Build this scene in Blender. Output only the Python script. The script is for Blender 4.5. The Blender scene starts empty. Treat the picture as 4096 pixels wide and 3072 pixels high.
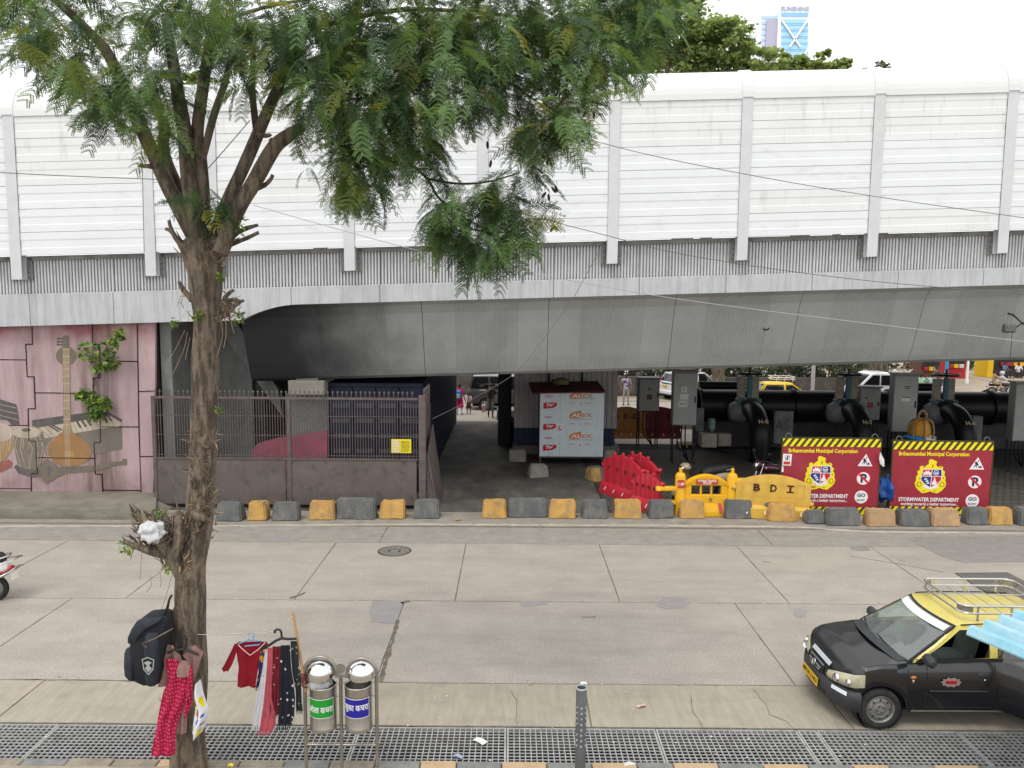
import bpy, bmesh, math, random
import numpy as np
from mathutils import Vector, Matrix, noise
SC = bpy.context.scene
COL = SC.collection
# ---------------------------------------------------------------- camera, sky, sun, exposure
CAM_H, FPX, TH, RO = 5.6, 3077.0, math.radians(5.9), math.radians(0.45)
cd = bpy.data.cameras.new('camera'); cam = bpy.data.objects.new('camera', cd); COL.objects.link(cam)
cd.sensor_width = 36.0; cd.lens = 36.0*FPX/4096.0; cd.clip_start = 0.1; cd.clip_end = 2000
cam.matrix_world = Matrix.Translation((0, 0, CAM_H)) @ Matrix.Rotation(math.pi/2-TH, 4, 'X') @ Matrix.Rotation(RO, 4, 'Z')
SC.camera = cam
SUN_EL, SUN_AZ = math.radians(62), math.radians(205)      # azimuth clockwise from +Y
w = bpy.data.worlds.new("World"); SC.world = w; w.use_nodes = True
nt = w.node_tree; nt.nodes.clear()
sky = nt.nodes.new('ShaderNodeTexSky'); sky.sky_type = 'NISHITA'; sky.sun_disc = False
sky.sun_elevation = SUN_EL; sky.sun_rotation = SUN_AZ; sky.air_density = 1.0; sky.dust_density = 3.0; sky.ozone_density = 1.0
hs = nt.nodes.new('ShaderNodeHueSaturation'); hs.inputs['Saturation'].default_value = 0.30
cl = nt.nodes.new('ShaderNodeTexNoise'); cl.inputs['Scale'].default_value = 2.2; cl.inputs['Detail'].default_value = 4
clr = nt.nodes.new('ShaderNodeMapRange'); clr.inputs['From Min'].default_value = .3; clr.inputs['From Max'].default_value = .7
clr.inputs['To Min'].default_value = .68; clr.inputs['To Max'].default_value = .92
tcw = nt.nodes.new('ShaderNodeTexCoord')
mx = nt.nodes.new('ShaderNodeMix'); mx.data_type = 'RGBA'; mx.inputs[7].default_value = (12.0, 12.1, 12.3, 1)
bg = nt.nodes.new('ShaderNodeBackground'); bg.inputs['Strength'].default_value = 0.12
ow = nt.nodes.new('ShaderNodeOutputWorld')
nt.links.new(tcw.outputs['Generated'], cl.inputs['Vector']); nt.links.new(cl.outputs[0], clr.inputs['Value'])
nt.links.new(sky.outputs[0], hs.inputs['Color']); nt.links.new(hs.outputs[0], mx.inputs[6]); nt.links.new(clr.outputs[0], mx.inputs[0])
nt.links.new(mx.outputs[2], bg.inputs['Color']); nt.links.new(bg.outputs[0], ow.inputs['Surface'])
sl = bpy.data.lights.new('sun', 'SUN'); sl.energy = 1.2; sl.angle = math.radians(22); sl.color = (1, .94, .85)
so = bpy.data.objects.new('sun', sl); COL.objects.link(so)
sd = Vector((math.sin(SUN_AZ)*math.cos(SUN_EL), math.cos(SUN_AZ)*math.cos(SUN_EL), math.sin(SUN_EL)))
so.rotation_euler = sd.to_track_quat('Z', 'Y').to_euler(); so.location = sd*60
SC.view_settings.view_transform = 'Standard'; SC.view_settings.look = 'None'; SC.view_settings.gamma = 1
SC.view_settings.use_curve_mapping = False
SC.view_settings.exposure = 0.24
SC.cycles.max_bounces = 6; SC.cycles.diffuse_bounces = 3; SC.cycles.glossy_bounces = 3; SC.cycles.transmission_bounces = 6
SC.cycles.transparent_max_bounces = 8; SC.cycles.caustics_reflective = False; SC.cycles.caustics_refractive = False

# ---------------------------------------------------------------- photograph -> world helpers (places measured in the photo)
CR = cam.matrix_world.to_3x3()
def ray(px, py): return CR @ Vector(((px-2048)/FPX, -(py-1536)/FPX, -1.0))
def PY(px, py, Y): d = ray(px, py); t = Y/d.y; return Vector((d.x*t, Y, CAM_H+d.z*t))
def PZ(px, py, Z=0.0): d = ray(px, py); t = (Z-CAM_H)/d.z; return Vector((d.x*t, d.y*t, Z))
def V(*a): return Vector(a)
R = math.radians
rnd = random.Random(7)

# ---------------------------------------------------------------- materials
def lin(h):
    if isinstance(h, str):
        h = h.lstrip('#'); c = [int(h[i:i+2], 16)/255 for i in (0, 2, 4)]
        return tuple(x/12.92 if x <= .04045 else ((x+.055)/1.055)**2.4 for x in c)
    return tuple(h)
MATS = {}
def mat(name, col, rough=.65, metal=0.0, var=.12, scale=3.0, bump=0.0, bscale=40.0, spec=.4, dirt=None, dirt_amt=.5,
        dirt_map=(2, 2, 2), dirt_lo=.5, dirt_hi=.75, trans=0.0, ior=1.45, alpha=1.0, coat=0.0, sss=None, ssf=.35, emit=None, detail=6, vmap=(1,1,1), local=False, speck=0.0, speck_scale=70.0):
    if name in MATS: return MATS[name]
    m = bpy.data.materials.new(name); m.use_nodes = True; n = m.node_tree.nodes; L = m.node_tree.links
    b = n['Principled BSDF']; c = lin(col)
    b.inputs['Roughness'].default_value = rough; b.inputs['Metallic'].default_value = metal
    b.inputs['Specular IOR Level'].default_value = spec; b.inputs['IOR'].default_value = ior
    b.inputs['Transmission Weight'].default_value = trans; b.inputs['Alpha'].default_value = alpha
    b.inputs['Coat Weight'].default_value = coat; b.inputs['Coat Roughness'].default_value = .08
    b.inputs['Base Color'].default_value = (*c, 1)
    if local:
        tc = n.new('ShaderNodeTexCoord'); pos = tc.outputs['Object']
    else:
        g = n.new('ShaderNodeNewGeometry'); pos = g.outputs['Position']
    out = None
    if var > 0:
        mp = n.new('ShaderNodeMapping'); mp.inputs['Scale'].default_value = vmap; L.new(pos, mp.inputs['Vector'])
        t = n.new('ShaderNodeTexNoise'); t.inputs['Scale'].default_value = scale; t.inputs['Detail'].default_value = detail; t.inputs['Roughness'].default_value = .65
        L.new(mp.outputs[0], t.inputs['Vector'])
        r = n.new('ShaderNodeMapRange'); r.inputs['From Min'].default_value = .3; r.inputs['From Max'].default_value = .7
        r.inputs['To Min'].default_value = 1-var; r.inputs['To Max'].default_value = 1+var
        L.new(t.outputs[0], r.inputs['Value'])
        q = n.new('ShaderNodeVectorMath'); q.operation = 'SCALE'; q.inputs[0].default_value = c; L.new(r.outputs[0], q.inputs['Scale'])
        out = q.outputs[0]
    if dirt is not None:
        mp = n.new('ShaderNodeMapping'); mp.inputs['Scale'].default_value = dirt_map; L.new(pos, mp.inputs['Vector'])
        t = n.new('ShaderNodeTexNoise'); t.inputs['Scale'].default_value = 1; t.inputs['Detail'].default_value = 7; t.inputs['Roughness'].default_value = .7
        L.new(mp.outputs[0], t.inputs['Vector'])
        r = n.new('ShaderNodeMapRange'); r.inputs['From Min'].default_value = dirt_lo; r.inputs['From Max'].default_value = dirt_hi
        r.inputs['To Max'].default_value = dirt_amt; L.new(t.outputs[0], r.inputs['Value'])
        x = n.new('ShaderNodeMix'); x.data_type = 'RGBA'; x.inputs[6].default_value = (*c, 1); x.inputs[7].default_value = (*lin(dirt), 1)
        L.new(r.outputs[0], x.inputs[0])
        if out: L.new(out, x.inputs[6])
        out = x.outputs[2]
    if out: L.new(out, b.inputs['Base Color'])
    if speck > 0:
        t = n.new('ShaderNodeTexNoise'); t.inputs['Scale'].default_value = speck_scale; t.inputs['Detail'].default_value = 3; L.new(pos, t.inputs['Vector'])
        r = n.new('ShaderNodeMapRange'); r.inputs['From Min'].default_value = .35; r.inputs['From Max'].default_value = .68; r.inputs['To Min'].default_value = 1-speck; r.inputs['To Max'].default_value = 1+speck*1.3; L.new(t.outputs[0], r.inputs['Value'])
        q = n.new('ShaderNodeVectorMath'); q.operation = 'SCALE'; L.new(out, q.inputs[0]); L.new(r.outputs[0], q.inputs['Scale']); out = q.outputs[0]
        L.new(out, b.inputs['Base Color'])
    if bump > 0:
        t = n.new('ShaderNodeTexNoise'); t.inputs['Scale'].default_value = bscale; t.inputs['Detail'].default_value = 5
        L.new(pos, t.inputs['Vector'])
        bp = n.new('ShaderNodeBump'); bp.inputs['Strength'].default_value = bump; bp.inputs['Distance'].default_value = .02
        L.new(t.outputs[0], bp.inputs['Height']); L.new(bp.outputs[0], b.inputs['Normal'])
    if sss: # thin translucent leaf / cloth
        tr = n.new('ShaderNodeBsdfTranslucent'); tr.inputs[0].default_value = (*lin(sss), 1)
        ms = n.new('ShaderNodeMixShader'); ms.inputs[0].default_value = ssf
        o = n['Material Output']; L.new(b.outputs[0], ms.inputs[1]); L.new(tr.outputs[0], ms.inputs[2]); L.new(ms.outputs[0], o.inputs['Surface'])
    if emit:
        b.inputs['Emission Color'].default_value = (*lin(col), 1); b.inputs['Emission Strength'].default_value = emit
    MATS[name] = m
    return m

# ---------------------------------------------------------------- mesh builder
class MB:
    def __init__(s): s.v = []; s.f = []; s.m = []; s.mi = 0; s.M = None; s.sm = []
    def add(s, vs, fs, smooth=False):
        o = len(s.v)
        if s.M is not None: vs = [s.M @ Vector(p) for p in vs]
        s.v.extend([tuple(p) for p in vs]); s.f.extend([tuple(i+o for i in f) for f in fs])
        s.m.extend([s.mi]*len(fs)); s.sm.extend([smooth]*len(fs)); return s
    def hexa(s, c):  # 8 corners: bottom 0-3 ccw, top 4-7
        return s.add(c, [(3,2,1,0),(4,5,6,7),(0,1,5,4),(1,2,6,5),(2,3,7,6),(3,0,4,7)])
    def box(s, a, b):
        (x0,y0,z0),(x1,y1,z1) = a, b
        return s.hexa([(x0,y0,z0),(x1,y0,z0),(x1,y1,z0),(x0,y1,z0),(x0,y0,z1),(x1,y0,z1),(x1,y1,z1),(x0,y1,z1)])
    def rbox(s, a, b, r=.02, M=None):  # chamfered box, 24 verts
        lo = Vector(a); hi = Vector(b); vs = []; idx = {}
        r = min(r, (hi.x-lo.x)*.49, (hi.y-lo.y)*.49, (hi.z-lo.z)*.49)
        for ix in (0,1):
            for iy in (0,1):
                for iz in (0,1):
                    p = [(lo,hi)[ix].x, (lo,hi)[iy].y, (lo,hi)[iz].z]; sg = [1-2*ix, 1-2*iy, 1-2*iz]
                    for ax in range(3):  # vertex lying on the face normal to ax
                        q = [p[k] + (0 if k == ax else sg[k]*r) for k in range(3)]
                        idx[(ix,iy,iz,ax)] = len(vs); vs.append(q)
        fs = []
        for ax in range(3):
            u, w_ = (ax+1) % 3, (ax+2) % 3
            for sd_ in (0,1):
                def k(a_, b_):
                    t = [0,0,0]; t[ax] = sd_; t[u] = a_; t[w_] = b_; return idx[(*t, ax)]
                q = [k(0,0),k(1,0),k(1,1),k(0,1)]; fs.append(tuple(q) if sd_ else tuple(q[::-1]))
        for ax in range(3):      # edges parallel to ax
            u, w_ = (ax+1) % 3, (ax+2) % 3
            for a_ in (0,1):
                for b_ in (0,1):
                    def k(e, fa):
                        t = [0,0,0]; t[ax] = e; t[u] = a_; t[w_] = b_; return idx[(*t, fa)]
                    q = [k(0,u),k(1,u),k(1,w_),k(0,w_)]; fs.append(tuple(q) if (a_ ^ b_) else tuple(q[::-1]))
        for ix in (0,1):
            for iy in (0,1):
                for iz in (0,1):
                    q = [idx[(ix,iy,iz,a_)] for a_ in range(3)]; fs.append(tuple(q) if (ix+iy+iz) % 2 else tuple(q[::-1]))
        if M is not None: vs = [M @ Vector(p) for p in vs]
        return s.add(vs, fs)
    def tube(s, pts, rad, n=8, cap=True, smooth=True, squash=None):
        pts = [Vector(p) for p in pts]; N = len(pts)
        if not hasattr(rad, '__len__'): rad = [rad]*N
        vs = []; up = None
        for i, p in enumerate(pts):
            t = (pts[min(i+1,N-1)]-pts[max(i-1,0)]);
            t = t.normalized() if t.length > 1e-9 else Vector((0,0,1))
            if up is None: up = Vector((0,0,1)) if abs(t.z) < .9 else Vector((1,0,0))
            a = (up - t*up.dot(t)); a = a.normalized() if a.length > 1e-6 else t.orthogonal().normalized()
            up = a; b = t.cross(a)
            for k in range(n):
                q = 2*math.pi*k/n; vs.append(p + a*(rad[i]*math.cos(q)) + b*(rad[i]*math.sin(q)))
        fs = [(i*n+k, i*n+(k+1) % n, (i+1)*n+(k+1) % n, (i+1)*n+k) for i in range(N-1) for k in range(n)]
        s.add(vs, fs, smooth)
        if cap:
            s.add([vs[k] for k in range(n)], [tuple(range(n))[::-1]]); s.add([vs[(N-1)*n+k] for k in range(n)], [tuple(range(n))])
        return s
    def cyl(s, p0, p1, r0, r1=None, n=16, cap=True, smooth=True): return s.tube([p0, p1], [r0, r0 if r1 is None else r1], n, cap, smooth)
    def lathe(s, prof, n=20, M=None, smooth=True, a0=0, a1=2*math.pi):  # prof (r,z) about local z
        full = abs(a1-a0-2*math.pi) < 1e-6; k = n if full else n+1; vs = []
        for r_, z_ in prof:
            for i in range(k):
                a = a0+(a1-a0)*i/n; vs.append(Vector((r_*math.cos(a), r_*math.sin(a), z_)))
        if M is not None: vs = [M @ p for p in vs]
        fs = [(j*k+i, j*k+(i+1) % k, (j+1)*k+(i+1) % k, (j+1)*k+i) for j in range(len(prof)-1) for i in range(n)]
        return s.add(vs, fs, smooth)
    def ball(s, c, r, nu=10, nv=7, M=None):
        r = Vector(r) if hasattr(r, '__len__') else Vector((r,r,r)); c = Vector(c)
        vs = []; 
        for j in range(nv+1):
            t = math.pi*j/nv
            for i in range(nu):
                a = 2*math.pi*i/nu; p = Vector((r.x*math.sin(t)*math.cos(a), r.y*math.sin(t)*math.sin(a), r.z*math.cos(t)))
                vs.append(c + (M @ p if M is not None else p))
        fs = [(j*nu+i, (j+1)*nu+i, (j+1)*nu+(i+1) % nu, j*nu+(i+1) % nu) for j in range(nv) for i in range(nu)]
        return s.add(vs, fs, True)
    def prism(s, poly, d, M=None, z0=0.0):  # 2d polygon (ccw) extruded z0..z0+d along local z
        n = len(poly); vs = [Vector((x,y,z0)) for x,y in poly] + [Vector((x,y,z0+d)) for x,y in poly]
        if M is not None: vs = [M @ p for p in vs]
        return s.add(vs, [tuple(range(n))[::-1], tuple(range(n,2*n))] + [(i,(i+1) % n,n+(i+1) % n,n+i) for i in range(n)])
    def sheet(s, fn, nu, nv, thick=0.0, smooth=True):  # fn(u,v) 0..1
        vs = [Vector(fn(i/nu, j/nv)) for j in range(nv+1) for i in range(nu+1)]
        fs = [(j*(nu+1)+i, j*(nu+1)+i+1, (j+1)*(nu+1)+i+1, (j+1)*(nu+1)+i) for j in range(nv) for i in range(nu)]
        return s.add(vs, fs, smooth)
    def text(s, body, w_=None, h=None, size=1.0, M=None, d=.003, bold=0.0, shear=0.0, align='CENTER'):
        vs, fs = text_geo(body, d, bold, shear)
        xs = [p[0] for p in vs]; ys = [p[1] for p in vs]
        x0, x1, y0, y1 = min(xs), max(xs), min(ys), max(ys)
        sx = w_/(x1-x0) if w_ else (h/(y1-y0) if h else size); sy = h/(y1-y0) if h else sx
        cx = (x0+x1)/2 if align == 'CENTER' else x0
        ps = [Vector(((p[0]-cx)*sx, (p[1]-(y0+y1)/2)*sy, p[2])) for p in vs]
        if M is not None: ps = [M @ p for p in ps]
        return s.add(ps, fs)
    def mesh(s, name, mats):
        me = bpy.data.meshes.new(name); me.from_pydata(s.v, [], s.f)
        for m_ in (mats if isinstance(mats, (list, tuple)) else [mats]): me.materials.append(m_)
        me.polygons.foreach_set('material_index', s.m); me.polygons.foreach_set('use_smooth', s.sm); me.update(); return me
    def build(s, name, mats, parent=None, origin=None, **kw):
        if origin is not None: o_ = Vector(origin); s.v = [tuple(Vector(p)-o_) for p in s.v]
        ob = bpy.data.objects.new(name, s.mesh(name, mats)); COL.objects.link(ob)
        if parent is not None: ob.parent = parent
        for k, v_ in kw.items(): ob[k] = v_
        return ob
_TXT = {}
def text_geo(body, d, bold, shear):
    k = (body, d, bold, shear)
    if k in _TXT: return _TXT[k]
    cu = bpy.data.curves.new('t', 'FONT'); cu.body = body; cu.size = 1; cu.extrude = d/2; cu.offset = bold; cu.shear = shear; cu.resolution_u = 2
    o = bpy.data.objects.new('t', cu); COL.objects.link(o); dg = bpy.context.evaluated_depsgraph_get()
    me = bpy.data.meshes.new_from_object(o.evaluated_get(dg))
    r = ([tuple(v.co) for v in me.vertices], [tuple(p.vertices) for p in me.polygons])
    bpy.data.objects.remove(o); bpy.data.curves.remove(cu); bpy.data.meshes.remove(me)
    _TXT[k] = r; return r
def sharp(o, ang=40):
    me = o.data
    me.polygons.foreach_set('use_smooth', [True]*len(me.polygons)); me.set_sharp_from_angle(angle=R(ang)); return o
def bevel(o, w_=.01, seg=2):   # bevel edges of a mesh in place
    bm = bmesh.new(); bm.from_mesh(o.data); bmesh.ops.remove_doubles(bm, verts=bm.verts, dist=1e-5)
    es = [e for e in bm.edges if len(e.link_faces) == 2 and e.calc_face_angle(0) > .5]
    bmesh.ops.bevel(bm, geom=es, offset=w_, segments=seg, affect='EDGES', profile=.5, clamp_overlap=True); bm.to_mesh(o.data); bm.free(); return o
def jitter(o, amp=.01, fr=8.0, seed=0):
    for v in o.data.vertices:
        v.co += Vector(noise.noise_vector(Vector(v.co)*fr+Vector((seed*7.3, seed, seed*3.1))))*amp
    return o
def tag(o, label, cat, group=None, kind=None):
    o['label'] = label; o['category'] = cat
    if group: o['group'] = group
    if kind: o['kind'] = kind
    return o
def thing(name, label, cat, loc=(0,0,0), rz=0.0, group=None):
    o = bpy.data.objects.new(name, None); COL.objects.link(o); o.location = loc; o.rotation_euler = (0,0,rz); o.empty_display_size = .1
    return tag(o, label, cat, group)
def struct(o): o['kind'] = 'structure'; return o
KIDS = {}
def copy_tree(o, parent=None):
    c = o.copy(); COL.objects.link(c)
    if parent is not None: c.parent = parent
    for ch in [q for q in COL.objects if q.parent is o]: copy_tree(ch, c)
    return c
def FR(origin, x=(1,0,0), y=(0,0,1)):   # plane frame: local x, y -> world, z out of the plane
    x = Vector(x).normalized(); y = Vector(y); z = x.cross(y).normalized(); y = z.cross(x)
    m_ = Matrix((x, y, z)).transposed().to_4x4(); m_.translation = Vector(origin); return m_
def circle(cx, cy, rx, ry=None, n=24, a0=0, a1=2*math.pi):
    ry = rx if ry is None else ry; full = abs(a1-a0-2*math.pi) < 1e-6
    return [(cx+rx*math.cos(a0+(a1-a0)*i/n), cy+ry*math.sin(a0+(a1-a0)*i/n)) for i in range(n if full else n+1)]
def spline(pts, n=6):   # catmull-rom through points
    P = [Vector(p) for p in pts]; out = []
    for i in range(len(P)-1):
        a, b, c_, d_ = P[max(i-1,0)], P[i], P[i+1], P[min(i+2,len(P)-1)]
        for k in range(n):
            t = k/n; out.append(.5*((2*b)+(c_-a)*t+(2*a-5*b+4*c_-d_)*t*t+(3*b-a-3*c_+d_)*t**3))
    out.append(P[-1]); return out
# ================================================================= setting and flyover
M_ground = mat('earth', (.27,.24,.2), .9, var=.2, scale=.7, bump=.4, bscale=12, dirt=(.16,.145,.13), dirt_map=(.4,.4,1), dirt_amt=.6)
M_conc = mat('road_concrete', (.345,.312,.272), .85, var=.10, scale=1.4, bump=.3, bscale=90, dirt=(.225,.205,.185), dirt_map=(.35,1.5,1), dirt_lo=.46, dirt_hi=.72, dirt_amt=.55, detail=9, speck=.12, speck_scale=30)
M_brushed = mat('brushed_concrete', (.33,.295,.235), .9, var=.13, scale=1.3, vmap=(9,1.2,1), bump=.3, bscale=60, dirt=(.2,.18,.15), dirt_map=(1.2,2.5,1), dirt_amt=.55, detail=9, speck=.07, speck_scale=60)
M_asph = mat('worn_asphalt', (.285,.265,.235), .88, var=.16, scale=3.5, bump=.5, bscale=140, dirt=(.19,.18,.165), dirt_map=(.7,2,1), dirt_amt=.5, speck=.12, speck_scale=40)
M_darkasph = mat('dark_asphalt', (.235,.222,.205), .88, var=.15, scale=5, bump=.4, bscale=120)
M_joint = mat('joint_dirt', (.16,.137,.108), .95, var=.4, scale=9)
M_crack = mat('crack_dirt', (.15,.125,.095), .95, var=.4, scale=9)
M_patch = mat('grey_patch', (.265,.25,.245), .8, var=.08, scale=5)
M_line = mat('road_paint', (.52,.47,.4), .8, var=.15, scale=5, dirt=(.27,.24,.21), dirt_map=(2.2,7,1), dirt_lo=.36, dirt_hi=.62, dirt_amt=.9)
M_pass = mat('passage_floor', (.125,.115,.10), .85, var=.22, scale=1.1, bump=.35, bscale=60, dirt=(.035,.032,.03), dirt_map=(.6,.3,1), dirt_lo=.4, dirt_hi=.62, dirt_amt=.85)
M_far = mat('far_road', (.33,.3,.26), .9, var=.12, scale=.5)
M_dust = mat('dusty_ground', (.3,.25,.19), .95, var=.25, scale=.8)
struct(MB().box((-160,-30,-.40),(160,400,-.30)).build('ground', M_ground))
# carriageway: filler sheet with separate slabs standing proud of it
road = MB(); road.box((-40,9.74,-.30),(40,19.05,-.007)); road = struct(road.build('road', M_joint))
def slab(x0, x1, y0, y1, m, name='slab'):
    b = MB(); n = max(6, int((x1-x0)/.25)); k = max(4, int((y1-y0)/.25)); g = .008
    ed = []
    def j(p): return noise.noise(Vector((p[0]*3.1, p[1]*3.1, 1.7)))*.016 + noise.noise(Vector((p[0]*11, p[1]*11, 4)))*.009
    for i in range(n): ed.append((x0+g+(x1-x0-2*g)*i/n, y0+g))
    for i in range(k): ed.append((x1-g, y0+g+(y1-y0-2*g)*i/k))
    for i in range(n): ed.append((x1-g-(x1-x0-2*g)*i/n, y1-g))
    for i in range(k): ed.append((x0+g, y1-g-(y1-y0-2*g)*i/k))
    out = []
    for i, (x, y) in enumerate(ed):
        sx = (x1+x0)/2-x; sy = (y1+y0)/2-y; q = abs(j((x,y)))
        fx = (1 if sx > 0 else -1) if i in range(n,n+k) or i >= 2*n+k else 0
        fy = (1 if sy > 0 else -1) if not fx else 0
        out.append((x+fx*q, y+fy*q))
    b.prism(out, .10, z0=-.10); return b.build(name, m, road)
yA, yB, yC, yD, yE = 9.74, 10.91, 14.08, 17.62, 18.95
xB = [-20.8,-14.5,-8.3,-2.0,4.25,10.5,16.8,23]
for a, b_ in zip(xB, xB[1:]): slab(a, b_, yB, yC, M_conc)
xC = [-19.8,-16.6,-13.4,-10.4,-7.3,-4.1,-1.05,2.08,5.3,8.45,11.6,14.8,18]
for a, b_ in zip(xC, xC[1:]): slab(a, b_, yC, yD, M_conc)
xA = [-20,-13.2,-6.9,-2.05,1.1,4.6,8,14]
for a, b_ in zip(xA, xA[1:]): slab(a, b_, yA, yB, M_brushed)
xD = [-20,-3.1,6.2,20]
for a, b_ in zip(xD, xD[1:]): slab(a, b_, yD, yE, M_asph, 'asphalt_strip')
def flat(name, m, pts, z=.004, parent=road, jit=.0, d=.004):
    if jit:
        q = []
        for i in range(len(pts)):
            a, b_ = Vector(pts[i]), Vector(pts[(i+1) % len(pts)])
            for k in range(5):
                p = a.lerp(b_, k/5); q.append((p.x+noise.noise(Vector((p.x*6,p.y*6,3)))*jit, p.y+noise.noise(Vector((p.x*6,p.y*6,9)))*jit))
        pts = q
    return MB().prism([tuple(p)[:2] for p in pts], d, z0=z-d+.001).build(name, m, parent)
G2 = lambda L: [PZ(x, y).to_2d() for x, y in L]
flat('patch', M_patch, G2([(1482,2490),(1478,2440),(1490,2405),(1620,2402),(1600,2440),(1585,2498),(1520,2492)]), jit=.03)
flat('patch', M_patch, G2([(2080,2424),(2085,2405),(2200,2402),(2185,2418),(2110,2428)]), jit=.02)
flat('patch', M_patch, G2([(2625,2425),(2645,2390),(2730,2388),(2760,2410),(2735,2432),(2660,2436)]), jit=.03)
flat('patch', M_patch, G2([(3170,2450),(3185,2432),(3230,2440),(3225,2468),(3185,2470)]), jit=.02)
flat('patch', M_patch, G2([(1030,2165),(1040,2150),(1160,2146),(1150,2166)]), jit=.02)
flat('patch', M_darkasph, G2([(3400,2195),(3405,2185),(3475,2190),(3480,2202),(3440,2205)]), jit=.02)
flat('patch', M_darkasph, G2([(3625,2150),(4250,2140),(4250,2245),(3860,2252),(3770,2230),(3700,2195)]), jit=.03)
def crack(px, w0=.012):
    P = [PZ(*p).to_2d() for p in px]; Q = []
    for a, b_ in zip(P, P[1:]):
        for k in range(6): 
            p = a.lerp(b_, k/6); Q.append(p+Vector((noise.noise(Vector((p.x*5,p.y*5,1))), noise.noise(Vector((p.x*5,p.y*5,5)))))*.035)
    Q.append(P[-1]); L, Rr = [], []
    for i, p in enumerate(Q):
        t = (Q[min(i+1,len(Q)-1)]-Q[max(i-1,0)]).normalized(); nn = Vector((-t.y,t.x)); w_ = w0*(.35+abs(noise.noise(Vector((p.x*4,p.y*4,8))))*1.6)
        L.append(p+nn*w_/2); Rr.append(p-nn*w_/2)
    return flat('crack', M_crack, L+Rr[::-1])
crack([(3010,2760),(3060,2810),(3080,2860),(3150,2885),(3180,2925)], .012)
crack([(2040,2760),(2065,2810),(2060,2850),(2070,2895)], .009)
crack([(2760,2780),(2775,2850),(2810,2910)], .008)
crack([(640,2790),(655,2850),(630,2905)], .01)
crack([(3400,2225),(3560,2250),(3780,2290)], .02); crack([(3590,2240),(3620,2246)], .05); crack([(2330,2470),(2385,2468)], .05)
crack([(1522,2728),(1545,2640),(1580,2530),(1590,2480)], .10); crack([(1160,2395),(1200,2380),(1222,2370)], .09)
crack([(1605,2412),(1640,2406)], .12); crack([(100,2718),(400,2722),(640,2730)], .03); crack([(3055,2245),(3085,2250)], .04)
# white edge line, kerb apron, near kerb and pavement
line_pts = [PZ(x,y).to_2d() for x,y in [(-300,2108),(100,2105),(900,2103),(1700,2098),(2600,2102),(3200,2108),(3350,2120),(3500,2128),(4400,2136)]]
lw = MB(); lw.prism([(p.x,p.y-.075) for p in line_pts]+[(p.x,p.y+.075) for p in line_pts[::-1]], .004, z0=.0012); lw.build('edge_line', M_line, road)
struct(MB().box((-40,19.06,-.30),(40,20.35,.0)).build('kerb_apron', mat('apron_concrete', (.27,.245,.21), .9, var=.2, scale=2.5, bump=.4, bscale=70, dirt=(.13,.12,.1), dirt_map=(1.5,2.5,1), dirt_amt=.6)))
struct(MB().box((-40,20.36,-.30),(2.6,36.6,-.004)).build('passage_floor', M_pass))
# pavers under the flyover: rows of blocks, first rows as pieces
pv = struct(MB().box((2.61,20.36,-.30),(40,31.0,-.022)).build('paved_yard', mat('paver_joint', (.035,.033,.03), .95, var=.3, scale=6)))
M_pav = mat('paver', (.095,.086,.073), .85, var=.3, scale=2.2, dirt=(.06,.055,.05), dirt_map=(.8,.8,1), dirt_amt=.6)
pb = MB(); rp = random.Random(3); row = 0; y = 20.4
while y < 29.5:
    x = 2.62+(row % 2)*.11
    while x < 17:
        dz = rp.uniform(-.006,.002); pb.add([(x+.012,y+.012,dz),(x+.205,y+.012,dz),(x+.205,y+.155,dz),(x+.012,y+.155,dz)], [(0,1,2,3)])
        x += .22
    y += .17; row += 1
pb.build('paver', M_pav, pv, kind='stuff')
struct(MB().box((-40,36.62,-.30),(60,44.6,-.002)).build('far_road', M_far))
struct(MB().box((-40,44.62,-.30),(90,140,.02)).build('far_pavement', M_dust))
drain = struct(MB().box((-14,8.90,-.40),(14,9.73,-.285)).build('drain_channel', mat('drain_shade', (.008,.008,.011), .8, var=.5, scale=5)))  # near black sheet in place of the shade down in the drain
MB().box((-14,9.70,-.284),(14,9.735,-.035)).build('drain_wall', M_joint, drain)
pave = struct(MB().box((-20,3.0,-.30),(20,8.74,.03)).build('near_pavement', mat('pavement_concrete', (.3,.26,.2), .9, var=.25, scale=2.5, bump=.4, bscale=60, dirt=(.15,.13,.1), dirt_map=(2,2,1))))
M_ky = mat('kerb_yellow', (.43,.31,.19), .8, var=.2, scale=6, dirt=(.28,.23,.17), dirt_map=(6,6,6), dirt_amt=.8)
M_kg = mat('kerb_grey', (.18,.185,.18), .8, var=.2, scale=6, dirt=(.25,.22,.18), dirt_map=(6,6,6), dirt_amt=.7)
M_kd = mat('kerb_bare', (.24,.21,.165), .9, var=.2, scale=5, dirt=(.1,.09,.07), dirt_map=(4,4,4), dirt_amt=.7)
x = -9.0; i = 0
while x < 9:
    w_ = .55 if i % 5 else .44; m_ = (M_kd if x < -1.9 and i % 3 else (M_ky if i % 2 else M_kg))
    kb = MB().rbox((x+.006,8.745+rp.uniform(-.01,.01),-.3),(x+w_-.006,8.90,.035+rp.uniform(-.008,.006)), .014).build('kerb_stone', m_, pave)
    x += w_; i += 1
# plinth in front of the painted wall
pl = MB().hexa([(-40,19.40,-.1),(-9.1,19.40,-.1),(-9.1,21.05,-.1),(-40,21.05,-.1),(-40,19.46,.24),(-9.2,19.46,.24),(-9.9,21.05,.3),(-40,21.05,.3)])
pl.box((-40,19.36,-.1),(-8.9,19.41,.10))
struct(pl.build('plinth', mat('plinth_concrete', (.2,.185,.15), .9, var=.25, scale=1.6, vmap=(1,1,3), bump=.5, bscale=40, dirt=(.1,.1,.085), dirt_map=(1.2,1.2,4), dirt_amt=.7)))

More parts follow.
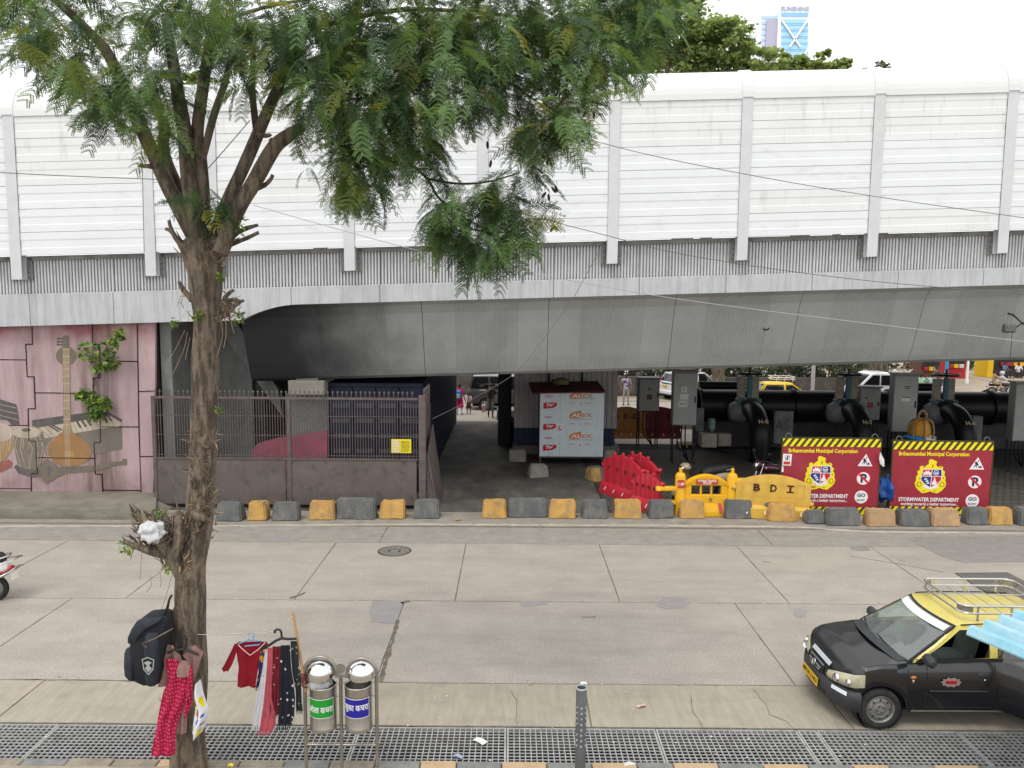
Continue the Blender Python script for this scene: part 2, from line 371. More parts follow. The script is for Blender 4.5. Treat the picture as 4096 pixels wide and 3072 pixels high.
# ----------------------------------------------------------------- flyover
SLP = .035
def F(s_, v, h): return Vector((s_, 20.8+.016*s_+v, h+SLP*s_))
M_fas = mat('fascia_concrete', (.46,.475,.49), .75, var=.08, scale=1.5, dirt=(.2,.2,.19), dirt_map=(7,7,.5), dirt_lo=.46, dirt_hi=.74, dirt_amt=.58, detail=8)
M_rib = mat('ribbed_parapet', (.52,.53,.54), .8, var=.10, scale=2, dirt=(.17,.165,.16), dirt_map=(9,9,.7), dirt_lo=.52, dirt_hi=.74, dirt_amt=.65, detail=8)
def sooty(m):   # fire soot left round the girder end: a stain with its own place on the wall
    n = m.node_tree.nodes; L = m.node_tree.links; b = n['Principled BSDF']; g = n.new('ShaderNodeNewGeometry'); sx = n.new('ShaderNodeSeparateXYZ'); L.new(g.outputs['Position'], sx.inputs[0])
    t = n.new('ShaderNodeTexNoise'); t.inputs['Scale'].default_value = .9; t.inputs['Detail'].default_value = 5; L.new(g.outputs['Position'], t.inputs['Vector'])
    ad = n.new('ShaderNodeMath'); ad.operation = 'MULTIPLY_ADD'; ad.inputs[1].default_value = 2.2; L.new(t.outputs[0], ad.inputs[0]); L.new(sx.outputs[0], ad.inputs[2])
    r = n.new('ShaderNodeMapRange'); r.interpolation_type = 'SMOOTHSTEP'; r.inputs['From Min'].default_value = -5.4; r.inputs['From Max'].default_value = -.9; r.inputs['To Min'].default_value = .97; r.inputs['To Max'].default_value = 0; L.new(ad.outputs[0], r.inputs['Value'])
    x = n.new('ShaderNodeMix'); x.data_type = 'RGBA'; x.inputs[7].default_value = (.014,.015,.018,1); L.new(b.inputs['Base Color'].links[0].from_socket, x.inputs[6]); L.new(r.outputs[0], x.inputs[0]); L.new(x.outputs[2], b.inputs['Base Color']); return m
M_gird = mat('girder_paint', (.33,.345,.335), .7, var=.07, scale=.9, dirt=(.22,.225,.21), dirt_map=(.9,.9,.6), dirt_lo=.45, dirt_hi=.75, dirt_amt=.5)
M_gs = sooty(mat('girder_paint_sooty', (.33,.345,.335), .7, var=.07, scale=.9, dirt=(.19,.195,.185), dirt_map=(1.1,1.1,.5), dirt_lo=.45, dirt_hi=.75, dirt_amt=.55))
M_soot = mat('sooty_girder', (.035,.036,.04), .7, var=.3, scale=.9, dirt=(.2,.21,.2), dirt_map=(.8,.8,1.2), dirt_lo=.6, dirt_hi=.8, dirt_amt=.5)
fly = thing('flyover', 'grey concrete flyover crossing the street, ribbed parapet over a curved box girder', 'flyover', F(0,0,0))
FO = fly.location
def hb(s_):
    t = min(max((s_+7.3)/1.5,0),1); return 5.38+(5.76-5.38)*math.sin(t*math.pi/2)**.8
jx = [PY(x,1190,20.8).x for x in (-940,-590,-240,117,450,810,1160,1516,1868,2216,2562,2914,3265,3615,3965,4320,4670,5020,5370)]
for a, b_ in zip(jx, jx[1:]):
    a += .008; b_ -= .008; m_ = MB(); n = 14
    pr = lambda s_: [(.75,hb(s_)+.02),(.2,hb(s_)),(.2,6.22),(.27,6.24)]
    vs = [F(a+(b_-a)*i/n, v, h) for i in range(n+1) for v, h in pr(a+(b_-a)*i/n)]
    m_.add(vs, [(i*4+k, i*4+k+1, (i+1)*4+k+1, (i+1)*4+k)[::-1] for i in range(n) for k in range(3)])
    for e in (0,n): m_.add([vs[e*4+k] for k in range(4)]+[F(a+(b_-a)*e/n,.75,6.24)], [(0,1,2,3,4)])
    fp = m_.build('fascia_panel', M_fas, fly, FO)
    r_ = MB(); c = int((b_-a)/.084); vs = []
    for i in range(c+1):
        s0 = a+(b_-a)*i/c; w_ = (b_-a)/c
        for ds, v in ((0,.36),(.30*w_,.36),(.40*w_,.285),(.90*w_,.285),(w_,.36)):
            if i == c and ds > 0: continue
            vs += [F(s0+ds,v,6.24), F(s0+ds,v,7.12)]
    k = len(vs)//2; r_.add(vs, [(2*i,2*i+2,2*i+3,2*i+1) for i in range(k-1)])
    r_.build('parapet_ribs', M_rib, fp, FO)
# parapet cap, hidden core and deck
cp = MB(); A, B = jx[0], jx[-1]
for (v0, v1, h0, h1) in ((.24,.6,7.12,7.24),(.37,.62,6.24,7.12)): cp.hexa([F(A,v0,h0),F(B,v0,h0),F(B,v1,h0),F(A,v1,h0),F(A,v0,h1),F(B,v0,h1),F(B,v1,h1),F(A,v1,h1)])
cp.build('parapet_cap', mat('grimy_concrete', (.2,.195,.185), .85, var=.3, scale=3, dirt=(.07,.065,.06), dirt_map=(3,3,1), dirt_amt=.8), fly, FO)
dk = MB()
for (v0, v1, h0, h1) in ((.6,12.9,5.95,6.25),(12.3,12.9,6.25,7.2)): dk.hexa([F(A-15,v0,h0),F(B+20,v0,h0),F(B+20,v1,h0),F(A-15,v1,h0),F(A-15,v0,h1),F(B+20,v0,h1),F(B+20,v1,h1),F(A-15,v1,h1)])
dk.build('deck', M_gird, fly, FO)
# precast girder segments with a band of fine vertical grooves
PROF = [(.22,5.765),(.40,5.66),(.58,5.43),(.72,5.12),(.84,4.8),(.98,4.45),(1.12,4.1),(1.25,3.82),(1.33,3.68),(1.45,3.6),(1.7,3.575)]
FAR = [(4.6,3.575),(9.6,3.575),(9.9,3.75),(11.0,5.2),(12.4,5.9)]
segs = [(-7.5,-2.5)]+[(-2.5+3.5*k, 1.0+3.5*k) for k in range(8)]
for si, (a, b_) in enumerate(segs):
    a += .007; b_ -= .007; m_ = MB(); xs = []
    c0 = (-5.4,-3.55) if si == 0 else (a+.9, b_-.86)
    xs = [(a,0),(c0[0]-.02,0)]; x = c0[0]
    while x < c0[1]: xs += [(x,0),(x+.012,.014),(x+.034,.014),(x+.046,0)]; x += .068
    xs += [(x,0),(b_,0)]
    if si == 0: xs = [(a+.35*i,0) for i in range(5)]+xs[1:]
    vs = []; N = len(PROF)
    for x, dp in xs:
        for k, (v, h) in enumerate(PROF):
            g = dp if 1 <= k <= 7 else 0
            e = 0
            if si == 0 and x < -5.9: t = (-5.9-x)/1.6; h = min(h, 5.765-.3*t*t if k < 2 else h)
            vs.append(F(x, v+g*.9, h-.0+g*.3))
    m_.add(vs, [(i*N+k, (i+1)*N+k, (i+1)*N+k+1, i*N+k+1) for i in range(len(xs)-1) for k in range(N-1)], False)
    nf = len(m_.f)
    allp = PROF[-1:]+FAR; q = len(allp)
    m_.add([F(x,v,h) for x in (a,b_) for v, h in allp], [(k,q+k,q+k+1,k+1) for k in range(q-1)])
    for x in (a, b_):
        pts = [F(x,v,h) for v,h in PROF+FAR]; m_.add(pts, [tuple(range(len(pts)))])
    if si == 0:
        m_.m = [1 if i >= len(m_.f)-2 else 0 for i in range(len(m_.f))]
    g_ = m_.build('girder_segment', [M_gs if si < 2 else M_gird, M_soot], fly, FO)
hole = PY(3063,1311,21.8)
MB().lathe([(0,.0),(.055,.0),(.07,.03),(.09,.03)], 14, FR((hole.x,hole.y,hole.z),(1,0,0),(0,.25,1))).build('drain_hole', mat('hole_black', (.01,.01,.01), .9, var=0), fly, FO)
# bearings on pedestals at the girder end, abutment
M_abut = mat('abutment_concrete', (.19,.2,.19), .85, var=.2, scale=1.2, dirt=(.07,.07,.07), dirt_map=(1.5,1.5,.6), dirt_amt=.8)
ab = thing('abutment', 'dark concrete abutment recess behind the steel fence under the girder end', 'abutment', (-9,24,0))
m_ = MB(); m_.box((-9.75,21.3,0),(-9.45,30,5.3)); m_.box((-9.45,23.4,0),(-7.95,23.7,5.4)); m_.build('side_wall', M_abut, ab, ab.location)
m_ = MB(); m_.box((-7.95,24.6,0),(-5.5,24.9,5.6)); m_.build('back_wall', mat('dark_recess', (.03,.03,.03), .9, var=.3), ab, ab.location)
m_ = MB(); m_.prism([(-9.0,5.2),(-8.3,5.2),(-7.0,3.0),(-6.9,2.2)], .5, FR((0,23.3,0),(1,0,0),(0,0,1)), z0=-.1); m_.build('haunch', M_abut, ab, ab.location)
m_ = MB(); m_.rbox((-6.45,22.0,2.95),(-5.4,23.3,3.38),.03); m_.rbox((-6.25,22.1,3.38),(-5.6,23.2,3.52),.02); m_.build('bearing_pedestal', mat('pedestal_concrete', (.27,.25,.21), .85, var=.2, scale=3), ab, ab.location)
m_ = MB(); m_.rbox((-6.7,22.6,0),(-4.7,23.6,2.95),.04); m_.build('pier_stub', M_abut, ab, ab.location)

# ----------------------------------------------------------------- noise barrier on the parapet
M_wh = mat('barrier_white', (.70,.72,.74), .45, var=.035, scale=1.2, dirt=(.5,.48,.43), dirt_map=(1.6,1.6,5), dirt_lo=.56, dirt_hi=.78, dirt_amt=.55, detail=8)
M_wh2 = mat('barrier_white_streaked', (.69,.70,.70), .5, var=.04, scale=1.2, dirt=(.36,.35,.31), dirt_map=(4,4,.8), dirt_lo=.55, dirt_hi=.74, dirt_amt=.5, detail=9)
M_cap = mat('barrier_cap', (.64,.65,.645), .4, var=.03, scale=1.2, dirt=(.4,.38,.34), dirt_map=(5,5,.5), dirt_lo=.62, dirt_hi=.8, dirt_amt=.5)
M_post = mat('post_grey', (.56,.575,.59), .5, var=.06, scale=2, dirt=(.3,.3,.3), dirt_map=(8,8,2), dirt_lo=.6, dirt_hi=.8, dirt_amt=.5)
M_steel = mat('dirty_steel', (.22,.21,.2), .7, metal=.3, var=.25, scale=8)
nb = thing('noise_barrier', 'white slatted noise barrier with curved cap standing along the flyover parapet', 'noise barrier', F(0,0,7.24)); NO = nb.location
posts = [-20.2,-16.7,-13.17,-9.63,-7.96,-4.36,-.81,2.66,6.15,9.66,13.2,16.7,20.2,23.7]
HB, HC, HT = 7.24, 10.86, 11.46
for p in posts:
    m_ = MB()
    def bar(s0, s1, v0, v1, h0, h1): m_.hexa([F(s0,v0,h0),F(s1,v0,h0),F(s1,v1,h0),F(s0,v1,h0),F(s0,v0,h1),F(s1,v0,h1),F(s1,v1,h1),F(s0,v1,h1)])
    bar(p-.14,p+.14,0,.018,6.62,HC); bar(p-.008,p+.008,.018,.22,6.64,HC); bar(p-.14,p+.14,.22,.24,6.62,HC)
    o = m_.build('post', M_post, nb, NO)
    for sx in (-1,1):
        b3 = MB(); b2 = MB(); b3.hexa([F(p+sx*.22-.06,.24,6.6),F(p+sx*.22+.06,.24,6.6),F(p+sx*.22+.06,.28,6.6),F(p+sx*.22-.06,.28,6.6),F(p+sx*.22-.06,.24,7.2),F(p+sx*.22+.06,.24,7.2),F(p+sx*.22+.06,.28,7.2),F(p+sx*.22-.06,.28,7.2)])
        for k in range(4): q = F(p+sx*.2,.24,6.7+k*.14); b2.cyl(q, q-Vector((0,.06,0)), .026, n=6)
        b3.build('base_plate', M_steel, o, NO); b2.build('base_bolts', M_steel, o, NO, kind='stuff')
    c_ = MB(); 
    arc = [F(0,.0,HC-.02)]+[F(0,.55-.56*math.cos(t),HC+.56*math.sin(t)) for t in [math.pi/2*i/8 for i in range(9)]]
    for s0, s1, dv in ((-.15,.15,-.012),): 
        vs = []
        for i in range(9):
            t = math.pi/2*i/8; vs += [F(p+s0,.55-.575*math.cos(t),HC+.825*math.sin(t)), F(p+s1,.55-.575*math.cos(t),HC+.825*math.sin(t)), F(p+s1,.55-.5*math.cos(t),HC+.75*math.sin(t)), F(p+s0,.55-.5*math.cos(t),HC+.75*math.sin(t))]
        c_.add(vs, [(4*i+k, 4*i+(k+1) % 4, 4*i+4+(k+1) % 4, 4*i+4+k)[::-1] for i in range(8) for k in range(4)]+[(0,1,2,3),(35,34,33,32)])
    c_.build('cap_strap', M_cap, o, NO)
ph = (HC-HB)/6
for a, b_ in zip(posts, posts[1:]):
    a += .145; b_ -= .145
    for k in range(6):
        h0 = HB+ph*k; m_ = MB()
        pr = [(.14,.006),(.03,.006),(.03,.30*ph),(.037,.34*ph),(.037,.62*ph),(.028,.68*ph),(.028,ph-.006),(.14,ph-.006)]
        tl = rp.uniform(-.004,.004)
        n = len(pr); vs = [F(s_, v+tl, h0+h) for s_ in (a,b_) for v, h in pr]
        m_.add(vs, [(i, n+i, n+i+1, i+1) for i in range(n-1)]+[tuple(range(n)), tuple(range(2*n-1,n-1,-1))]); m_.build('barrier_panel', M_wh if k < 4 and rp.random() < .8 else M_wh2, nb, NO)
    m_ = MB(); vs = []
    for i in range(10):
        t = math.pi/2*i/9
        for s_ in (a-.02,b_+.02): vs += [F(s_,.55-.56*math.cos(t),HC-.03+(.82*math.sin(t) if i else -.01)), F(s_,.55-.5*math.cos(t),HC-.03+.76*math.sin(t))]
    m_.add(vs, [(4*i,4*i+4,4*i+6,4*i+2)[::-1] for i in range(9)]+[(4*i+1,4*i+3,4*i+7,4*i+5)[::-1] for i in range(9)]+[(0,2,3,1),(36,37,39,38)]); 
    m_.build('cap_panel', M_cap, nb, NO)
# ================================================================= painted retaining wall with mural
def inset(poly, d):
    n = len(poly); A = sum(poly[i][0]*poly[(i+1)%n][1]-poly[(i+1)%n][0]*poly[i][1] for i in range(n))
    if A < 0: poly = poly[::-1]
    out = []
    for i in range(n):
        p0, p1, p2 = Vector(poly[i-1]), Vector(poly[i]), Vector(poly[(i+1) % n])
        e1 = (p1-p0).normalized(); e2 = (p2-p1).normalized(); n1 = Vector((-e1.y,e1.x)); n2 = Vector((-e2.y,e2.x))
        k = 1+n1.dot(n2); out.append(tuple(p1+(n1+n2)*(d/max(k,.3))))
    return out
WY = 21.05
def wp(x, y): p = PY(x, y, WY); return (p.x, p.z)
def wall_mat(name, col, red=True):
    m = mat(name, col, .85, var=.09, scale=1.4, bump=.25, bscale=35, dirt=(.13,.095,.085), dirt_map=(1.6,1.6,.16), dirt_lo=.47, dirt_hi=.72, dirt_amt=.6, detail=8)
    return m
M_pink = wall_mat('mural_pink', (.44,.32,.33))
def zone(m, axis, stops, colr, amt, nscale, nmap=(1,1,1)):   # a stain or painted band with its own place on the wall
    n = m.node_tree.nodes; L = m.node_tree.links; b = n['Principled BSDF']; g = n.new('ShaderNodeNewGeometry'); sx = n.new('ShaderNodeSeparateXYZ'); L.new(g.outputs['Position'], sx.inputs[0])
    mp = n.new('ShaderNodeMapping'); mp.inputs['Scale'].default_value = nmap; L.new(g.outputs['Position'], mp.inputs[0]); t = n.new('ShaderNodeTexNoise'); t.inputs['Scale'].default_value = nscale; t.inputs['Detail'].default_value = 6; L.new(mp.outputs[0], t.inputs['Vector'])
    cr = n.new('ShaderNodeValToRGB'); mr = n.new('ShaderNodeMapRange'); mr.inputs['From Min'].default_value = stops[0]; mr.inputs['From Max'].default_value = stops[-1]; L.new(sx.outputs[axis], mr.inputs['Value']); L.new(mr.outputs[0], cr.inputs[0])
    el = cr.color_ramp.elements; w_ = stops[-1]-stops[0]; vals = [0,1,1,0] if len(stops) == 4 else [0,1]
    el[0].position = 0; el[0].color = (0,0,0,1); el[1].position = 1; el[1].color = (vals[-1],)*3+(1,)
    for s_, v in list(zip(stops, vals))[1:-1]: k = el.new((s_-stops[0])/w_); k.color = (v,v,v,1)
    nr = n.new('ShaderNodeMapRange'); nr.inputs['From Min'].default_value = .32; nr.inputs['From Max'].default_value = .62; nr.inputs['To Max'].default_value = amt; L.new(t.outputs[0], nr.inputs['Value'])
    mu = n.new('ShaderNodeMath'); mu.operation = 'MULTIPLY'; L.new(nr.outputs[0], mu.inputs[0]); L.new(cr.outputs[0], mu.inputs[1])
    x = n.new('ShaderNodeMix'); x.data_type = 'RGBA'; x.inputs[7].default_value = (*colr,1); L.new(b.inputs['Base Color'].links[0].from_socket, x.inputs[6]); L.new(mu.outputs[0], x.inputs[0]); L.new(x.outputs[2], b.inputs['Base Color'])
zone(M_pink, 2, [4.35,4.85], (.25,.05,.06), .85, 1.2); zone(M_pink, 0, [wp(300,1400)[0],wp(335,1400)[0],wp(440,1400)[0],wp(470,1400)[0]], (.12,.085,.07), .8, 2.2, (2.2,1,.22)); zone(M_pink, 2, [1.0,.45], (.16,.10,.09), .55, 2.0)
rw = thing('retaining_wall', 'pink painted retaining wall of interlocking panels with faded musical instruments mural', 'wall', (-14,WY,.25))
RO_ = rw.location
zt = PY(100,1304,WY).z
m_ = MB(); m_.box((-40,WY+.07,.0),(wp(622,1600)[0],WY+.5,zt+.45)); m_.build('wall_core', mat('panel_joint', (.05,.03,.03), .95, var=.3), rw, RO_)
PAN = [[(-200,1310),(128,1308),(131,1377),(104,1377),(107,1440),(-200,1436)],
[(-200,1438),(107,1440),(110,1507),(137,1507),(142,1635),(113,1635),(115,1702),(-200,1700)],
[(-200,1700),(115,1702),(118,1764),(145,1764),(146,1831),(152,1893),(125,1894),(126,1955),(-200,1951)],
[(-200,1951),(126,1955),(128,2000),(-200,2000)],
[(128,1308),(370,1304),(371,1377),(400,1377),(400,1511),(373,1511),(374,1574),(140,1571),(137,1507),(110,1507),(104,1377),(131,1377)],
[(140,1571),(374,1574),(374,1640),(402,1640),(403,1769),(377,1771),(380,1833),(146,1830),(145,1764),(118,1764),(113,1635),(142,1635)],
[(146,1830),(380,1833),(382,1896),(409,1897),(412,2000),(128,2000),(125,1894),(152,1893)],
[(370,1304),(549,1302),(552,1446),(400,1444),(400,1377),(371,1377)],
[(400,1444),(552,1446),(556,1708),(403,1707),(402,1640),(374,1640),(374,1574),(373,1511),(400,1511)],
[(403,1707),(556,1708),(565,1962),(412,1960),(409,1897),(382,1896),(380,1833),(377,1771),(403,1769)],
[(412,1960),(565,1962),(567,2000),(412,2000)],
[(549,1302),(624,1300),(622,1564),(554,1566)],[(554,1566),(622,1564),(618,1826),(560,1826)],[(560,1826),(618,1826),(615,2000),(567,2000)],
[(-700,1310),(-204,1310),(-204,2000),(-700,2000)]]
top_ = set()
for i, q in enumerate(PAN):
    poly = [wp(x, y if y > 1315 else y-70) for x, y in q]
    off = rnd.uniform(0,.012)
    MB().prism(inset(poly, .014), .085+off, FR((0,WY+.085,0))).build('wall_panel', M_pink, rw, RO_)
JL = []
for q in PAN[:-1]:
    P_ = [wp(*p) for p in q]; JL += [(P_[i],P_[(i+1)%len(P_)]) for i in range(len(P_)) if q[i][0] > -199 and q[(i+1)%len(P_)][0] > -199 and q[i][1] > 1320 and q[i][1] < 1990]
# mural: flat paint built as thin shapes just proud of the panels
z1 = lambda x, y: wp(x/3.3515, 1280+y/3.3515); z2 = lambda x, y: wp(x/3.3515, 1640+y/3.3515)
def mm(name, c): return mat('paint_'+name, c, .85, var=.12, scale=3, dirt=(.2,.15,.13), dirt_map=(1.5,1.5,.25), dirt_lo=.48, dirt_hi=.72, dirt_amt=.6)
K_dark, K_grey, K_cream, K_tan = mm('dark',(.09,.085,.08)), mm('grey',(.17,.15,.125)), mm('cream',(.45,.39,.31)), mm('tan',(.27,.2,.125))
K_or, K_olive, K_line, K_red, K_amber = mm('orange',(.30,.165,.07)), mm('olive',(.16,.135,.105)), mm('line',(.42,.36,.26)), mm('red',(.3,.09,.07)), mm('amber',(.36,.22,.09))
def ccw(P): 
    A = sum(P[i][0]*P[(i+1)%len(P)][1]-P[(i+1)%len(P)][0]*P[i][1] for i in range(len(P))); return P if A > 0 else P[::-1]
LV = .0125
def mural(name, shapes):  # shapes: (material, level, points)
    ms = []; b = MB()
    for m, lv, P in shapes:
        if m not in ms: ms.append(m)
        b.mi = ms.index(m); b.prism(ccw(P), .0005, FR((0,WY-LV-.0006*lv,0)))
    return b.build(name, ms, rw, RO_)
def stroke(p, q, w_, f): a, b_ = Vector(f(*p)), Vector(f(*q)); t = (b_-a).normalized(); n_ = Vector((-t.y,t.x))*w_/2; return [tuple(a+n_),tuple(a-n_),tuple(b_-n_),tuple(b_+n_)]
L2 = lambda P: [z2(*p) for p in P]; L1 = lambda P: [z1(*p) for p in P]
sh = [(K_dark,1,L2([(433,135),(860,75),(1160,35),(1440,20),(1635,125),(1630,190),(1480,110),(960,190),(520,235),(435,210)])),
      (K_grey,1,L2([(560,290),(600,378),(1000,308),(1360,248),(1640,230),(1640,520),(1290,590),(615,605)])),
      (K_cream,2,L2([(520,235),(960,165),(1480,75),(1630,165),(1620,215),(1360,250),(1000,310),(600,380),(590,300),(545,285)]))]
for x in (610,690,770): sh.append((K_grey,3,stroke((x-95,232-(x-610)*.12),(x+70,372-(x-610)*.16),.012,z2)))
for x in (1040,1110,1180,1250,1330,1450,1530): sh.append((K_grey,3,stroke((x-60,160-(x-1040)*.16),(x+5,302-(x-1040)*.17),.012,z2)))
for P in ([(650,215),(690,210),(810,285),(780,290)],[(695,205),(730,200),(850,265),(815,275)],[(1020,155),(1050,150),(1105,235),(1070,240)],[(1085,145),(1115,138),(1175,220),(1140,225)],[(1155,130),(1185,125),(1240,205),(1210,212)],[(1390,90),(1420,85),(1460,170),(1425,175)],[(1440,82),(1470,80),(1515,145),(1490,150)]): sh.append((K_dark,4,L2(P)))
mural('harmonium_mural', sh)
sh = [(K_olive,5,L1(circle(890,480,138,125,20))),(K_or,5,L2([(850,240),(840,290),(760,350),(660,430),(620,520),(640,600),(720,700),(850,755),(1000,750),(1150,700),(1225,620),(1220,520),(1150,420),(1020,330),(975,280),(960,200)])),
      (K_olive,6,L1([(840,225),(880,200),(925,220),(930,372),(840,372)])),(K_tan,7,L1([(842,370),(935,370),(955,1400),(970,1480),(1000,1540),(830,1540),(850,1480),(856,1400)])),(K_amber,7,L2([(870,545),(995,545),(995,630),(870,630)]))]
for y in (395,490,570,660,755,855,985,1080,1185,1335,1400): sh.append((K_line,8,stroke((845,y),(945,y-6),.022,z1)))
for k in range(4): sh.append((K_line,9,stroke((862+k*20,400),(885+k*18,2150),.012,z1)))
for y in (250,290,328): sh.append((K_dark,6,stroke((770,y),(845,y+2),.03,z1))); sh.append((K_dark,7,L1(circle(780,y,17,15,10))))
rim = [(740,375),(660,440),(625,520),(650,610),(725,700)]
for a, b_ in zip(rim, rim[1:]): sh.append((K_line,6,stroke(a,b_,.014,z2)))
mural('sitar_mural', sh)
mural('shehnai_mural', [(K_olive,10,L2([(690,680),(790,760),(1290,740),(1550,690),(1640,685),(1650,650),(1700,655),(1705,735),(1660,735),(1560,740),(1300,810),(900,850),(760,900),(690,960)])),(K_olive,11,L2(circle(630,815,80,160,20))),(K_dark,12,L2(circle(660,815,30,75,14))),(K_line,11,stroke((700,710),(712,860),.012,z2))]+[(K_dark,11,L2(circle(x,y,18,9,8))) for x,y in ((905,782),(990,778),(1090,770))])
sh = [(K_dark,8,L2([(195,765),(220,730),(300,770),(480,800),(560,790),(560,890),(430,900),(250,850)])),(K_grey,9,L2([(190,300),(560,290),(600,470),(545,760),(480,800),(330,790),(240,720),(190,480)])),(K_cream,10,L2(circle(365,300,190,78,24))),(K_dark,11,L2(circle(358,266,62,26,16)))]
for a in ((230,360,205,480),(300,350,275,520),(325,370,310,520),(395,380,390,520),(470,350,520,500),(530,330,570,480),(205,480,290,760),(275,520,355,785),(390,380,440,520),(440,520,400,785),(395,600,390,785),(545,400,590,480),(590,480,540,720),(520,560,500,780)): sh.append((K_line,11,stroke(a[:2],a[2:],.018,z2)))
mural('tabla_mural', sh)
sh = [(K_dark,8,L1([(-90,1040),(0,1060),(220,1130),(245,1250),(265,1400),(160,1400),(100,1340),(-90,1310)])),(K_amber,9,L2([(-90,420),(160,330),(180,480),(100,640),(0,700),(-90,720)])),(K_cream,10,L2(circle(20,300,160,125,20))),(K_red,9,L2([(-90,730),(120,660),(170,700),(160,760),(0,840),(-90,850)]))]
for a in ((60,420,40,560),(110,400,90,600),(20,430,10,690),(150,380,120,560)): sh.append((K_line,11,stroke(a[:2],a[2:],.018,z2)))
for a in ((0,1130,230,1180),(0,1200,245,1260),(0,1275,255,1340)): sh.append((K_line,9,stroke(a[:2],a[2:],.014,z1)))
mural('drums_mural', sh)
mural('joint_lines', [(mat('joint_dark',(.06,.035,.035),.95,var=.2),16,stroke(a,b_,.017,lambda x,y:(x,y))) for a,b_ in JL if (Vector(a)-Vector(b_)).length > .05])
# ----------------------------------------------------------------- saplings rooted in the wall
def leaf_cloud(b, pts, n, L, rg, droop=.3, w_=.42, mats=2):
    for _ in range(n):
        c, r_ = pts[rg.randrange(len(pts))]; 
        while True:
            q = Vector((rg.uniform(-1,1), rg.uniform(-1,1), rg.uniform(-1,1)))
            if q.length < 1: break
        p = Vector(c)+Vector((q.x*r_[0], q.y*r_[1], q.z*r_[2])); d = (q*.7+Vector((rg.gauss(0,.6),rg.gauss(0,.6),rg.gauss(0,.5)-droop))).normalized()
        l = L*rg.uniform(.6,1.25); sd_ = d.cross(Vector((rg.gauss(0,.3),rg.gauss(0,.3),1))).normalized()*l*w_; up = sd_.cross(d).normalized()*l*.08
        b.mi = rg.randrange(mats); b.add([p, p+d*l*.4+sd_+up, p+d*l-up, p+d*l*.4-sd_+up, p+d*l*.42-up*.6], [(0,1,4),(1,2,4),(2,3,4),(3,0,4)], True)
M_lf1 = mat('sapling_leaf', (.25,.36,.07), .5, var=.3, scale=9, sss=(.35,.5,.08)); M_lf2 = mat('sapling_leaf_dark', (.10,.17,.045), .5, var=.3, scale=9, sss=(.1,.2,.03))
M_bark = mat('bark', (.175,.138,.102), .95, var=.35, scale=4, vmap=(3.2,3.2,.8), bump=1.0, bscale=22, dirt=(.055,.042,.035), dirt_map=(13,13,2.6), dirt_lo=.45, dirt_hi=.58, dirt_amt=.9, detail=8)
def wpt(x, y, o): p = PY(x,y,WY-o); return p
for (nm, lab, root, stem, cl) in (('wall_sapling','bright green sapling sprouting from the painted wall, higher of two',(372,1545),[(372,1545,.0),(378,1520,.1),(398,1488,.2),(405,1430,.3)],[((345,1405,.3),.22),((420,1400,.35),.3),((440,1440,.3),.24),((395,1460,.3),.2),((460,1360,.4),.15),((478,1338,.45),.07)]),
      ('wall_sapling','sparse olive sapling on the painted wall just above the keyboard mural, lower of two',(374,1660),[(374,1660,.0),(376,1620,.12),(365,1590,.2),(330,1575,.25)],[((325,1578,.25),.12),((370,1600,.25),.2),((390,1640,.2),.2),((420,1610,.3),.14),((375,1655,.18),.13)])):
    r0 = wpt(*root,0); t = thing(nm, lab, 'sapling', r0, group='saplings growing from the painted wall')
    b = MB(); b.tube(spline([wpt(*s_) for s_ in stem],4), [.03-.0015*i for i in range(13)], 6); b.build('stem', M_bark, t, r0)
    b = MB(); leaf_cloud(b, [(wpt(*c), (r_,r_*.7,r_)) for c, r_ in cl], 230, .17, rnd); b.build('foliage', [M_lf1,M_lf2] if lab[0]=='b' else [M_lf2,M_lf1], t, r0, kind='stuff')
# ================================================================= steel fence, container, stall, cabin
M_rust = mat('rusty_fence', (.125,.105,.1), .75, metal=.2, var=.25, scale=5, dirt=(.17,.08,.05), dirt_map=(3,3,1.5), dirt_amt=.5)
M_sheet = mat('fence_sheet', (.135,.11,.10), .7, metal=.15, var=.16, scale=2.2, dirt=(.06,.065,.065), dirt_map=(3.2,3.2,2.4), dirt_lo=.5, dirt_hi=.68, dirt_amt=.75, detail=9)
FY = 20.6; fx0, fx1 = PY(612,1800,FY).x, PY(1672,1800,FY).x; ftop = PY(1200,1593,FY).z; fmid = PY(1200,1834,FY).z
sf = thing('steel_fence', 'rusty steel fence with diamond spikes and a solid sheet lower half', 'fence', (fx0,FY,0)); so_ = sf.location
for a, b_ in ((fx0+.04,(fx0+fx1)/2-.01),((fx0+fx1)/2+.01,fx1-.04)):
    o = MB().rbox((a,FY,.1),(b_,FY+.03,fmid-.03),.008).build('sheet_panel', M_sheet, sf, so_)
b = MB(); b.box((fx0,FY-.02,ftop-.03),(fx1,FY+.03,ftop+.03)); b.build('top_rail', M_rust, sf, so_)
MB().box((fx0,FY-.022,fmid-.03),(fx1,FY+.032,fmid+.01)).build('bottom_rail', M_rust, sf, so_)
for px in (612,1151): x = PY(px,1800,FY).x; MB().box((x,FY-.025,.0),(x+.09,FY+.05,ftop+.035)).build('fence_post', M_rust, sf, so_)
for yy in (1665,1742,1822): z = PY(1200,yy,FY).z; MB().box((fx0,FY+.004,z-.008),(fx1,FY+.02,z+.008)).build('mid_rail', M_rust, sf, so_)
b = MB(); x = fx0+.1
while x < fx1: b.box((x-.008,FY-.008,fmid+.01),(x+.008,FY+.008,ftop-.03)); x += .072
b.build('fence_bars', M_rust, sf, so_, kind='stuff')
sp_me = None; x = fx0+.12
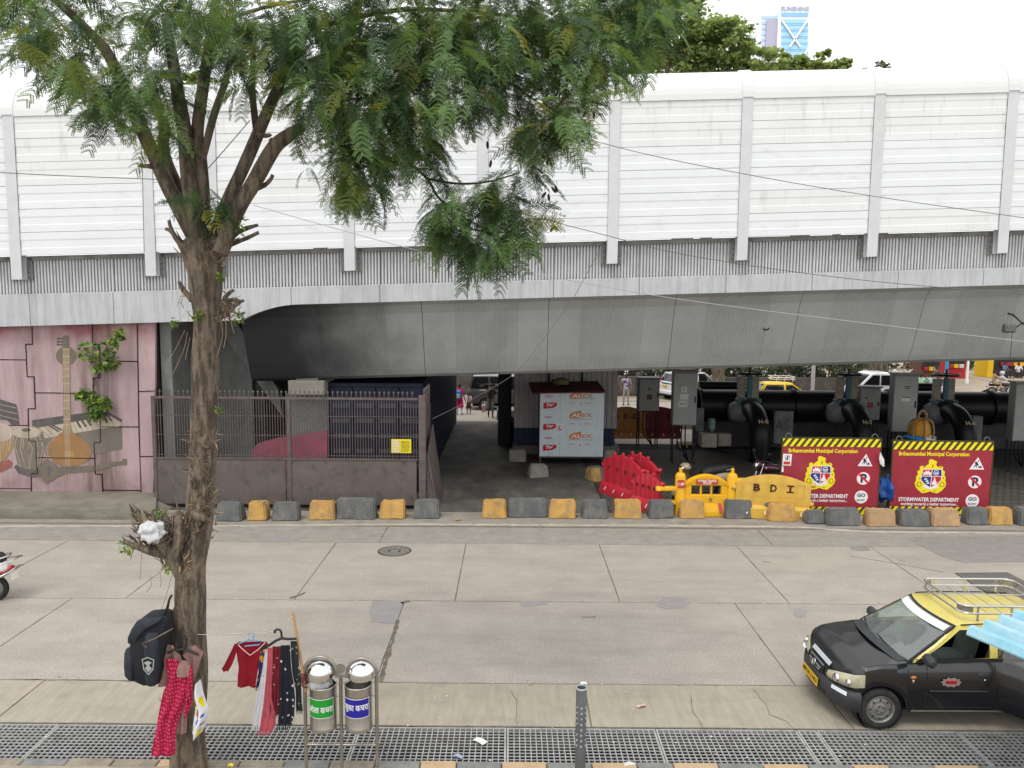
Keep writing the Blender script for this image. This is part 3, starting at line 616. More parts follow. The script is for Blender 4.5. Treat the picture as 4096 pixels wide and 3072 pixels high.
while x < fx1-.05:
    if sp_me is None:
        b = MB(); b.box((-.009,-.009,.03),(.009,.009,.14)); b.prism([(-.034,.17),(0,.13),(.034,.17),(0,.212)], .012, FR((0,.006,0))); sp_me = b.mesh('spike', M_rust)
    o = bpy.data.objects.new('spike', sp_me); COL.objects.link(o); o.parent = sf; o.location = (x-fx0,.0,ftop); o.rotation_euler.y = rnd.uniform(-.05,.05); x += .126
x = PY(1690,1800,FY).x; MB().rbox((x-.1,FY-.04,0),(x+.09,FY+.12,ftop+.1),.01).build('end_post', M_rust, sf, so_)
# fence return along the passage, with a leaning lower sheet
b = MB(); b.box((x-.02,FY+.14,1.35),(x+.02,FY+1.9,ftop-.35)); b.build('return_panel', M_sheet, sf, so_)
b = MB()
for k in range(16): b.cyl((x,FY+.14+k*.11,ftop-.36),(x,FY+.2+k*.11,ftop+.25),.008,n=5)
for k in range(12): b.cyl((x,FY+.6+k*.11,ftop-.36),(x,FY+.2+k*.11,ftop+.2),.007,n=5)
b.build('return_mesh', M_rust, sf, so_, kind='stuff')
lp = thing('leaning_panel', 'rusty sheet panel leaning beside the end post of the steel fence', 'metal sheet', (x+.15,FY+.5,0))
b = MB(); b.hexa([(x+.12,FY+.1,.02),(x+.36,FY+.15,.02),(x+.42,FY+1.6,.02),(x+.38,FY+1.6,.02),(x+.09,FY+.1,1.45),(x+.12,FY+.13,1.45),(x+.14,FY+1.5,2.1),(x+.1,FY+1.5,2.1)]); b.build('sheet', M_sheet, lp, lp.location)
b = MB(); b.tube([(x+.37,FY+.13,.04),(x+.13,FY+.1,1.46),(x+.13,FY+1.5,2.1)], .022, 6); b.build('sheet_frame', M_rust, lp, lp.location)
# small yellow notice on the bars
nz = PY(1605,1785,FY-.03); NW = .50; NH = .36
ns = thing('notice_board', 'small yellow notice tied to the bars of the steel fence', 'notice', nz)
MB().rbox((-.27,-.0,-.19),(.27,.02,.19),.004).build('board', mat('notice_yellow', (.72,.6,.02), .5, var=.05), ns)
MB().box((-.255,-.004,-.178),(-.03,-.001,.178)).build('pale_half', mat('notice_pale', (.62,.5,.22), .6, var=.15, scale=20), ns)
b = MB()
for k in range(5): b.box((-.20+(k%2)*.02,-.008,.135-k*.07),(-.07-(k%2)*.03,-.005,.15-k*.07))
b.build('white_lines', mat('notice_white', (.75,.68,.5), .6, var=0), ns, kind='stuff')
b = MB(); kk = random.Random(5)
for k in range(9):
    xx = .0
    while xx < .2: w_ = kk.uniform(.015,.05); b.box((xx,-.008,.13-k*.034),(min(xx+w_,.24),-.005,.142-k*.034)); xx += w_+.012
b.build('print_lines', mat('notice_ink', (.12,.1,.02), .6, var=0), ns, kind='stuff')

# dark blue container beside the passage
M_blue = mat('container_blue', (.008,.011,.03), .55, var=.3, scale=1.5, dirt=(.012,.012,.015), dirt_map=(2,2,1), dirt_amt=.7)
M_blue2 = mat('container_slot', (.038,.04,.055), .6, var=.3, scale=4)
cx0, cx1, cy0, ct = -5.40, -2.62, 22.4, 3.28
ct_ = thing('blue_container', 'dark blue steel container with louvred doors behind the fence by the passage', 'container', (cx0,cy0,0)); co = ct_.location
MB().rbox((cx0,cy0+.06,.1),(cx1,36.0,ct),.02).build('container_body', M_blue, ct_, co)
for k in range(4):
    a = cx0+.06+k*.68; d_ = MB(); d_.rbox((a,cy0,.15),(a+.65,cy0+.055,ct-.12),.012); o = d_.build('door_panel', M_blue, ct_, co)
    for j in range(5): MB().hexa([(a+.07,cy0-.03,.75+j*.45),(a+.58,cy0-.03,.75+j*.45),(a+.58,cy0-.005,.75+j*.45),(a+.07,cy0-.005,.75+j*.45),(a+.07,cy0-.012,.88+j*.45),(a+.58,cy0-.012,.88+j*.45),(a+.58,cy0-.002,.88+j*.45),(a+.07,cy0-.002,.88+j*.45)]).build('louvre', M_blue2, o, co)
b = MB(); y = cy0+.3
while y < 35.8: b.box((cx1,y,.12),(cx1+.035,y+.12,ct-.05)); y += .28
b.build('side_ribs', M_blue, ct_, co, kind='stuff')
pk = thing('pink_slab', 'pink slab wall sloping down behind the steel fence bars', 'wall', (-6.2,22.2,0)); 
b = MB(); b.prism(ccw([(PY(x,y,22.2).x,PY(x,y,22.2).z) for x,y in [(1010,1800),(1030,1775),(1110,1752),(1310,1722),(1310,1990),(990,1990)]]), .12, FR((0,22.3,0))); b.build('slab_face', mat('pink_plaster', (.34,.075,.115), .8, var=.25, scale=2, dirt=(.1,.06,.06), dirt_map=(1.5,1.5,1.5), dirt_amt=.6), pk, pk.location)
pr_ = thing('painted_pier', 'off white pier painted with black music notes behind the fence', 'pier', (-6.0,23.9,0)); K_not = mat('note_black', (.02,.02,.02), .8, var=0)
M_pier = mat('pier_white', (.42,.40,.37), .8, var=.15, scale=3, dirt=(.12,.12,.11), dirt_map=(2,2,1), dirt_amt=.6)
b = MB(); b.rbox((-6.55,23.75,0),(-4.95,24.2,2.9),.05); b.build('pier_shaft', M_pier, pr_, pr_.location)
b = MB(); b.rbox((-6.35,23.4,2.18),(-4.9,23.74,2.75),.03); b.build('pier_cap', M_pier, pr_, pr_.location)
b = MB(); fr = FR((-5.7,23.395,2.3))
for i, (u, v) in enumerate(((.1,.28),(-.05,.2),(.25,.22),(.4,.3),(-.2,.3))): b.prism(circle(u,v,.035,.025,8), .004, fr); b.prism([(u+.03,v),(u+.04,v),(u+.04,v+.11),(u+.03,v+.11)], .004, fr)
for k in range(3): b.tube([(-6.1+j*.1, 23.393, 2.28+.05*k+.14*math.sin(j*.35)) for j in range(12)], .006, 4)
b.tube(spline([(-5.15,23.39,2.3),(-5.05,23.39,2.45),(-5.2,23.39,2.5),(-5.12,23.39,2.62),(-5.05,23.39,2.68)],4), .016, 5)
fr2 = FR((0,23.745,0))
b.tube(spline([(-5.9,23.74,1.75),(-5.6,23.74,1.95),(-5.55,23.74,1.7),(-5.75,23.74,1.6),(-5.7,23.74,1.45),(-5.4,23.74,1.6),(-5.2,23.74,1.8)],4), .02, 5); b.prism(circle(-5.75,1.42,.05,.05,10), .004, fr2)
b.build('music_notes', K_not, pr_, pr_.location, kind='stuff')
rb = MB()
for k in range(40): p = (rnd.uniform(-9,-6.4), rnd.uniform(21.4,23)); rb.ball((p[0],p[1],.12+rnd.uniform(0,.35)), (rnd.uniform(.1,.4),rnd.uniform(.1,.3),rnd.uniform(.06,.2)), 6, 4)
tag(rb.build('rubble', M_pass), 'dark rubble heap lying behind the steel fence', 'rubble', kind='stuff')

# ALEX panel stall
SY = 26.5; P0, P1 = PY(2157,1830,SY), PY(2412,1830,SY); sz0, sz1 = PY(2280,1826,SY).z, PY(2280,1572,SY).z; sx0, sx1 = P0.x, P1.x; sm = PY(2240,1700,SY).x
M_pan = mat('panel_film', (.60,.68,.70), .45, var=.05, scale=2, dirt=(.45,.5,.52), dirt_map=(5,5,1), dirt_amt=.5)
M_org = mat('print_orange', (.62,.23,.06), .5, var=.05); M_redp = mat('print_red', (.50,.02,.04), .5, var=.05); M_wprint = mat('print_white', (.72,.74,.75), .5, var=0); M_greyp = mat('print_grey', (.2,.22,.24), .6, var=0)
st = thing('panel_stall', 'closed roadside stall clad in white panels printed with orange logos under a red roof', 'stall', (sx0,SY,0)); s0 = st.location
M_iron = mat('stall_iron', (.09,.06,.055), .7, metal=.3, var=.25, scale=6)
def logo(b, cx, cz, s_, flip=False, only=False, mats=None):  # printed mark: slanted lozenge with letters
    M = FR((cx,SY-.012,cz))
    if flip: M = M @ Matrix.Rotation(math.pi,4,'Z')
    b.mi = 0; b.prism([(-.44*s_,-.13*s_),(-.08*s_,-.13*s_) if not only else (.1*s_,-.13*s_),(.0*s_ if not only else .15*s_,-.08*s_),(.0*s_ if not only else .15*s_,.15*s_),(-.28*s_,.10*s_),(-.44*s_,-.0*s_)], .002, M)
    b.mi = 1; b.text('AL', w_=.36*s_, h=.13*s_, M=M @ Matrix.Translation((-.2*s_ if not only else -.14*s_,-.02*s_,.002)), bold=.03, shear=.25)
    if not only: b.mi = 0; b.text('EX', w_=.38*s_, h=.13*s_, M=M @ Matrix.Translation((.22*s_,-.02*s_,0)), bold=.03)
def panel(x0, x1, nm): return MB().rbox((x0+.003,SY-.01,sz0),(x1-.003,SY+.02,sz1),.004).build(nm, M_pan, st, s0)
pl_, pr2 = panel(sx0,sm,'left_panel'), panel(sm,sx1,'right_panel')
b = MB(); ps = (sz1-sz0)/252.; zz = lambda y: sz1-(y-1573)*ps
cx = PY(2325,1700,SY).x
for y in (1582,1658,1741): b = MB(); logo(b, cx, zz(y), .95); b.build('orange_logo', [M_org,M_wprint], pr2, s0, kind='stuff')
b2 = MB()
for y in (1594,1676,1758):
    b2.mi = 2; b2.text('ALUMINIUM COMPOSITE PANELS', w_=.86, h=.036, M=FR((cx,SY-.012,zz(y))), bold=.015)
    for dx in (-.32,.22): b2.mi = 0; b2.text('CEX', w_=.22, h=.06, M=FR((cx+dx,SY-.012,zz(y+18))), bold=.02)
    b2.text('A', h=.08, M=FR((cx-.03,SY-.012,zz(y+20))), bold=.03)
b2.build('small_print', [M_org,M_wprint,M_greyp], pr2, s0, kind='stuff')
b = MB(); cx2 = PY(2184,1700,SY).x
for y in (1623,1707,1790): b = MB(); logo(b, cx2+.02, zz(y), .8, True, True); b.build('red_logo', [M_redp,M_wprint], pl_, s0, kind='stuff')
b = MB()
for y in (1587,1669,1752): b.text('CEX', w_=.28, h=.07, M=FR((cx2+.08,SY-.012,zz(y))) @ Matrix.Rotation(math.pi,4,'Z'), bold=.03)
b.build('red_print', [M_redp], pl_, s0, kind='stuff')
b = MB(); b.mi = 1; q = PY(2238,1713,SY); b.box((q.x-.125,SY-.016,q.z-.17),(q.x+.125,SY-.012,q.z+.17)); b.mi = 0; M = FR((q.x,SY-.017,q.z))
o_ = circle(0,0,.105,n=24); i_ = circle(0,0,.088,n=24); b.add([M @ Vector((*p,0)) for p in o_+i_], [(k,(k+1)%24,24+(k+1)%24,24+k) for k in range(24)])
b.prism([(-.07,.055),(-.055,.07),(.07,-.055),(.055,-.07)], .002, M); b.mi = 2; b.prism(circle(0,.055,.016,n=8), .001, M); b.prism([(-.018,.035),(.018,.035),(.02,-.0),(.035,-.07),(.02,-.07),(0,-.02),(-.025,-.07),(-.04,-.065),(-.018,0)], .001, M)
b.build('no_entry_sticker', [M_redp, mat('sticker_white', (.75,.75,.75), .5, var=0), mat('sticker_ink', (.03,.03,.08), .6, var=0)], pr2, s0)
MB().box((sx0,SY+.022,sz0),(sx1,SY+1.4,sz1-.05)).build('stall_box', M_iron, st, s0)
for xx in (sx0,sx1-.06):
    for yy in (SY,SY+1.3): MB().box((xx,yy,0),(xx+.06,yy+.06,sz0)).build('stall_leg', M_iron, st, s0)
MB().box((sx0,SY-.02,sz0-.055),(sx1,SY+.05,sz0-.004)).build('bottom_rail', M_iron, st, s0)
b = MB(); e = [PY(2128,1575,SY-.35),PY(2423,1570,SY-.35),PY(2390,1528,SY+1.5),PY(2115,1533,SY+1.5)]
b.hexa([p for p in e]+[p+V(0,0,.035) for p in e]); b.build('roof_sheet', mat('roof_red', (.13,.03,.028), .7, var=.3, scale=2, dirt=(.03,.02,.02), dirt_map=(1.5,1.5,1.5), dirt_amt=.7), st, s0)
tb = MB(); q = PY(2240,1532,SY+.7)
def blob(c, r, seed=0, nu=16, nv=10, amp=.35):
    b = MB(); b.ball((0,0,0), 1, nu, nv); c = Vector(c)
    b.v = [tuple(c+Vector((Vector(p).x*r[0],Vector(p).y*r[1],Vector(p).z*r[2]))*(1+amp*noise.noise(Vector(p)*1.6+Vector((seed,0,0)))+amp*.45*noise.noise(Vector(p)*4.5+Vector((0,seed,0))))) for p in b.v]; return b
tag(blob(q+V(0,0,.05),(.34,.3,.13),3).build('tarp_bundle', mat('khaki_cloth', (.14,.12,.05), .9, var=.35, scale=8)), 'crumpled khaki bundle lying on the red stall roof', 'bundle')
tag(blob(PY(2290,1557,SY+.1)+V(0,0,.05),(.3,.15,.05),5).build('dark_bundle', mat('dark_cloth', (.02,.02,.022), .9, var=.35, scale=8)), 'flat dark cloth on the front edge of the red stall roof', 'cloth')

# corrugated cabin
CY = 28.6; c0, c1 = PY(2056,1700,CY).x, PY(2452,1700,CY).x; M_cor = mat('corrugated_paint', (.40,.355,.36), .6, var=.12, scale=2, dirt=(.2,.15,.13), dirt_map=(4,4,.6), dirt_amt=.6); M_navy = mat('navy_paint', (.02,.03,.07), .6, var=.2, scale=3)
cb = thing('corrugated_cabin', 'pinkish corrugated metal cabin with navy base behind the printed stall', 'cabin', (c0,CY,0)); zb = PY(2200,1712,CY).z
def corr(x0, x1, y, z0, z1, pitch=.2, dep=.035):
    b = MB(); xs = []; x = x0
    while x < x1-.01: xs += [(x,0),(x+pitch*.6,0),(x+pitch*.68,dep),(x+pitch*.92,dep)]; x += pitch
    xs.append((x1,0)); b.add([(X,y+d,z) for X,d in xs for z in (z0,z1)], [(2*i,2*i+2,2*i+3,2*i+1) for i in range(len(xs)-1)]); return b
for k in range(3): w_ = (c1-c0)/3; corr(c0+k*w_+.004,c0+(k+1)*w_-.004,CY,zb,3.35).build('wall_sheet', M_cor, cb, cb.location)
corr(c0,c1,CY-.004,.35,zb).build('base_sheet', M_navy, cb, cb.location)
MB().box((c0+.01,CY+.05,.3),(c1-.01,36.3,3.45)).build('cabin_body', M_navy, cb, cb.location)  # body lengthened so the passage beside it stays dark
MB().rbox((c0-.05,CY-.1,0),(c1+.25,CY+1,.32),.03).build('cabin_footing', mat('rough_concrete', (.2,.19,.165), .9, var=.25, scale=3, bump=.5), cb, cb.location)
bp_ = thing('black_post', 'black steel column beside the corrugated cabin, lengthened back to darken the passage', 'column', (-.35,30.5,0)); MB().rbox((-.55,30.3,0),(-.02,36.2,3.7),.02).build('column_shaft', mat('black_steel', (.012,.012,.014), .6, var=.2), bp_, bp_.location)  # column run far back to keep light out of the passage
# ================================================================= kerb blocks, plastic barriers, hoardings
M_bg = mat('block_grey', (.115,.12,.122), .85, var=.18, scale=5, bump=.5, bscale=40, dirt=(.21,.195,.165), dirt_map=(5,5,3), dirt_lo=.47, dirt_hi=.66, dirt_amt=.7, detail=9)
M_by = mat('block_yellow', (.50,.295,.085), .8, var=.18, scale=4, bump=.6, bscale=30, dirt=(.22,.17,.115), dirt_map=(5,5,3), dirt_lo=.47, dirt_hi=.66, dirt_amt=.75, detail=9)
M_bt = mat('block_tan', (.42,.27,.14), .85, var=.16, scale=5, bump=.4, bscale=40, dirt=(.25,.21,.16), dirt_map=(4,4,4), dirt_lo=.45, dirt_hi=.7, dirt_amt=.7)
M_bc = mat('block_bare', (.25,.235,.205), .9, var=.2, scale=5, bump=.5, bscale=40, dirt=(.1,.1,.09), dirt_map=(4,4,4), dirt_amt=.6)
def block(px0, px1, yt, yb, m, label, dep=.42, rz=0, group='painted concrete blocks along the kerb', m2=None, batter=.06):
    a, c = PZ((px0+px1)/2, yb), None; Y = a.y; x0, x1 = PY(px0,yb,Y).x, PY(px1,yb,Y).x; h = PY((px0+px1)/2, yt, Y+.2).z; w_ = (x1-x0)/2; h = max(h,.25)
    t = .015+batter*.3
    b = MB(); b.hexa([(-w_,0,-.01),(w_,0,-.01),(w_,dep,-.01),(-w_,dep,-.01),(-w_+t,batter,h),(w_-t,batter,h),(w_-t,dep-batter,h),(-w_+t,dep-batter,h)])
    o = b.build('concrete_block', [m] if not m2 else [m,m2]); 
    bm = bmesh.new(); bm.from_mesh(o.data); bmesh.ops.bevel(bm, geom=bm.edges[:], offset=.035, segments=2, affect='EDGES'); bmesh.ops.subdivide_edges(bm, edges=[e for e in bm.edges if e.calc_length() > .12], cuts=2, use_grid_fill=True); bm.to_mesh(o.data); bm.free()
    jitter(o, .026, 4, seed=int(px0) % 97); jitter(o, .010, 13, seed=int(px1) % 89); 
    if m2: o.data.polygons.foreach_set('material_index', [1 if p.center.x > w_*.25 or p.normal.z > .6 else 0 for p in o.data.polygons])
    sharp(o, 50); o.location = ((x0+x1)/2, Y, 0); o.rotation_euler.z = rz; return tag(o, label, 'concrete block', group)
g, y_, t_ = M_bg, M_by, M_bt
for a in [(859,964,2009,2087,g,'grey kerb block closest to the tree trunk, first of the row'),(987,1063,2005,2085,y_,'narrow yellow kerb block between two grey blocks by the tree'),
  (1086,1195,2008,2085,g,'grey kerb block before the middle of the steel fence'),(1233,1339,2004,2082,y_,'stained yellow kerb block left of the widest rounded grey block'),
  (1340,1502,1993,2079,g,'wide rounded grey kerb block in front of the steel fence'),(1516,1620,2002,2078,y_,'yellow kerb block right of the wide rounded grey block'),
  (1653,1758,2001,2076,g,'grey kerb block at the left of the passage opening'),(1928,2027,1998,2076,y_,'yellow kerb block at the right of the passage opening'),
  (2032,2192,1993,2072,g,'wide grey kerb block before the printed stall'),(2195,2305,1999,2076,y_,'yellow kerb block under the printed stall centre'),
  (2328,2432,1999,2076,g,'grey kerb block left of the red barriers'),(2457,2568,1998,2076,y_,'yellow kerb block before the red plastic barriers'),
  (2596,2699,2001,2076,g,'grey kerb block between red barriers and traffic barricade'),(2718,2822,1999,2076,y_,'yellow kerb block before the traffic barricade windows'),
  (2900,3013,1997,2077,g,'grey kerb block between the two yellow barriers'),(3075,3184,2015,2088,y_,'slightly turned yellow kerb block before the dull yellow lettered barrier'),
  (3227,3304,2040,2098,g,'small broken grey kerb block at the end of the dull yellow lettered barrier'),(3310,3446,2033,2105,g,'chipped grey kerb block under the left hoarding'),
  (3471,3588,2035,2108,t_,'faded tan kerb block between the two hoardings'),(3604,3724,2040,2108,g,'grey kerb block at left foot of the right hoarding'),
  (3727,3845,2036,2108,t_,'faded tan kerb block under the middle of the right hoarding'),(3869,3957,2030,2102,g,'grey kerb block touching the rightmost yellow block'),
  (3960,4055,2030,2102,y_,'rightmost yellow kerb block of the row'),(4076,4180,2030,2105,g,'grey kerb block cut by the right picture edge')]:
    block(*a[:6], rz=(rnd.uniform(-.05,.05) if a[0] != 3075 else -.12), dep=rnd.uniform(.36,.46))
G_ = 'loose concrete blocks under the flyover'
block(2120,2200,1857,1912,M_bc,'bare concrete block on the passage floor below the stall',group=G_,batter=.12,rz=.25,dep=.5)
block(2365,2432,1868,1928,M_by,'yellow and grey block standing beside the red barriers',group=G_,m2=M_bg,batter=.12,rz=.35,dep=.6)
block(2035,2105,1797,1848,M_bc,'square concrete block left of the stall legs',group=G_,batter=.01)
block(2415,2450,1940,1963,M_bc,'small loose stone beside the red barriers',group=G_,dep=.2)
block(2412,2470,1800,1862,M_bc,'pale rough boulder between stall and red barriers',group=G_,dep=.6,batter=.15)
block(1985,2062,1640,1680,M_bc,'low concrete block at the far end of the passage',group=G_,dep=1.2,batter=.03)
block(2000,2065,1690,1735,M_bg,'dark concrete block along the right side of the passage',group=G_,dep=2.0,batter=.03)
# ----------------------------------------------------------------- plastic barriers
def plastic(name, c, **k): return mat(name, c, .42, var=.07, scale=3, dirt=tuple(x*.55+.06 for x in c), dirt_map=(2.5,2.5,4), dirt_lo=.5, dirt_hi=.75, dirt_amt=.6, **k)
M_red = plastic('red_plastic', (.46,.022,.04)); M_yel = plastic('yellow_plastic', (.74,.40,.012)); M_yel2 = plastic('dull_yellow_plastic', (.60,.37,.06)); M_ora = plastic('orange_plastic', (.42,.17,.02)); M_mar = plastic('maroon_plastic', (.22,.014,.02))
M_hole = mat('cut_shadow', (.05,.018,.012), .9, var=0)
def jersey(loc, rz, m, label, L=1.7, H=1.0, text=None, sc=1.0, group=None, flute=True, base=.2):
    t = thing('plastic_barrier', label, 'barrier', loc, rz, group)
    def topz(x): return H*(.80+.20*(1-(x/(L/2))**2))
    n = 16; prof = lambda x: [(-base,0),(-base,.07),(-.15,.26),(-.065,.34),(-.06,topz(x)-.05),(-.035,topz(x)),(.035,topz(x)),(.06,topz(x)-.05),(.065,.34),(.15,.26),(base,.07),(base,0)]
    b = MB(); vs = []; N = 12
    for i in range(n+1):
        x = -L/2+L*i/n; dv = (.036 if flute and i % 3 == 1 and 0 < i < n else 0)
        for k, (yy, z) in enumerate(prof(x)): vs.append(((x), yy*(1-dv/abs(yy) if k in (3,4,7,8) and dv else 1), z))
    b.add(vs, [(i*N+k,(i+1)*N+k,(i+1)*N+(k+1)%N,i*N+(k+1)%N) for i in range(n) for k in range(N)]); b.add(vs[:N],[tuple(range(N))]); b.add(vs[-N:],[tuple(range(N))[::-1]])
    o = b.build('shell', m, t); sharp(o, 35)
    for s_ in (-1,1):
        l = MB(); 
        for z in (.18,.62) if s_ < 0 else (.32,.76): l.lathe([(0,0),(.075,0),(.075,.1),(0,.1)], 12, Matrix.Translation((s_*(L/2+.05),0,z*H)))
        l.build('hinge_lug', m, t, kind='stuff')
    for x in (-L*.22,L*.0,L*.22):
        if not text: MB().rbox((x-.05,-.04,topz(x)-.02),(x+.05,.04,topz(x)+.09),.02).build('top_knob', m, t)
    for k in range(4): 
        x = -L*.36+k*L*.24; MB().hexa([(x,-.208,.13),(x+.035,-.208,.13),(x+.035,-.2,.13),(x,-.2,.13),(x+.02,-.165,.23),(x+.05,-.165,.23),(x+.05,-.155,.23),(x+.02,-.155,.23)]).build('reflector', mat('reflector_white', (.7,.66,.62), .4, var=.1), t)
    if not text:
        for x in (-L*.33,-L*.11,L*.11,L*.33): b = MB(); b.prism(circle(x,.66*H,.04,.05,12), .004, FR((0,-.066,0))); b.prism(circle(x,.50*H,.045,.10,12), .004, FR((0,-.067,0))) if False else None; b.build('round_hole', M_hole, t)
    if text:
        for i, ch in enumerate(text):
            b = MB(); b.text(ch, w_=.17, h=.2, M=FR((-.38*L/1.7+i*.38*L/1.7,-.066,.68*H+.02)), bold=.03, d=.006) if ch != 'I' else b.prism([(u*.09,v*.1) for u,v in ((-1,-1),(1,-1),(1,-.65),(.3,-.65),(.3,.65),(1,.65),(1,1),(-1,1),(-1,.65),(-.3,.65),(-.3,-.65),(-1,-.65))], .006, FR((-.38*L/1.7+i*.38*L/1.7,-.066,.68*H+.02))); b.build('cut_letter', M_hole, t)
        b = MB(); fr = FR((0,-.068,0)); o_ = [(-L*.42,.5*H),(L*.42,.5*H),(L*.42,.8*H),(-L*.42,.8*H)]; i_ = [(-L*.405,.51*H),(L*.405,.51*H),(L*.405,.79*H),(-L*.405,.79*H)]
        b.add([fr @ Vector((*p,0)) for p in o_]+[fr @ Vector((*p,.0)) for p in i_]+[fr @ Vector((*p,-.012)) for p in i_], [(k,(k+1)%4,4+(k+1)%4,4+k) for k in range(4)]); b.build('panel_rim', m, t)
    t.scale = (sc,sc,sc); return t
a = PZ(2520,2010); jersey((a.x-.15,a.y+.5,0), R(-62), M_red, 'red plastic barrier standing nearest the yellow block, with white reflector marks', L=1.8, H=1.24, group='red plastic barriers stacked by the stall')
b_ = jersey((a.x+.35,a.y+.55,0), R(-66), M_red, 'bright red plastic barrier behind the other two with its tall curved end', L=1.85, H=1.26, group='red plastic barriers stacked by the stall')
a2 = PZ(2590,2050); c_ = jersey((a2.x+.02,a2.y+.25,.0), R(-52), M_red, 'short faded red plastic barrier closest to the road', L=.95, H=1.02, group='red plastic barriers stacked by the stall')
# traffic barricade
Y0 = 20.2; bx0, bx1 = PY(2737,2000,Y0).x, PY(2908,2000,Y0).x; zt_ = PY(2820,1897,Y0).z; kx = (bx0+bx1)/2; kw = (bx1-bx0)/2
tbk = thing('traffic_barricade', 'yellow plastic traffic barricade with three window holes and arched top', 'barricade', (kx,Y0,0))
def zl(y): return PY(2820,y,Y0).z
b = MB(); D = .14; sh_ = zl(1930); wz0, wz1 = zl(1977), zl(1942)
archf = lambda x: sh_+(zt_-sh_)*(1-(x/kw)**2)
n = 18; vs = []
for i in range(n+1):
    x = -kw+2*kw*i/n
    for (yy, z) in ((-D/2,wz1+.02),(-D/2-.02,archf(x)-.1),(-D/2-.03,archf(x)-.03),(-.02,archf(x)),(D/2,archf(x)),(D/2,wz1+.02)): vs.append((x,yy,z))
b.add(vs, [(i*6+k,(i+1)*6+k,(i+1)*6+(k+1)%6,i*6+(k+1)%6) for i in range(n) for k in range(6)])
b.rbox((-kw,-D/2,.35),(kw,D/2,wz0),.015); b.rbox((-kw,-.15,0),(kw,.2,.12),.02); b.hexa([(-kw,-.15,.12),(kw,-.15,.12),(kw,.2,.12),(-kw,.2,.12),(-kw,-D/2,.36),(kw,-D/2,.36),(kw,D/2,.36),(-kw,D/2,.36)])
hw = .19; g_ = [-kw,-.47,-.47+2*hw*.98,-.13-.03,.21-.03,.34,.34+.36,kw]
xs_ = [(-kw,-kw+.12),(-kw+.48,-kw+.56),(-kw+.92,-kw+1.0)] if False else [(-kw,-.42),(-.16,-.10),(.16,.22) ,(.46,kw)]
xs_ = [(-kw,-.40),(-.17,-.12),(.11,.16),(.39,kw)]
for p, q in xs_: b.rbox((p,-D/2+.003,wz0-.02),(q,D/2-.003,wz1+.04),.02)
o = b.build('shell', M_yel, tbk); sharp(o, 35)
for s_, h in ((-1,zl(1890)),(1,zl(1890))):
    o = MB().lathe([(.14,0),(.14,h-.1),(.11,h-.03),(.05,h),(0,h)], 18, Matrix.Translation((s_*(kw+.12),0,0))).build('end_post', M_yel, tbk); MB().rbox((s_*(kw+.12)-.04,-.04,h-.01),(s_*(kw+.12)+.04,.04,h+.12),.015).build('post_knob', M_yel, o)
for z in (zl(1955),zl(2010)):
    b = MB(); x0 = -kw-.22; b.rbox((x0-.46,-.1,z-.05),(x0,-.05,z+.05),.02); b.rbox((x0-.46,.05,z-.05),(x0,.1,z+.05),.02); b.lathe([(.1,-.05),(.1,.05),(.05,.05),(.05,-.05),(.1,-.05)], 14, Matrix.Translation((x0-.46,0,z))); b.build('side_loop', M_yel, tbk)
b = MB(); b.rbox((kw+.2,-.13,zl(1952)),(kw+.62,.1,zl(1912)),.03); b.rbox((kw+.2,-.1,zl(2025)),(kw+.62,.1,zl(1990)),.03); b.build('socket_arm', M_yel, tbk)
M_stk = mat('sticker_red', (.45,.05,.045), .5, var=.08); M_wt = mat('lettering_white', (.78,.74,.68), .5, var=0); M_blk = mat('lettering_black', (.02,.02,.03), .6, var=0); M_blu = mat('print_blue', (.012,.035,.28), .5, var=0)
cx, cz = kx, zl(1923)
b = MB(); b.box((-.29,-D/2-.036,zl(1934)),(.29,-D/2-.030,zl(1914))); b.mi = 1; b.text('MUMBAI TRAFFIC', w_=.5, h=.062, M=FR((0,-D/2-.037,zl(1920))), bold=.02); b.text('POLICE', w_=.22, h=.06, M=FR((0,-D/2-.037,zl(1929))), bold=.02); b.build('name_sticker', [M_stk,M_wt], tbk)
b = MB(); M = FR((-kw-.12,-.145,zl(1932))); b.prism([(-.1,-.11),(.1,-.11),(.1,.06),(.06,.11),(-.1,.11)], .004, M); b.mi = 1; b.text('1-89', w_=.15, h=.08, M=M @ Matrix.Translation((0,0,.004)), bold=.02); b.build('number_sticker', [M_stk,M_wt], tbk)
b = MB(); M = FR((kw+.42,-.135,zl(1943))); b.prism(circle(0,0,.155,n=24), .004, M); b.mi = 1; b.prism(circle(0,0,.12,.12,5,R(90),R(450)), .003, M @ Matrix.Translation((0,0,.003))); b.mi = 2; b.prism(circle(0,0,.035,n=10), .003, M @ Matrix.Translation((0,0,.006))); b.build('badge', [M_wt, mat('badge_grey', (.4,.42,.42), .5, var=0), M_blu], tbk)
b = MB()
for dx in (.34,.5): b.hexa([(dx,-.21,.14),(dx+.09,-.21,.14),(dx+.09,-.2,.14),(dx,-.2,.14),(dx-.03,-D/2-.02,.36),(dx+.06,-D/2-.02,.36),(dx+.06,-D/2-.005,.36),(dx-.03,-D/2-.005,.36)])
b.build('red_stripes', M_stk, tbk)
b = MB(); b.text('ft', h=.12, M=FR((.12,-D/2-.002,.45)), d=.006); b.build('scrawl', M_blk, tbk)
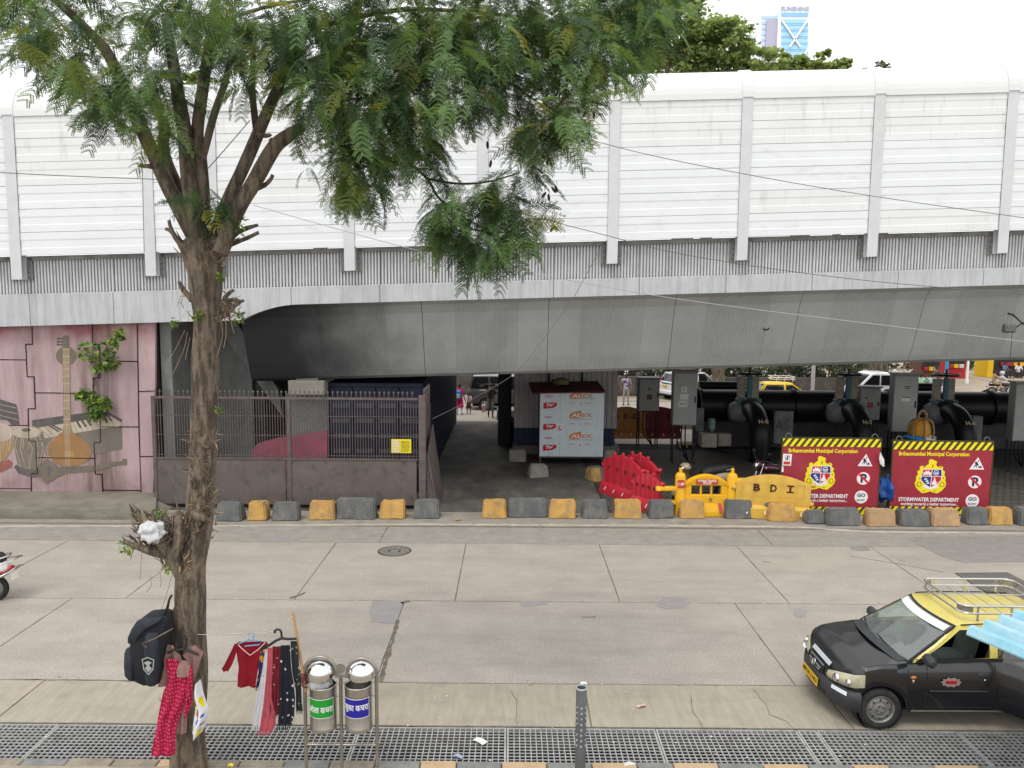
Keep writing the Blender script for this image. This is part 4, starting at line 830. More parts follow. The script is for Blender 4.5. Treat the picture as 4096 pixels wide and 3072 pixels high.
# BDI barrier
a = PZ(3080,2085); bd = jersey((PY(3085,2000,20.04).x,20.04,0), R(-3), M_yel2, 'dull yellow lettered plastic barrier in front of the left hoarding', L=1.95, H=1.17, text='BDI', group='lettered plastic barriers', base=.16); bd.rotation_euler.y = R(2.2)
b = MB(); b.prism(circle(.02,.36,.23,.09,20), .006, FR((0,-.075,0))); b.build('oval_patch', mat('oval_grey', (.12,.15,.2), .6, var=.1), bd)
for (px, yb, m, L, lab, tx) in ((2500,1752,M_ora,1.7,'orange lettered plastic barrier in shade right of the cabin','BDI'),(2625,1752,M_mar,2.0,'maroon plastic barrier in shade behind the tallest left cabinet','BDI'),(3230,1752,M_mar,2.4,'maroon plastic barrier in deep shade behind the pipe elbows','BDI')):
    p = PZ(px,yb); jersey((p.x,p.y,0), R(2), m, lab, L=L, H=1.35, text=tx, group='lettered plastic barriers')
# ----------------------------------------------------------------- hoardings
M_hred = mat('hoarding_red', (.30,.024,.04), .45, var=.07, scale=2, dirt=(.27,.05,.06), dirt_map=(2,2,2), dirt_amt=.5); M_hy = mat('hoarding_yellow', (.78,.66,.012), .5, var=.04); M_hk = mat('hoarding_dark', (.055,.05,.015), .6, var=.1); M_hw = mat('hoarding_white', (.75,.75,.76), .5, var=.03); M_hr2 = mat('hoarding_bright_red', (.55,.015,.03), .5, var=0); M_hn = mat('hoarding_navy', (.02,.025,.07), .5, var=0); M_cr = mat('crest_brown', (.35,.2,.01), .6, var=0)
def hoarding(pxl, pxr, pt, label, rz, extra):
    pl0 = PZ((pxl+pxr)/2, 2066); Y = pl0.y+.17; x0, x1 = PY(pxl,1760,Y).x, PY(pxr,1760,Y).x; H = PY((pxl+pxr)/2,pt,Y).z; W = x1-x0; k = W/1725.
    t = thing('hoarding', label, 'hoarding', ((x0+x1)/2,Y,0), rz, 'red municipal hoardings behind the kerb blocks')
    zz = lambda y: H-.012-(y-150)*k*H/(1380*k+.0) if False else H-.01-(y-150)*k; xx = lambda x: (x-1008)*k
    b = MB(); b.rbox((-W/2,0,.02),(W/2,.05,H-.005),.006); b.build('board', M_hred, t)
    b = MB()
    for p, q in (((-W/2-.02,-.01,.0),(-W/2,.07,H)),((W/2,-.01,0),(W/2+.02,.07,H)),((-W/2-.02,-.01,H-.003),(W/2+.02,.07,H+.02)),((-W/2-.02,-.01,0),(W/2+.02,.07,.02))): b.box(p,q)
    b.build('frame', M_hk, t)
    for s_ in (-1,1): MB().tube([(s_*W*.44-.08,.03,H)]+[(s_*W*.44-.08*math.cos(a_),.03,H+.03+.1*math.sin(a_)) for a_ in [math.pi*i/8 for i in range(9)]]+[(s_*W*.44+.08,.03,H)], .009, 6).build('lifting_loop', M_steel, t)
    for s_ in (-1,1): MB().cyl((s_*W*.4,.05,H*.9),(s_*W*.4,.75,.02),.02,n=6).build('stay', M_hk, t)
    for (za, zb_) in ((H-.01,H-.01-140*k),(.22,.02)):
        b = MB(); b.box((-W/2+.003,-.006,zb_),(W/2-.003,-.001,za)); b.mi = 1; hh = za-zb_; s_ = 118*k; x = -W/2-s_
        while x < W/2:
            P = [(x,zb_),(x+.5*s_,zb_),(x+.5*s_+hh*.72,za),(x+hh*.72,za)]
            lo, hi = -W/2+.004, W/2-.004
            def clip(P, c, sg):
                o_ = []
                for i in range(len(P)):
                    p, q = P[i], P[(i+1)%len(P)]; ip, iq = sg*(p[0]-c) <= 0, sg*(q[0]-c) <= 0
                    if ip: o_.append(p)
                    if ip != iq: u = (c-p[0])/(q[0]-p[0]); o_.append((c,p[1]+u*(q[1]-p[1])))
                return o_
            P = clip(clip(P,lo,-1),hi,1)
            if len(P) > 2: b.prism(P, .003, FR((0,-.007,0)))
            x += s_
        b.build('hazard_band', [M_hk,M_hy], t)
    M = lambda x, y, o=.006: FR((xx(x),-o,zz(y)))
    b = MB(); b.text('Brihanmumbai Municipal Corporation', w_=1215*k, h=95*k, M=M(860,375,.003), bold=.03); b.build('title_lettering', M_hy, t)
    b = MB(); b.text('STORMWATER DEPARTMENT', w_=1050*k, h=72*k, M=M(815,1182,.003), bold=.03); b.text('working towards a better tomorrow...', w_=1000*k, h=72*k, M=M(830,1270,.003), bold=.02); b.build('department_lettering', M_hw, t)
    # pictograms
    c = lambda P, x0=0, y0=0: ccw([(xx(x),zz(y)) for x, y in P])
    fr = lambda o: FR((0,-o,0))
    b = MB(); b.mi = 1; b.prism(c([(1620,395),(1755,640),(1462,640)]), .003, fr(.003)); b.mi = 0; b.prism(c([(1620,412),(1738,632),(1480,632)]), .003, fr(.006)); b.mi = 2
    b.prism(c(circle(1632,482,13,13,10)), .002, fr(.009)); b.prism(c([(1568,500),(1600,490),(1622,520),(1640,570),(1630,578),(1605,545),(1608,600),(1598,600),(1590,560),(1556,600),(1546,596),(1580,545)]), .002, fr(.009)); b.prism(c([(1628,605),(1672,562),(1700,605)]), .002, fr(.009)); b.prism(c([(1618,560),(1624,556),(1650,585),(1644,590)]), .002, fr(.009)); b.build('roadwork_sign', [M_hw,M_hr2,M_hn], t)
    b = MB(); b.mi = 1; b.prism(c(circle(1592,855,132,130,32)), .003, fr(.003)); b.mi = 0; b.prism(c(circle(1592,855,114,112,32)), .003, fr(.006)); b.mi = 2; b.text('P', w_=110*k, h=165*k, M=M(1600,852,.009), bold=.045); b.mi = 1; b.prism(c([(1500,790),(1525,765),(1690,920),(1665,945)]), .003, fr(.011)); b.build('no_parking_sign', [M_hw,M_hr2,M_hn], t)
    b = MB(); b.mi = 1; b.prism(c(circle(1572,1192,124,124,32)), .003, fr(.003)); b.mi = 0; b.prism(c(circle(1572,1192,116,116,32)), .003, fr(.006)); b.mi = 2; b.text('GO', w_=150*k, h=66*k, M=M(1572,1158,.009), bold=.04); b.text('SLOW', w_=140*k, h=34*k, M=M(1567,1248,.009), bold=.035); b.build('go_slow_sign', [M_hw,M_hr2,M_hn], t)
    # civic crest: ornate gold frame, lion on top, quartered shield
    b = MB(); half = [(830,1035),(880,1055),(960,1070),(1040,1010),(1085,950),(1102,890),(1080,840),(1085,780),(1055,730),(1070,680),(1025,650),(1030,595),(985,575),(950,600),(915,575)]
    b.prism(c(half+[(905,545),(912,525),(922,515),(905,490),(870,480),(835,462),(795,462),(775,490),(782,540)]+[(1660-x-5,y) for x,y in half[::-1]]), .003, fr(.003))
    b.mi = 1
    for dx in (632,1028): 
        P = []
        for i in range(18): r_ = 52 if i % 2 else 40; P.append((dx+r_*math.cos(i*math.pi/9),908+r_*math.sin(i*math.pi/9)))
        b.prism(c(P), .002, fr(.006)); b.mi = 0; b.prism(c(circle(dx,908,30,32,12)), .002, fr(.008)); b.mi = 1
    b.prism(c([(835,555),(865,555),(862,575),(855,610),(842,610),(838,575)]), .002, fr(.006))
    for q in ((700,600),(990,600),(720,1025),(905,1025),(640,810),(1045,790)): b.prism(c(circle(*q,14,14,8)), .002, fr(.006))
    sx = [(690,645),(1000,645),(1012,760),(1002,830),(940,900),(835,965),(720,900),(662,830),(668,760)]
    b.mi = 2; b.prism(c([(680,636),(1010,636),(1020,760),(1012,835),(950,910),(965,960),(835,1005),(700,960),(722,910),(652,835),(658,760)]), .002, fr(.0065))
    for mi, P in ((3,[(690,645),(838,645),(832,758),(668,758)]),(4,[(850,645),(1000,645),(1012,758),(844,758)]),(4,[(668,770),(830,770),(824,957),(735,905),(662,830)]),(3,[(843,770),(1004,770),(1002,830),(940,900),(836,955)])): b.mi = mi; b.prism(c(P), .002, fr(.009))
    b.mi = 2; b.prism(c([(695,750),(695,690),(730,690),(730,660),(745,660),(745,675),(775,675),(775,660),(790,660),(790,690),(825,690),(820,750),(795,750),(785,720),(768,750),(755,720),(740,750),(725,720),(712,750)]), .002, fr(.012))
    P = []
    for i in range(24): r_ = 50 if (i//1) % 2 else 44; P.append((914+r_*math.cos(i*math.pi/12),702+r_*math.sin(i*math.pi/12)))
    b.prism(c(P), .002, fr(.012)); b.mi = 4; b.prism(c(circle(914,702,36,36,16)), .002, fr(.014)); b.mi = 2; b.prism(c([(885,705),(895,692),(903,700),(912,690),(922,700),(932,690),(944,705),(940,720),(890,720)]), .002, fr(.016))
    for (u, v) in ((735,812),(760,848),(780,885)): b.prism(c([(u-28,v),(u-10,v-5),(u+8,v-26),(u+12,v-4),(u+28,v-8),(u+22,v+14),(u-20,v+14)]), .002, fr(.012))
    b.prism(c([(848,915),(848,855),(862,870),(870,850),(882,800),(893,775),(904,800),(914,850),(922,870),(932,850),(930,915)]), .002, fr(.012))
    b.build('civic_crest', [M_hy,M_cr,M_hw,M_hr2,mat('crest_blue', (.012,.03,.2), .5, var=0)], t)
    if extra:
        b = MB(); b.prism(c([(160,425),(316,430),(305,640),(153,635)]), .003, fr(.005)); b.mi = 1; b.prism(c([(175,562),(292,566),(288,622),(170,618)]), .002, fr(.008)); b.mi = 2; o_ = circle(237,497,48,48,20); i_ = circle(237,497,40,40,20); F2 = fr(.0085); b.add([F2 @ Vector((xx(x),zz(y),0)) for x,y in o_+i_], [(q,20+q,20+(q+1)%20,(q+1)%20) for q in range(20)]); b.prism(c([(228,470),(248,470),(250,500),(244,535),(230,535),(222,510)]), .002, fr(.008)); b.prism(c([(205,528),(212,535),(272,468),(265,461)]), .002, fr(.008)); b.build('warning_sticker', [M_hw,M_stk,M_hn], t)
        b = MB(); b.prism(c([(150,640),(170,650),(185,750),(140,760),(130,720)]), .004, fr(.006)); b.build('torn_strip', M_hw, t)
    return t
hoarding(3133,3523,1754,'left red municipal hoarding partly hidden by the dull yellow lettered barrier', R(-1.2), True)
hoarding(3577,3972,1766,'right red municipal hoarding with orange pump peeping above its top edge', R(-1.5), False)
def cloth_strip(name, label, px, Y, m, cat='rag'):
    P = [PY(x,y,Y) for x,y in px]; n = len(P)//2; b = MB(); vs = []
    for i in range(n): vs += [P[i]+V(0,.02*math.sin(i*2.1),0), (P[i]+P[-1-i])/2+V(0,-.05+.02*math.cos(i*2.7),0), P[-1-i]+V(0,.02*math.sin(i*1.3),0)]
    b.add(vs, [(3*i+k,3*i+k+1,3*i+k+4,3*i+k+3) for i in range(n-1) for k in range(2)], True)
    b.add([v+V(0,.012,0) for v in vs], [(3*i+k,3*i+k+3,3*i+k+4,3*i+k+1) for i in range(n-1) for k in range(2)], True); return tag(b.build(name, m), label, cat)
cloth_strip('white_rag', 'white rag hanging off the right edge of the left hoarding', [(3521,1810),(3518,1835),(3520,1855),(3533,1868),(3536,1858),(3538,1840),(3530,1825),(3522,1810)], 20.2, M_hw)
tag(blob(PY(3545,1960,20.7),(.24,.22,.36),11,30,20,.85).build('blue_tarp', mat('blue_tarpaulin', (.012,.07,.28), .5, var=.3, scale=6)), 'crumpled blue tarpaulin between the two hoardings', 'tarpaulin')
tag(blob(PY(3572,1975,20.6),(.09,.1,.28),14,24,16,.8).build('white_sack', mat('sack_white', (.5,.5,.5), .7, var=.1)), 'white plastic sack against the right hoarding edge', 'sack')
# ================================================================= pumping pipes, valves, cabinets under the flyover
M_pipe = mat('pipe_black', (.007,.0075,.009), .42, var=.3, scale=2, spec=.3); M_teal = mat('valve_teal', (.06,.14,.17), .55, var=.2, scale=6, dirt=(.05,.06,.06), dirt_map=(5,5,5), dirt_amt=.6)
M_ped = mat('pedestal_tan', (.3,.27,.22), .9, var=.2, scale=5, dirt=(.12,.11,.1), dirt_map=(3,3,3), dirt_amt=.6); M_wht = mat('paint_white_marks', (.42,.34,.2), .7, var=.1)
PYY, PZZ = 30.0, 1.72
mp = thing('main_pipe', 'large black horizontal pipe running along the far side under the flyover', 'pipe', (15,PYY,PZZ))
b = MB(); x0 = PY(2790,1620,PYY).x; b.tube([(x0,PYY,PZZ),(40,PYY,PZZ)], .62, 24); b.build('pipe_shell', M_pipe, mp, mp.location)
for x in (x0+.05, 11.0, 14.8, 18.7): MB().tube([(x-.05,PYY,PZZ),(x+.05,PYY,PZZ)], .70, 24).build('flange', M_pipe, mp, mp.location)
for a, c in ((2795,2960),(3668,3748)): 
    q0, q1 = PY(a,1532,31).x, PY(c,1532,31).x
    t = thing('stub_pipe', 'short black pipe stub lying above the main pipe '+('left of the first valve' if a < 3000 else 'right of the tall cabinet'), 'pipe', (q0,31,2.35), group='stub pipes above the main pipe'); MB().tube([(q0,31,2.40),(q1,31,2.40)], .17, 14).build('stub_shell', M_pipe, t, t.location)
pp = thing('pipe_shade_block', 'long dark block added to stand for the shade under the main pipe', 'plinth', (18,30.5,0)); MB().rbox((7.4,30.25,0),(40,31.2,1.25),.04).build('shade_block', mat('shade_black', (.05,.05,.048), .9, var=.3, scale=2), pp, pp.location)  # dark block added where only the pipe's shade falls
names = [('H-8',9.0,'leftmost'),('H-7',12.75,'middle'),('H-6',16.45,'rightmost')]
for txt, X, pos in names:
    t = thing('elbow_pipe', f'black elbow pipe marked {txt} bending from the main pipe down to the floor', 'pipe', (X,27.5,0), group='marked elbow pipes')
    b = MB(); pts = [(0,2.1,1.72),(0,1.6,1.72)]+[(0,.75-.75*math.sin(a_)+.0-.0, .97+.75*math.cos(a_)) for a_ in [math.pi/2*i/10 for i in range(11)]]+[(0,0,0)]
    pts = [(0,2.1,1.72),(0,1.3,1.72)]+[(0,1.0-1.0*math.sin(a_),.72+1.0*math.cos(a_)) for a_ in [math.pi/2*i/10 for i in range(11)]]+[(0,0,0)]
    b.tube(pts, .35, 20); b.build('elbow', M_pipe, t)
    MB().lathe([(.35,0),(.42,0),(.42,.06),(.35,.06)], 20, Matrix.Translation((0,0,.0))).build('foot_flange', M_pipe, t); MB().tube([(0,1.30,1.72),(0,1.42,1.72)], .43, 20).build('flange', M_pipe, t)
    b = MB(); a_ = math.pi/2*.62; c = Vector((.05,1.0-1.0*math.sin(a_),.72+1.0*math.cos(a_))); out = Vector((0,-math.sin(a_),math.cos(a_))); tang = Vector((0,-math.cos(a_),-math.sin(a_)))
    M = FR(c+out*.362,(1,0,.0),-tang); b.text(txt, w_=.34, h=.16, M=M, bold=.02, d=.01); b.build('painted_mark', M_wht, t)
    v = thing('gate_valve', f'teal gate valve with black handwheel above the {txt} elbow', 'valve', (X,29.1,0), group='teal gate valves')
    b = MB(); b.rbox((-.46,-.2,1.95),(.46,.2,2.12),.03); b.rbox((-.42,-.17,1.4),(.42,.17,1.95),.05); b.build('valve_body', M_teal, v)
    MB().lathe([(0,-.32),(.3,-.25),(.42,0),(.42,.3)], 18, FR((-.45,0,1.6),(0,1,0),(0,0,1))).build('side_boss', mat('valve_grey', (.18,.19,.2), .5, var=.15), v)
    for s_ in (-1,1): b = MB(); b.rbox((s_*.26-.14,-.02,2.12),(s_*.26+.14,.16,2.92),.02); b.build('yoke_block', M_ped, v)
    b = MB(); b.cyl((0,-.08,2.1),(0,-.08,3.05),.07,n=10); b.rbox((-.09,-.14,2.1),(.09,-.03,2.95),.02); b.build('stem_yoke', M_teal, v)
    b = MB(); b.tube([(.46*math.cos(q),-.08+.46*math.sin(q),3.08) for q in [2*math.pi*i/20 for i in range(21)]], .035, 6, cap=False)
    for q in range(4): b.cyl((0,-.08,3.08),(.46*math.cos(q*1.57),-.08+.46*math.sin(q*1.57),3.08),.025,n=6)
    b.lathe([(.46,-.02),(.46,.02),(.0,.05)], 16, Matrix.Translation((0,-.08,3.06))); b.cyl((0,-.08,3.0),(0,-.08,3.3),.04,n=8); b.build('handwheel', M_pipe, v)
M_cab = mat('cabinet_grey', (.30,.305,.29), .5, metal=.1, var=.08, scale=3, dirt=(.17,.17,.16), dirt_map=(3,3,1), dirt_amt=.5); M_cab2 = mat('cabinet_side', (.2,.205,.2), .5, metal=.1, var=.1, scale=3)
def cabinet(px0, px1, yt, yb, Y, label, rz, stick, dp=.45):
    p0, p1 = PY(px0,(yt+yb)/2,Y), PY(px1,(yt+yb)/2,Y); zt, zb = PY((px0+px1)/2,yt,Y).z, PY((px0+px1)/2,yb,Y).z; w_ = p1.x-p0.x
    t = thing('electrical_cabinet', label, 'cabinet', (p0.x,Y,0), rz, 'grey electrical cabinets under the flyover')
    MB().rbox((0,.02,zb),(w_,dp,zt-.05),.012).build('cabinet_body', M_cab2, t); MB().rbox((.02,-.01,zb+.03),(w_-.02,.018,zt-.09),.012).build('cabinet_door', M_cab, t)
    MB().rbox((-.04,-.09,zt-.05),(w_+.04,dp+.04,zt),.01).build('canopy', M_cab2, t); MB().rbox((w_-.1,-.05,zb+(zt-zb)*.42),(w_-.06,-.01,zb+(zt-zb)*.54),.01).build('handle', M_pipe, t)
    for xx in (.02,w_-.06):
        for yy in (.04,dp-.06): MB().box((xx,yy,0),(xx+.04,yy+.04,zb)).build('leg', M_pipe, t)
    for (u, v, a, c, m) in stick: MB().rbox((u*w_-a/2,-.018,zb+v*(zt-zb)-c/2),(u*w_+a/2,-.0105,zb+v*(zt-zb)+c/2),.002).build('sticker', m, t)
    b = MB(); 
    for k in range(3): b.tube(spline([(w_*.3+k*.12,.2,zb+.05),(w_*.25+k*.14,.15,zb*.6),(w_*.4+k*.1,.2,zb*.3),(w_*.8,.4,.03)],4),.025,5)
    b.build('cables', M_pipe, t, kind='stuff')
S_w = mat('label_white', (.55,.55,.53), .6, var=.1); S_r = mat('label_red', (.34,.06,.05), .6, var=.1); S_k = M_blk; S_m = mat('label_maroon', (.12,.06,.055), .6, var=.1)
cabinet(2556,2640,1510,1645,30,'dark grey cabinet on a tall stand beside the man in the floral shirt',R(3),[(.5,.42,.2,.2,S_m),(.5,.66,.1,.1,S_m)])
cabinet(2692,2788,1483,1702,27,'tall grey cabinet hiding the white car, with figure and arrow stickers',R(-3),[(.45,.66,.2,.22,S_w),(.45,.66,.06,.1,S_k),(.45,.53,.3,.2,S_w),(.42,.4,.3,.22,S_w),(.42,.4,.24,.1,S_m)])
cabinet(3438,3520,1545,1680,29,'small grey cabinet with red label between the middle and right valves',R(-4),[(.5,.45,.22,.2,S_r),(.3,.66,.08,.08,S_m)])
cabinet(3572,3665,1494,1728,27,'tallest grey cabinet leaning beside the orange pump',R(-7),[(.5,.36+.2,.3,.12,S_w),(.5,.6,.24,.03,S_m),(.55,.78,.2,.03,S_k),(.55,.75,.15,.03,S_k)])
cabinet(4056,4140,1528,1765,26.5,'grey cabinet cut off by the right picture edge',R(-8),[])
def slab_thing(px0, px1, yt, yb, Y, label, m, dp=.3, name='concrete_slab', cat='concrete block'):
    x0, x1 = PY(px0,yb,Y).x, PY(px1,yb,Y).x; z0, z1 = max(PY(px0,yb,Y).z,0), PY(px0,yt,Y).z; b = MB(); b.rbox((x0,Y,z0),(x1,Y+dp,z1),.02); return tag(b.build(name, m), label, cat)
slab_thing(3093,3170,1645,1775,28.9,'upright concrete slab with painted scrawl right of the H-8 elbow',M_abut)
b = MB(); q = PY(3128,1700,28.9); b.text('AS', w_=.55, h=.45, M=FR((q.x,28.893,q.z)), bold=.01); tag(b.build('painted_scrawl', mat('scrawl_blue', (.09,.10,.13), .8, var=.2)), 'dark AS scrawl painted on the upright concrete slab', 'graffiti')
slab_thing(3885,3925,1665,1790,28.9,'concrete slab half hidden behind the H-6 elbow',M_abut)
slab_thing(2783,2815,1635,1725,29,'concrete slab behind the tall cabinet by the main pipe end',M_abut)
slab_thing(2805,2868,1735,1790,28,'rough concrete block under the water jar',M_ped,.5); slab_thing(2872,2925,1735,1785,28.3,'rough concrete block right of the water jar',M_ped,.4)
q = PY(2846,1732,28.2); jar = thing('water_jar', 'pale green water jar standing upside down on a concrete block', 'water jar', q); gl = mat('jar_plastic', (.25,.42,.36), .15, var=0, trans=.5, ior=1.4)
MB().lathe([(0,.0),(.04,0),(.05,.08),(.13,.14),(.135,.3),(.125,.32),(.135,.34),(.135,.5),(.1,.54),(0,.54)], 16).build('jar_body', gl, jar); MB().cyl((0,0,-.05),(0,0,.02),.05,n=10).build('jar_cap', M_blu, jar)
q = PZ(2748,1792); pal = thing('wooden_pallet', 'small pale wooden pallet lying under the tall left cabinet', 'pallet', (q.x,q.y,0)); M_wood = mat('pallet_wood', (.36,.26,.16), .85, var=.2, scale=6, vmap=(1,6,6))
for k in range(5): MB().box((-.34,.0+k*.13,.12),(.34,.1+k*.13,.145)).build('board', M_wood, pal)
for k in range(3): MB().box((-.3+k*.26,.0,.0),(-.22+k*.26,.62,.118)).build('bearer', M_wood, pal)
tag(blob(PZ(2930,1812)+V(0,.2,.06),(.5,.35,.12),21).build('dark_tarp', mat('dark_tarpaulin', (.02,.022,.03), .8, var=.3, scale=5)), 'dark tarpaulin heap on the floor left of the H-8 elbow', 'tarpaulin')
# orange pump in a sack on a crate
q = PY(3700,1762,25.5); cr = thing('storage_crate', 'dark wooden crate standing behind the right hoarding under the orange pump', 'crate', (q.x,25.5,0)); MB().rbox((-.5,0,0),(.5,.8,q.z),.02).build('crate_box', M_iron, cr)
pu = thing('orange_pump', 'orange pump with looped brown hoses in a blue and white sack', 'pump', (q.x,25.85,q.z)); M_opump = mat('pump_orange', (.55,.25,.02), .5, var=.15, scale=5); M_hose = mat('hose_brown', (.22,.15,.08), .8, var=.25, scale=8)
MB().lathe([(0,0),(.3,0),(.34,.2),(.32,.42),(.24,.6),(.12,.7),(0,.72)], 16).build('pump_body', M_opump, pu)
for k in range(7): a_ = k*.9; MB().tube(spline([(.12*math.cos(a_),-.1+.1*math.sin(a_),.7),(.33*math.cos(a_),-.1+.28*math.sin(a_),.62),(.42*math.cos(a_),-.1+.36*math.sin(a_),.3),(.36*math.cos(a_),-.12+.3*math.sin(a_),.0)],4),.032,6).build('hose_loop', M_hose, pu)
MB().tube(spline([(-.14,-.05,.55),(-.12,-.1,.85),(0,-.1,.98),(.12,-.1,.85),(.14,-.05,.55)],5),.045,7).build('handle_loop', M_hose, pu)
s_ = blob((0,-.03,.02),(.5,.4,.16),31); s_.mi = 0; s_.m = [1 if Vector(s_.v[f[0]]).x > -.1 and Vector(s_.v[f[0]]).x < .3 else 0 for f in s_.f]; s_.build('sack', [mat('sack_blue', (.03,.18,.5), .5, var=.1), S_w], pu)
# ================================================================= vehicles
M_tyre = mat('tyre_rubber', (.02,.02,.021), .8, var=.25, scale=12, dirt=(.11,.1,.085), dirt_map=(6,6,6), dirt_amt=.5); M_rim = mat('wheel_steel', (.22,.215,.2), .5, metal=.5, var=.2, scale=10); M_trim = mat('black_trim', (.018,.018,.02), .55, var=.15)
def thin_glass(name, tint, ior, dust_sheen=.0):
    m = bpy.data.materials.new(name); m.use_nodes = True; n = m.node_tree.nodes; L = m.node_tree.links; n.remove(n['Principled BSDF'])
    a = n.new('ShaderNodeBsdfTransparent'); a.inputs[0].default_value = (*tint,1); g = n.new('ShaderNodeBsdfGlossy'); g.inputs['Roughness'].default_value = .02; f = n.new('ShaderNodeFresnel'); f.inputs[0].default_value = ior
    x = n.new('ShaderNodeMixShader'); L.new(f.outputs[0],x.inputs[0]); L.new(a.outputs[0],x.inputs[1]); L.new(g.outputs[0],x.inputs[2]); d = n.new('ShaderNodeBsdfDiffuse'); d.inputs[0].default_value = (.5,.56,.54,1); y = n.new('ShaderNodeMixShader'); y.inputs[0].default_value = dust_sheen; L.new(x.outputs[0],y.inputs[1]); L.new(d.outputs[0],y.inputs[2]); L.new(y.outputs[0],n['Material Output'].inputs['Surface']); return m  # diffuse film: dust plus pale sky reflection put into the colour
M_glass = thin_glass('car_glass', (.78,.88,.83), 1.8, .03); M_wglass = thin_glass('windscreen_glass', (.76,.9,.84), 2.3, .16); M_dglass = mat('dark_glass', (.008,.009,.01), .06, var=0, spec=.6, coat=.3); M_chrome = mat('chrome', (.62,.63,.64), .14, metal=1, var=.06, scale=8)
M_lamp = mat('headlamp_lens', (.42,.4,.28), .12, var=.15, scale=9, coat=.6, dirt=(.2,.2,.15), dirt_map=(12,12,12), dirt_amt=.5); M_int = mat('car_interior', (.03,.034,.036), .8, var=.2); M_seat = mat('seat_cloth', (.25,.28,.27), .85, var=.15, scale=8); M_orl = mat('lamp_orange', (.6,.17,.02), .3, var=0); M_tail = mat('tail_lamp_red', (.42,.012,.015), .15, var=0, coat=.5)
M_plate = mat('plate_yellow', (.62,.36,.01), .5, var=.05)
def lerp(a, b, t): return a+(b-a)*t
def interp(x, T):
    if x <= T[0][0]: return T[0][1]
    for (a, fa), (b, fb) in zip(T, T[1:]):
        if x <= b: t = (x-a)/(b-a); t = t*t*(3-2*t)*.5+t*.5; return fa+(fb-fa)*t
    return T[-1][1]
def wheel(t, x, y, r, w_, rim=True, holes=8, name='wheel'):
    s_ = 1 if y > 0 else -1; M = Matrix.Translation((x,y,r)) @ Matrix.Rotation(-s_*math.pi/2,4,'X')
    o = MB().lathe([(r*.66,-w_),(r*.9,-w_),(r*.985,-w_*.85),(r,-w_*.7),(r,-w_*.25),(r*.985,-.02),(r*.92,.0),(r*.74,.004),(r*.66,-.015),(r*.62,-.03)], 30, M).build(name, M_tyre, t)
    if rim:
        b = MB(); b.lathe([(0,-.02),(.045,-.018),(.075,-.012),(r*.30,-.03),(r*.36,-.02),(r*.52,-.022),(r*.56,-.05),(r*.60,-.05),(r*.62,-.012),(r*.665,-.006),(r*.67,-.04)], 30, M); b.build('rim', M_rim, o)
        b = MB()
        for k in range(holes): a = 2*math.pi*k/holes; b.prism(circle(r*.46*math.cos(a),r*.46*math.sin(a),r*.055,n=8), .006, M, z0=-.026)
        for k in range(4): a = 2*math.pi*k/4+.4; b.prism(circle(r*.16*math.cos(a),r*.16*math.sin(a),r*.04,n=8), .012, M, z0=-.026)
        b.build('rim_holes', M_trim, o, kind='stuff')
    return o
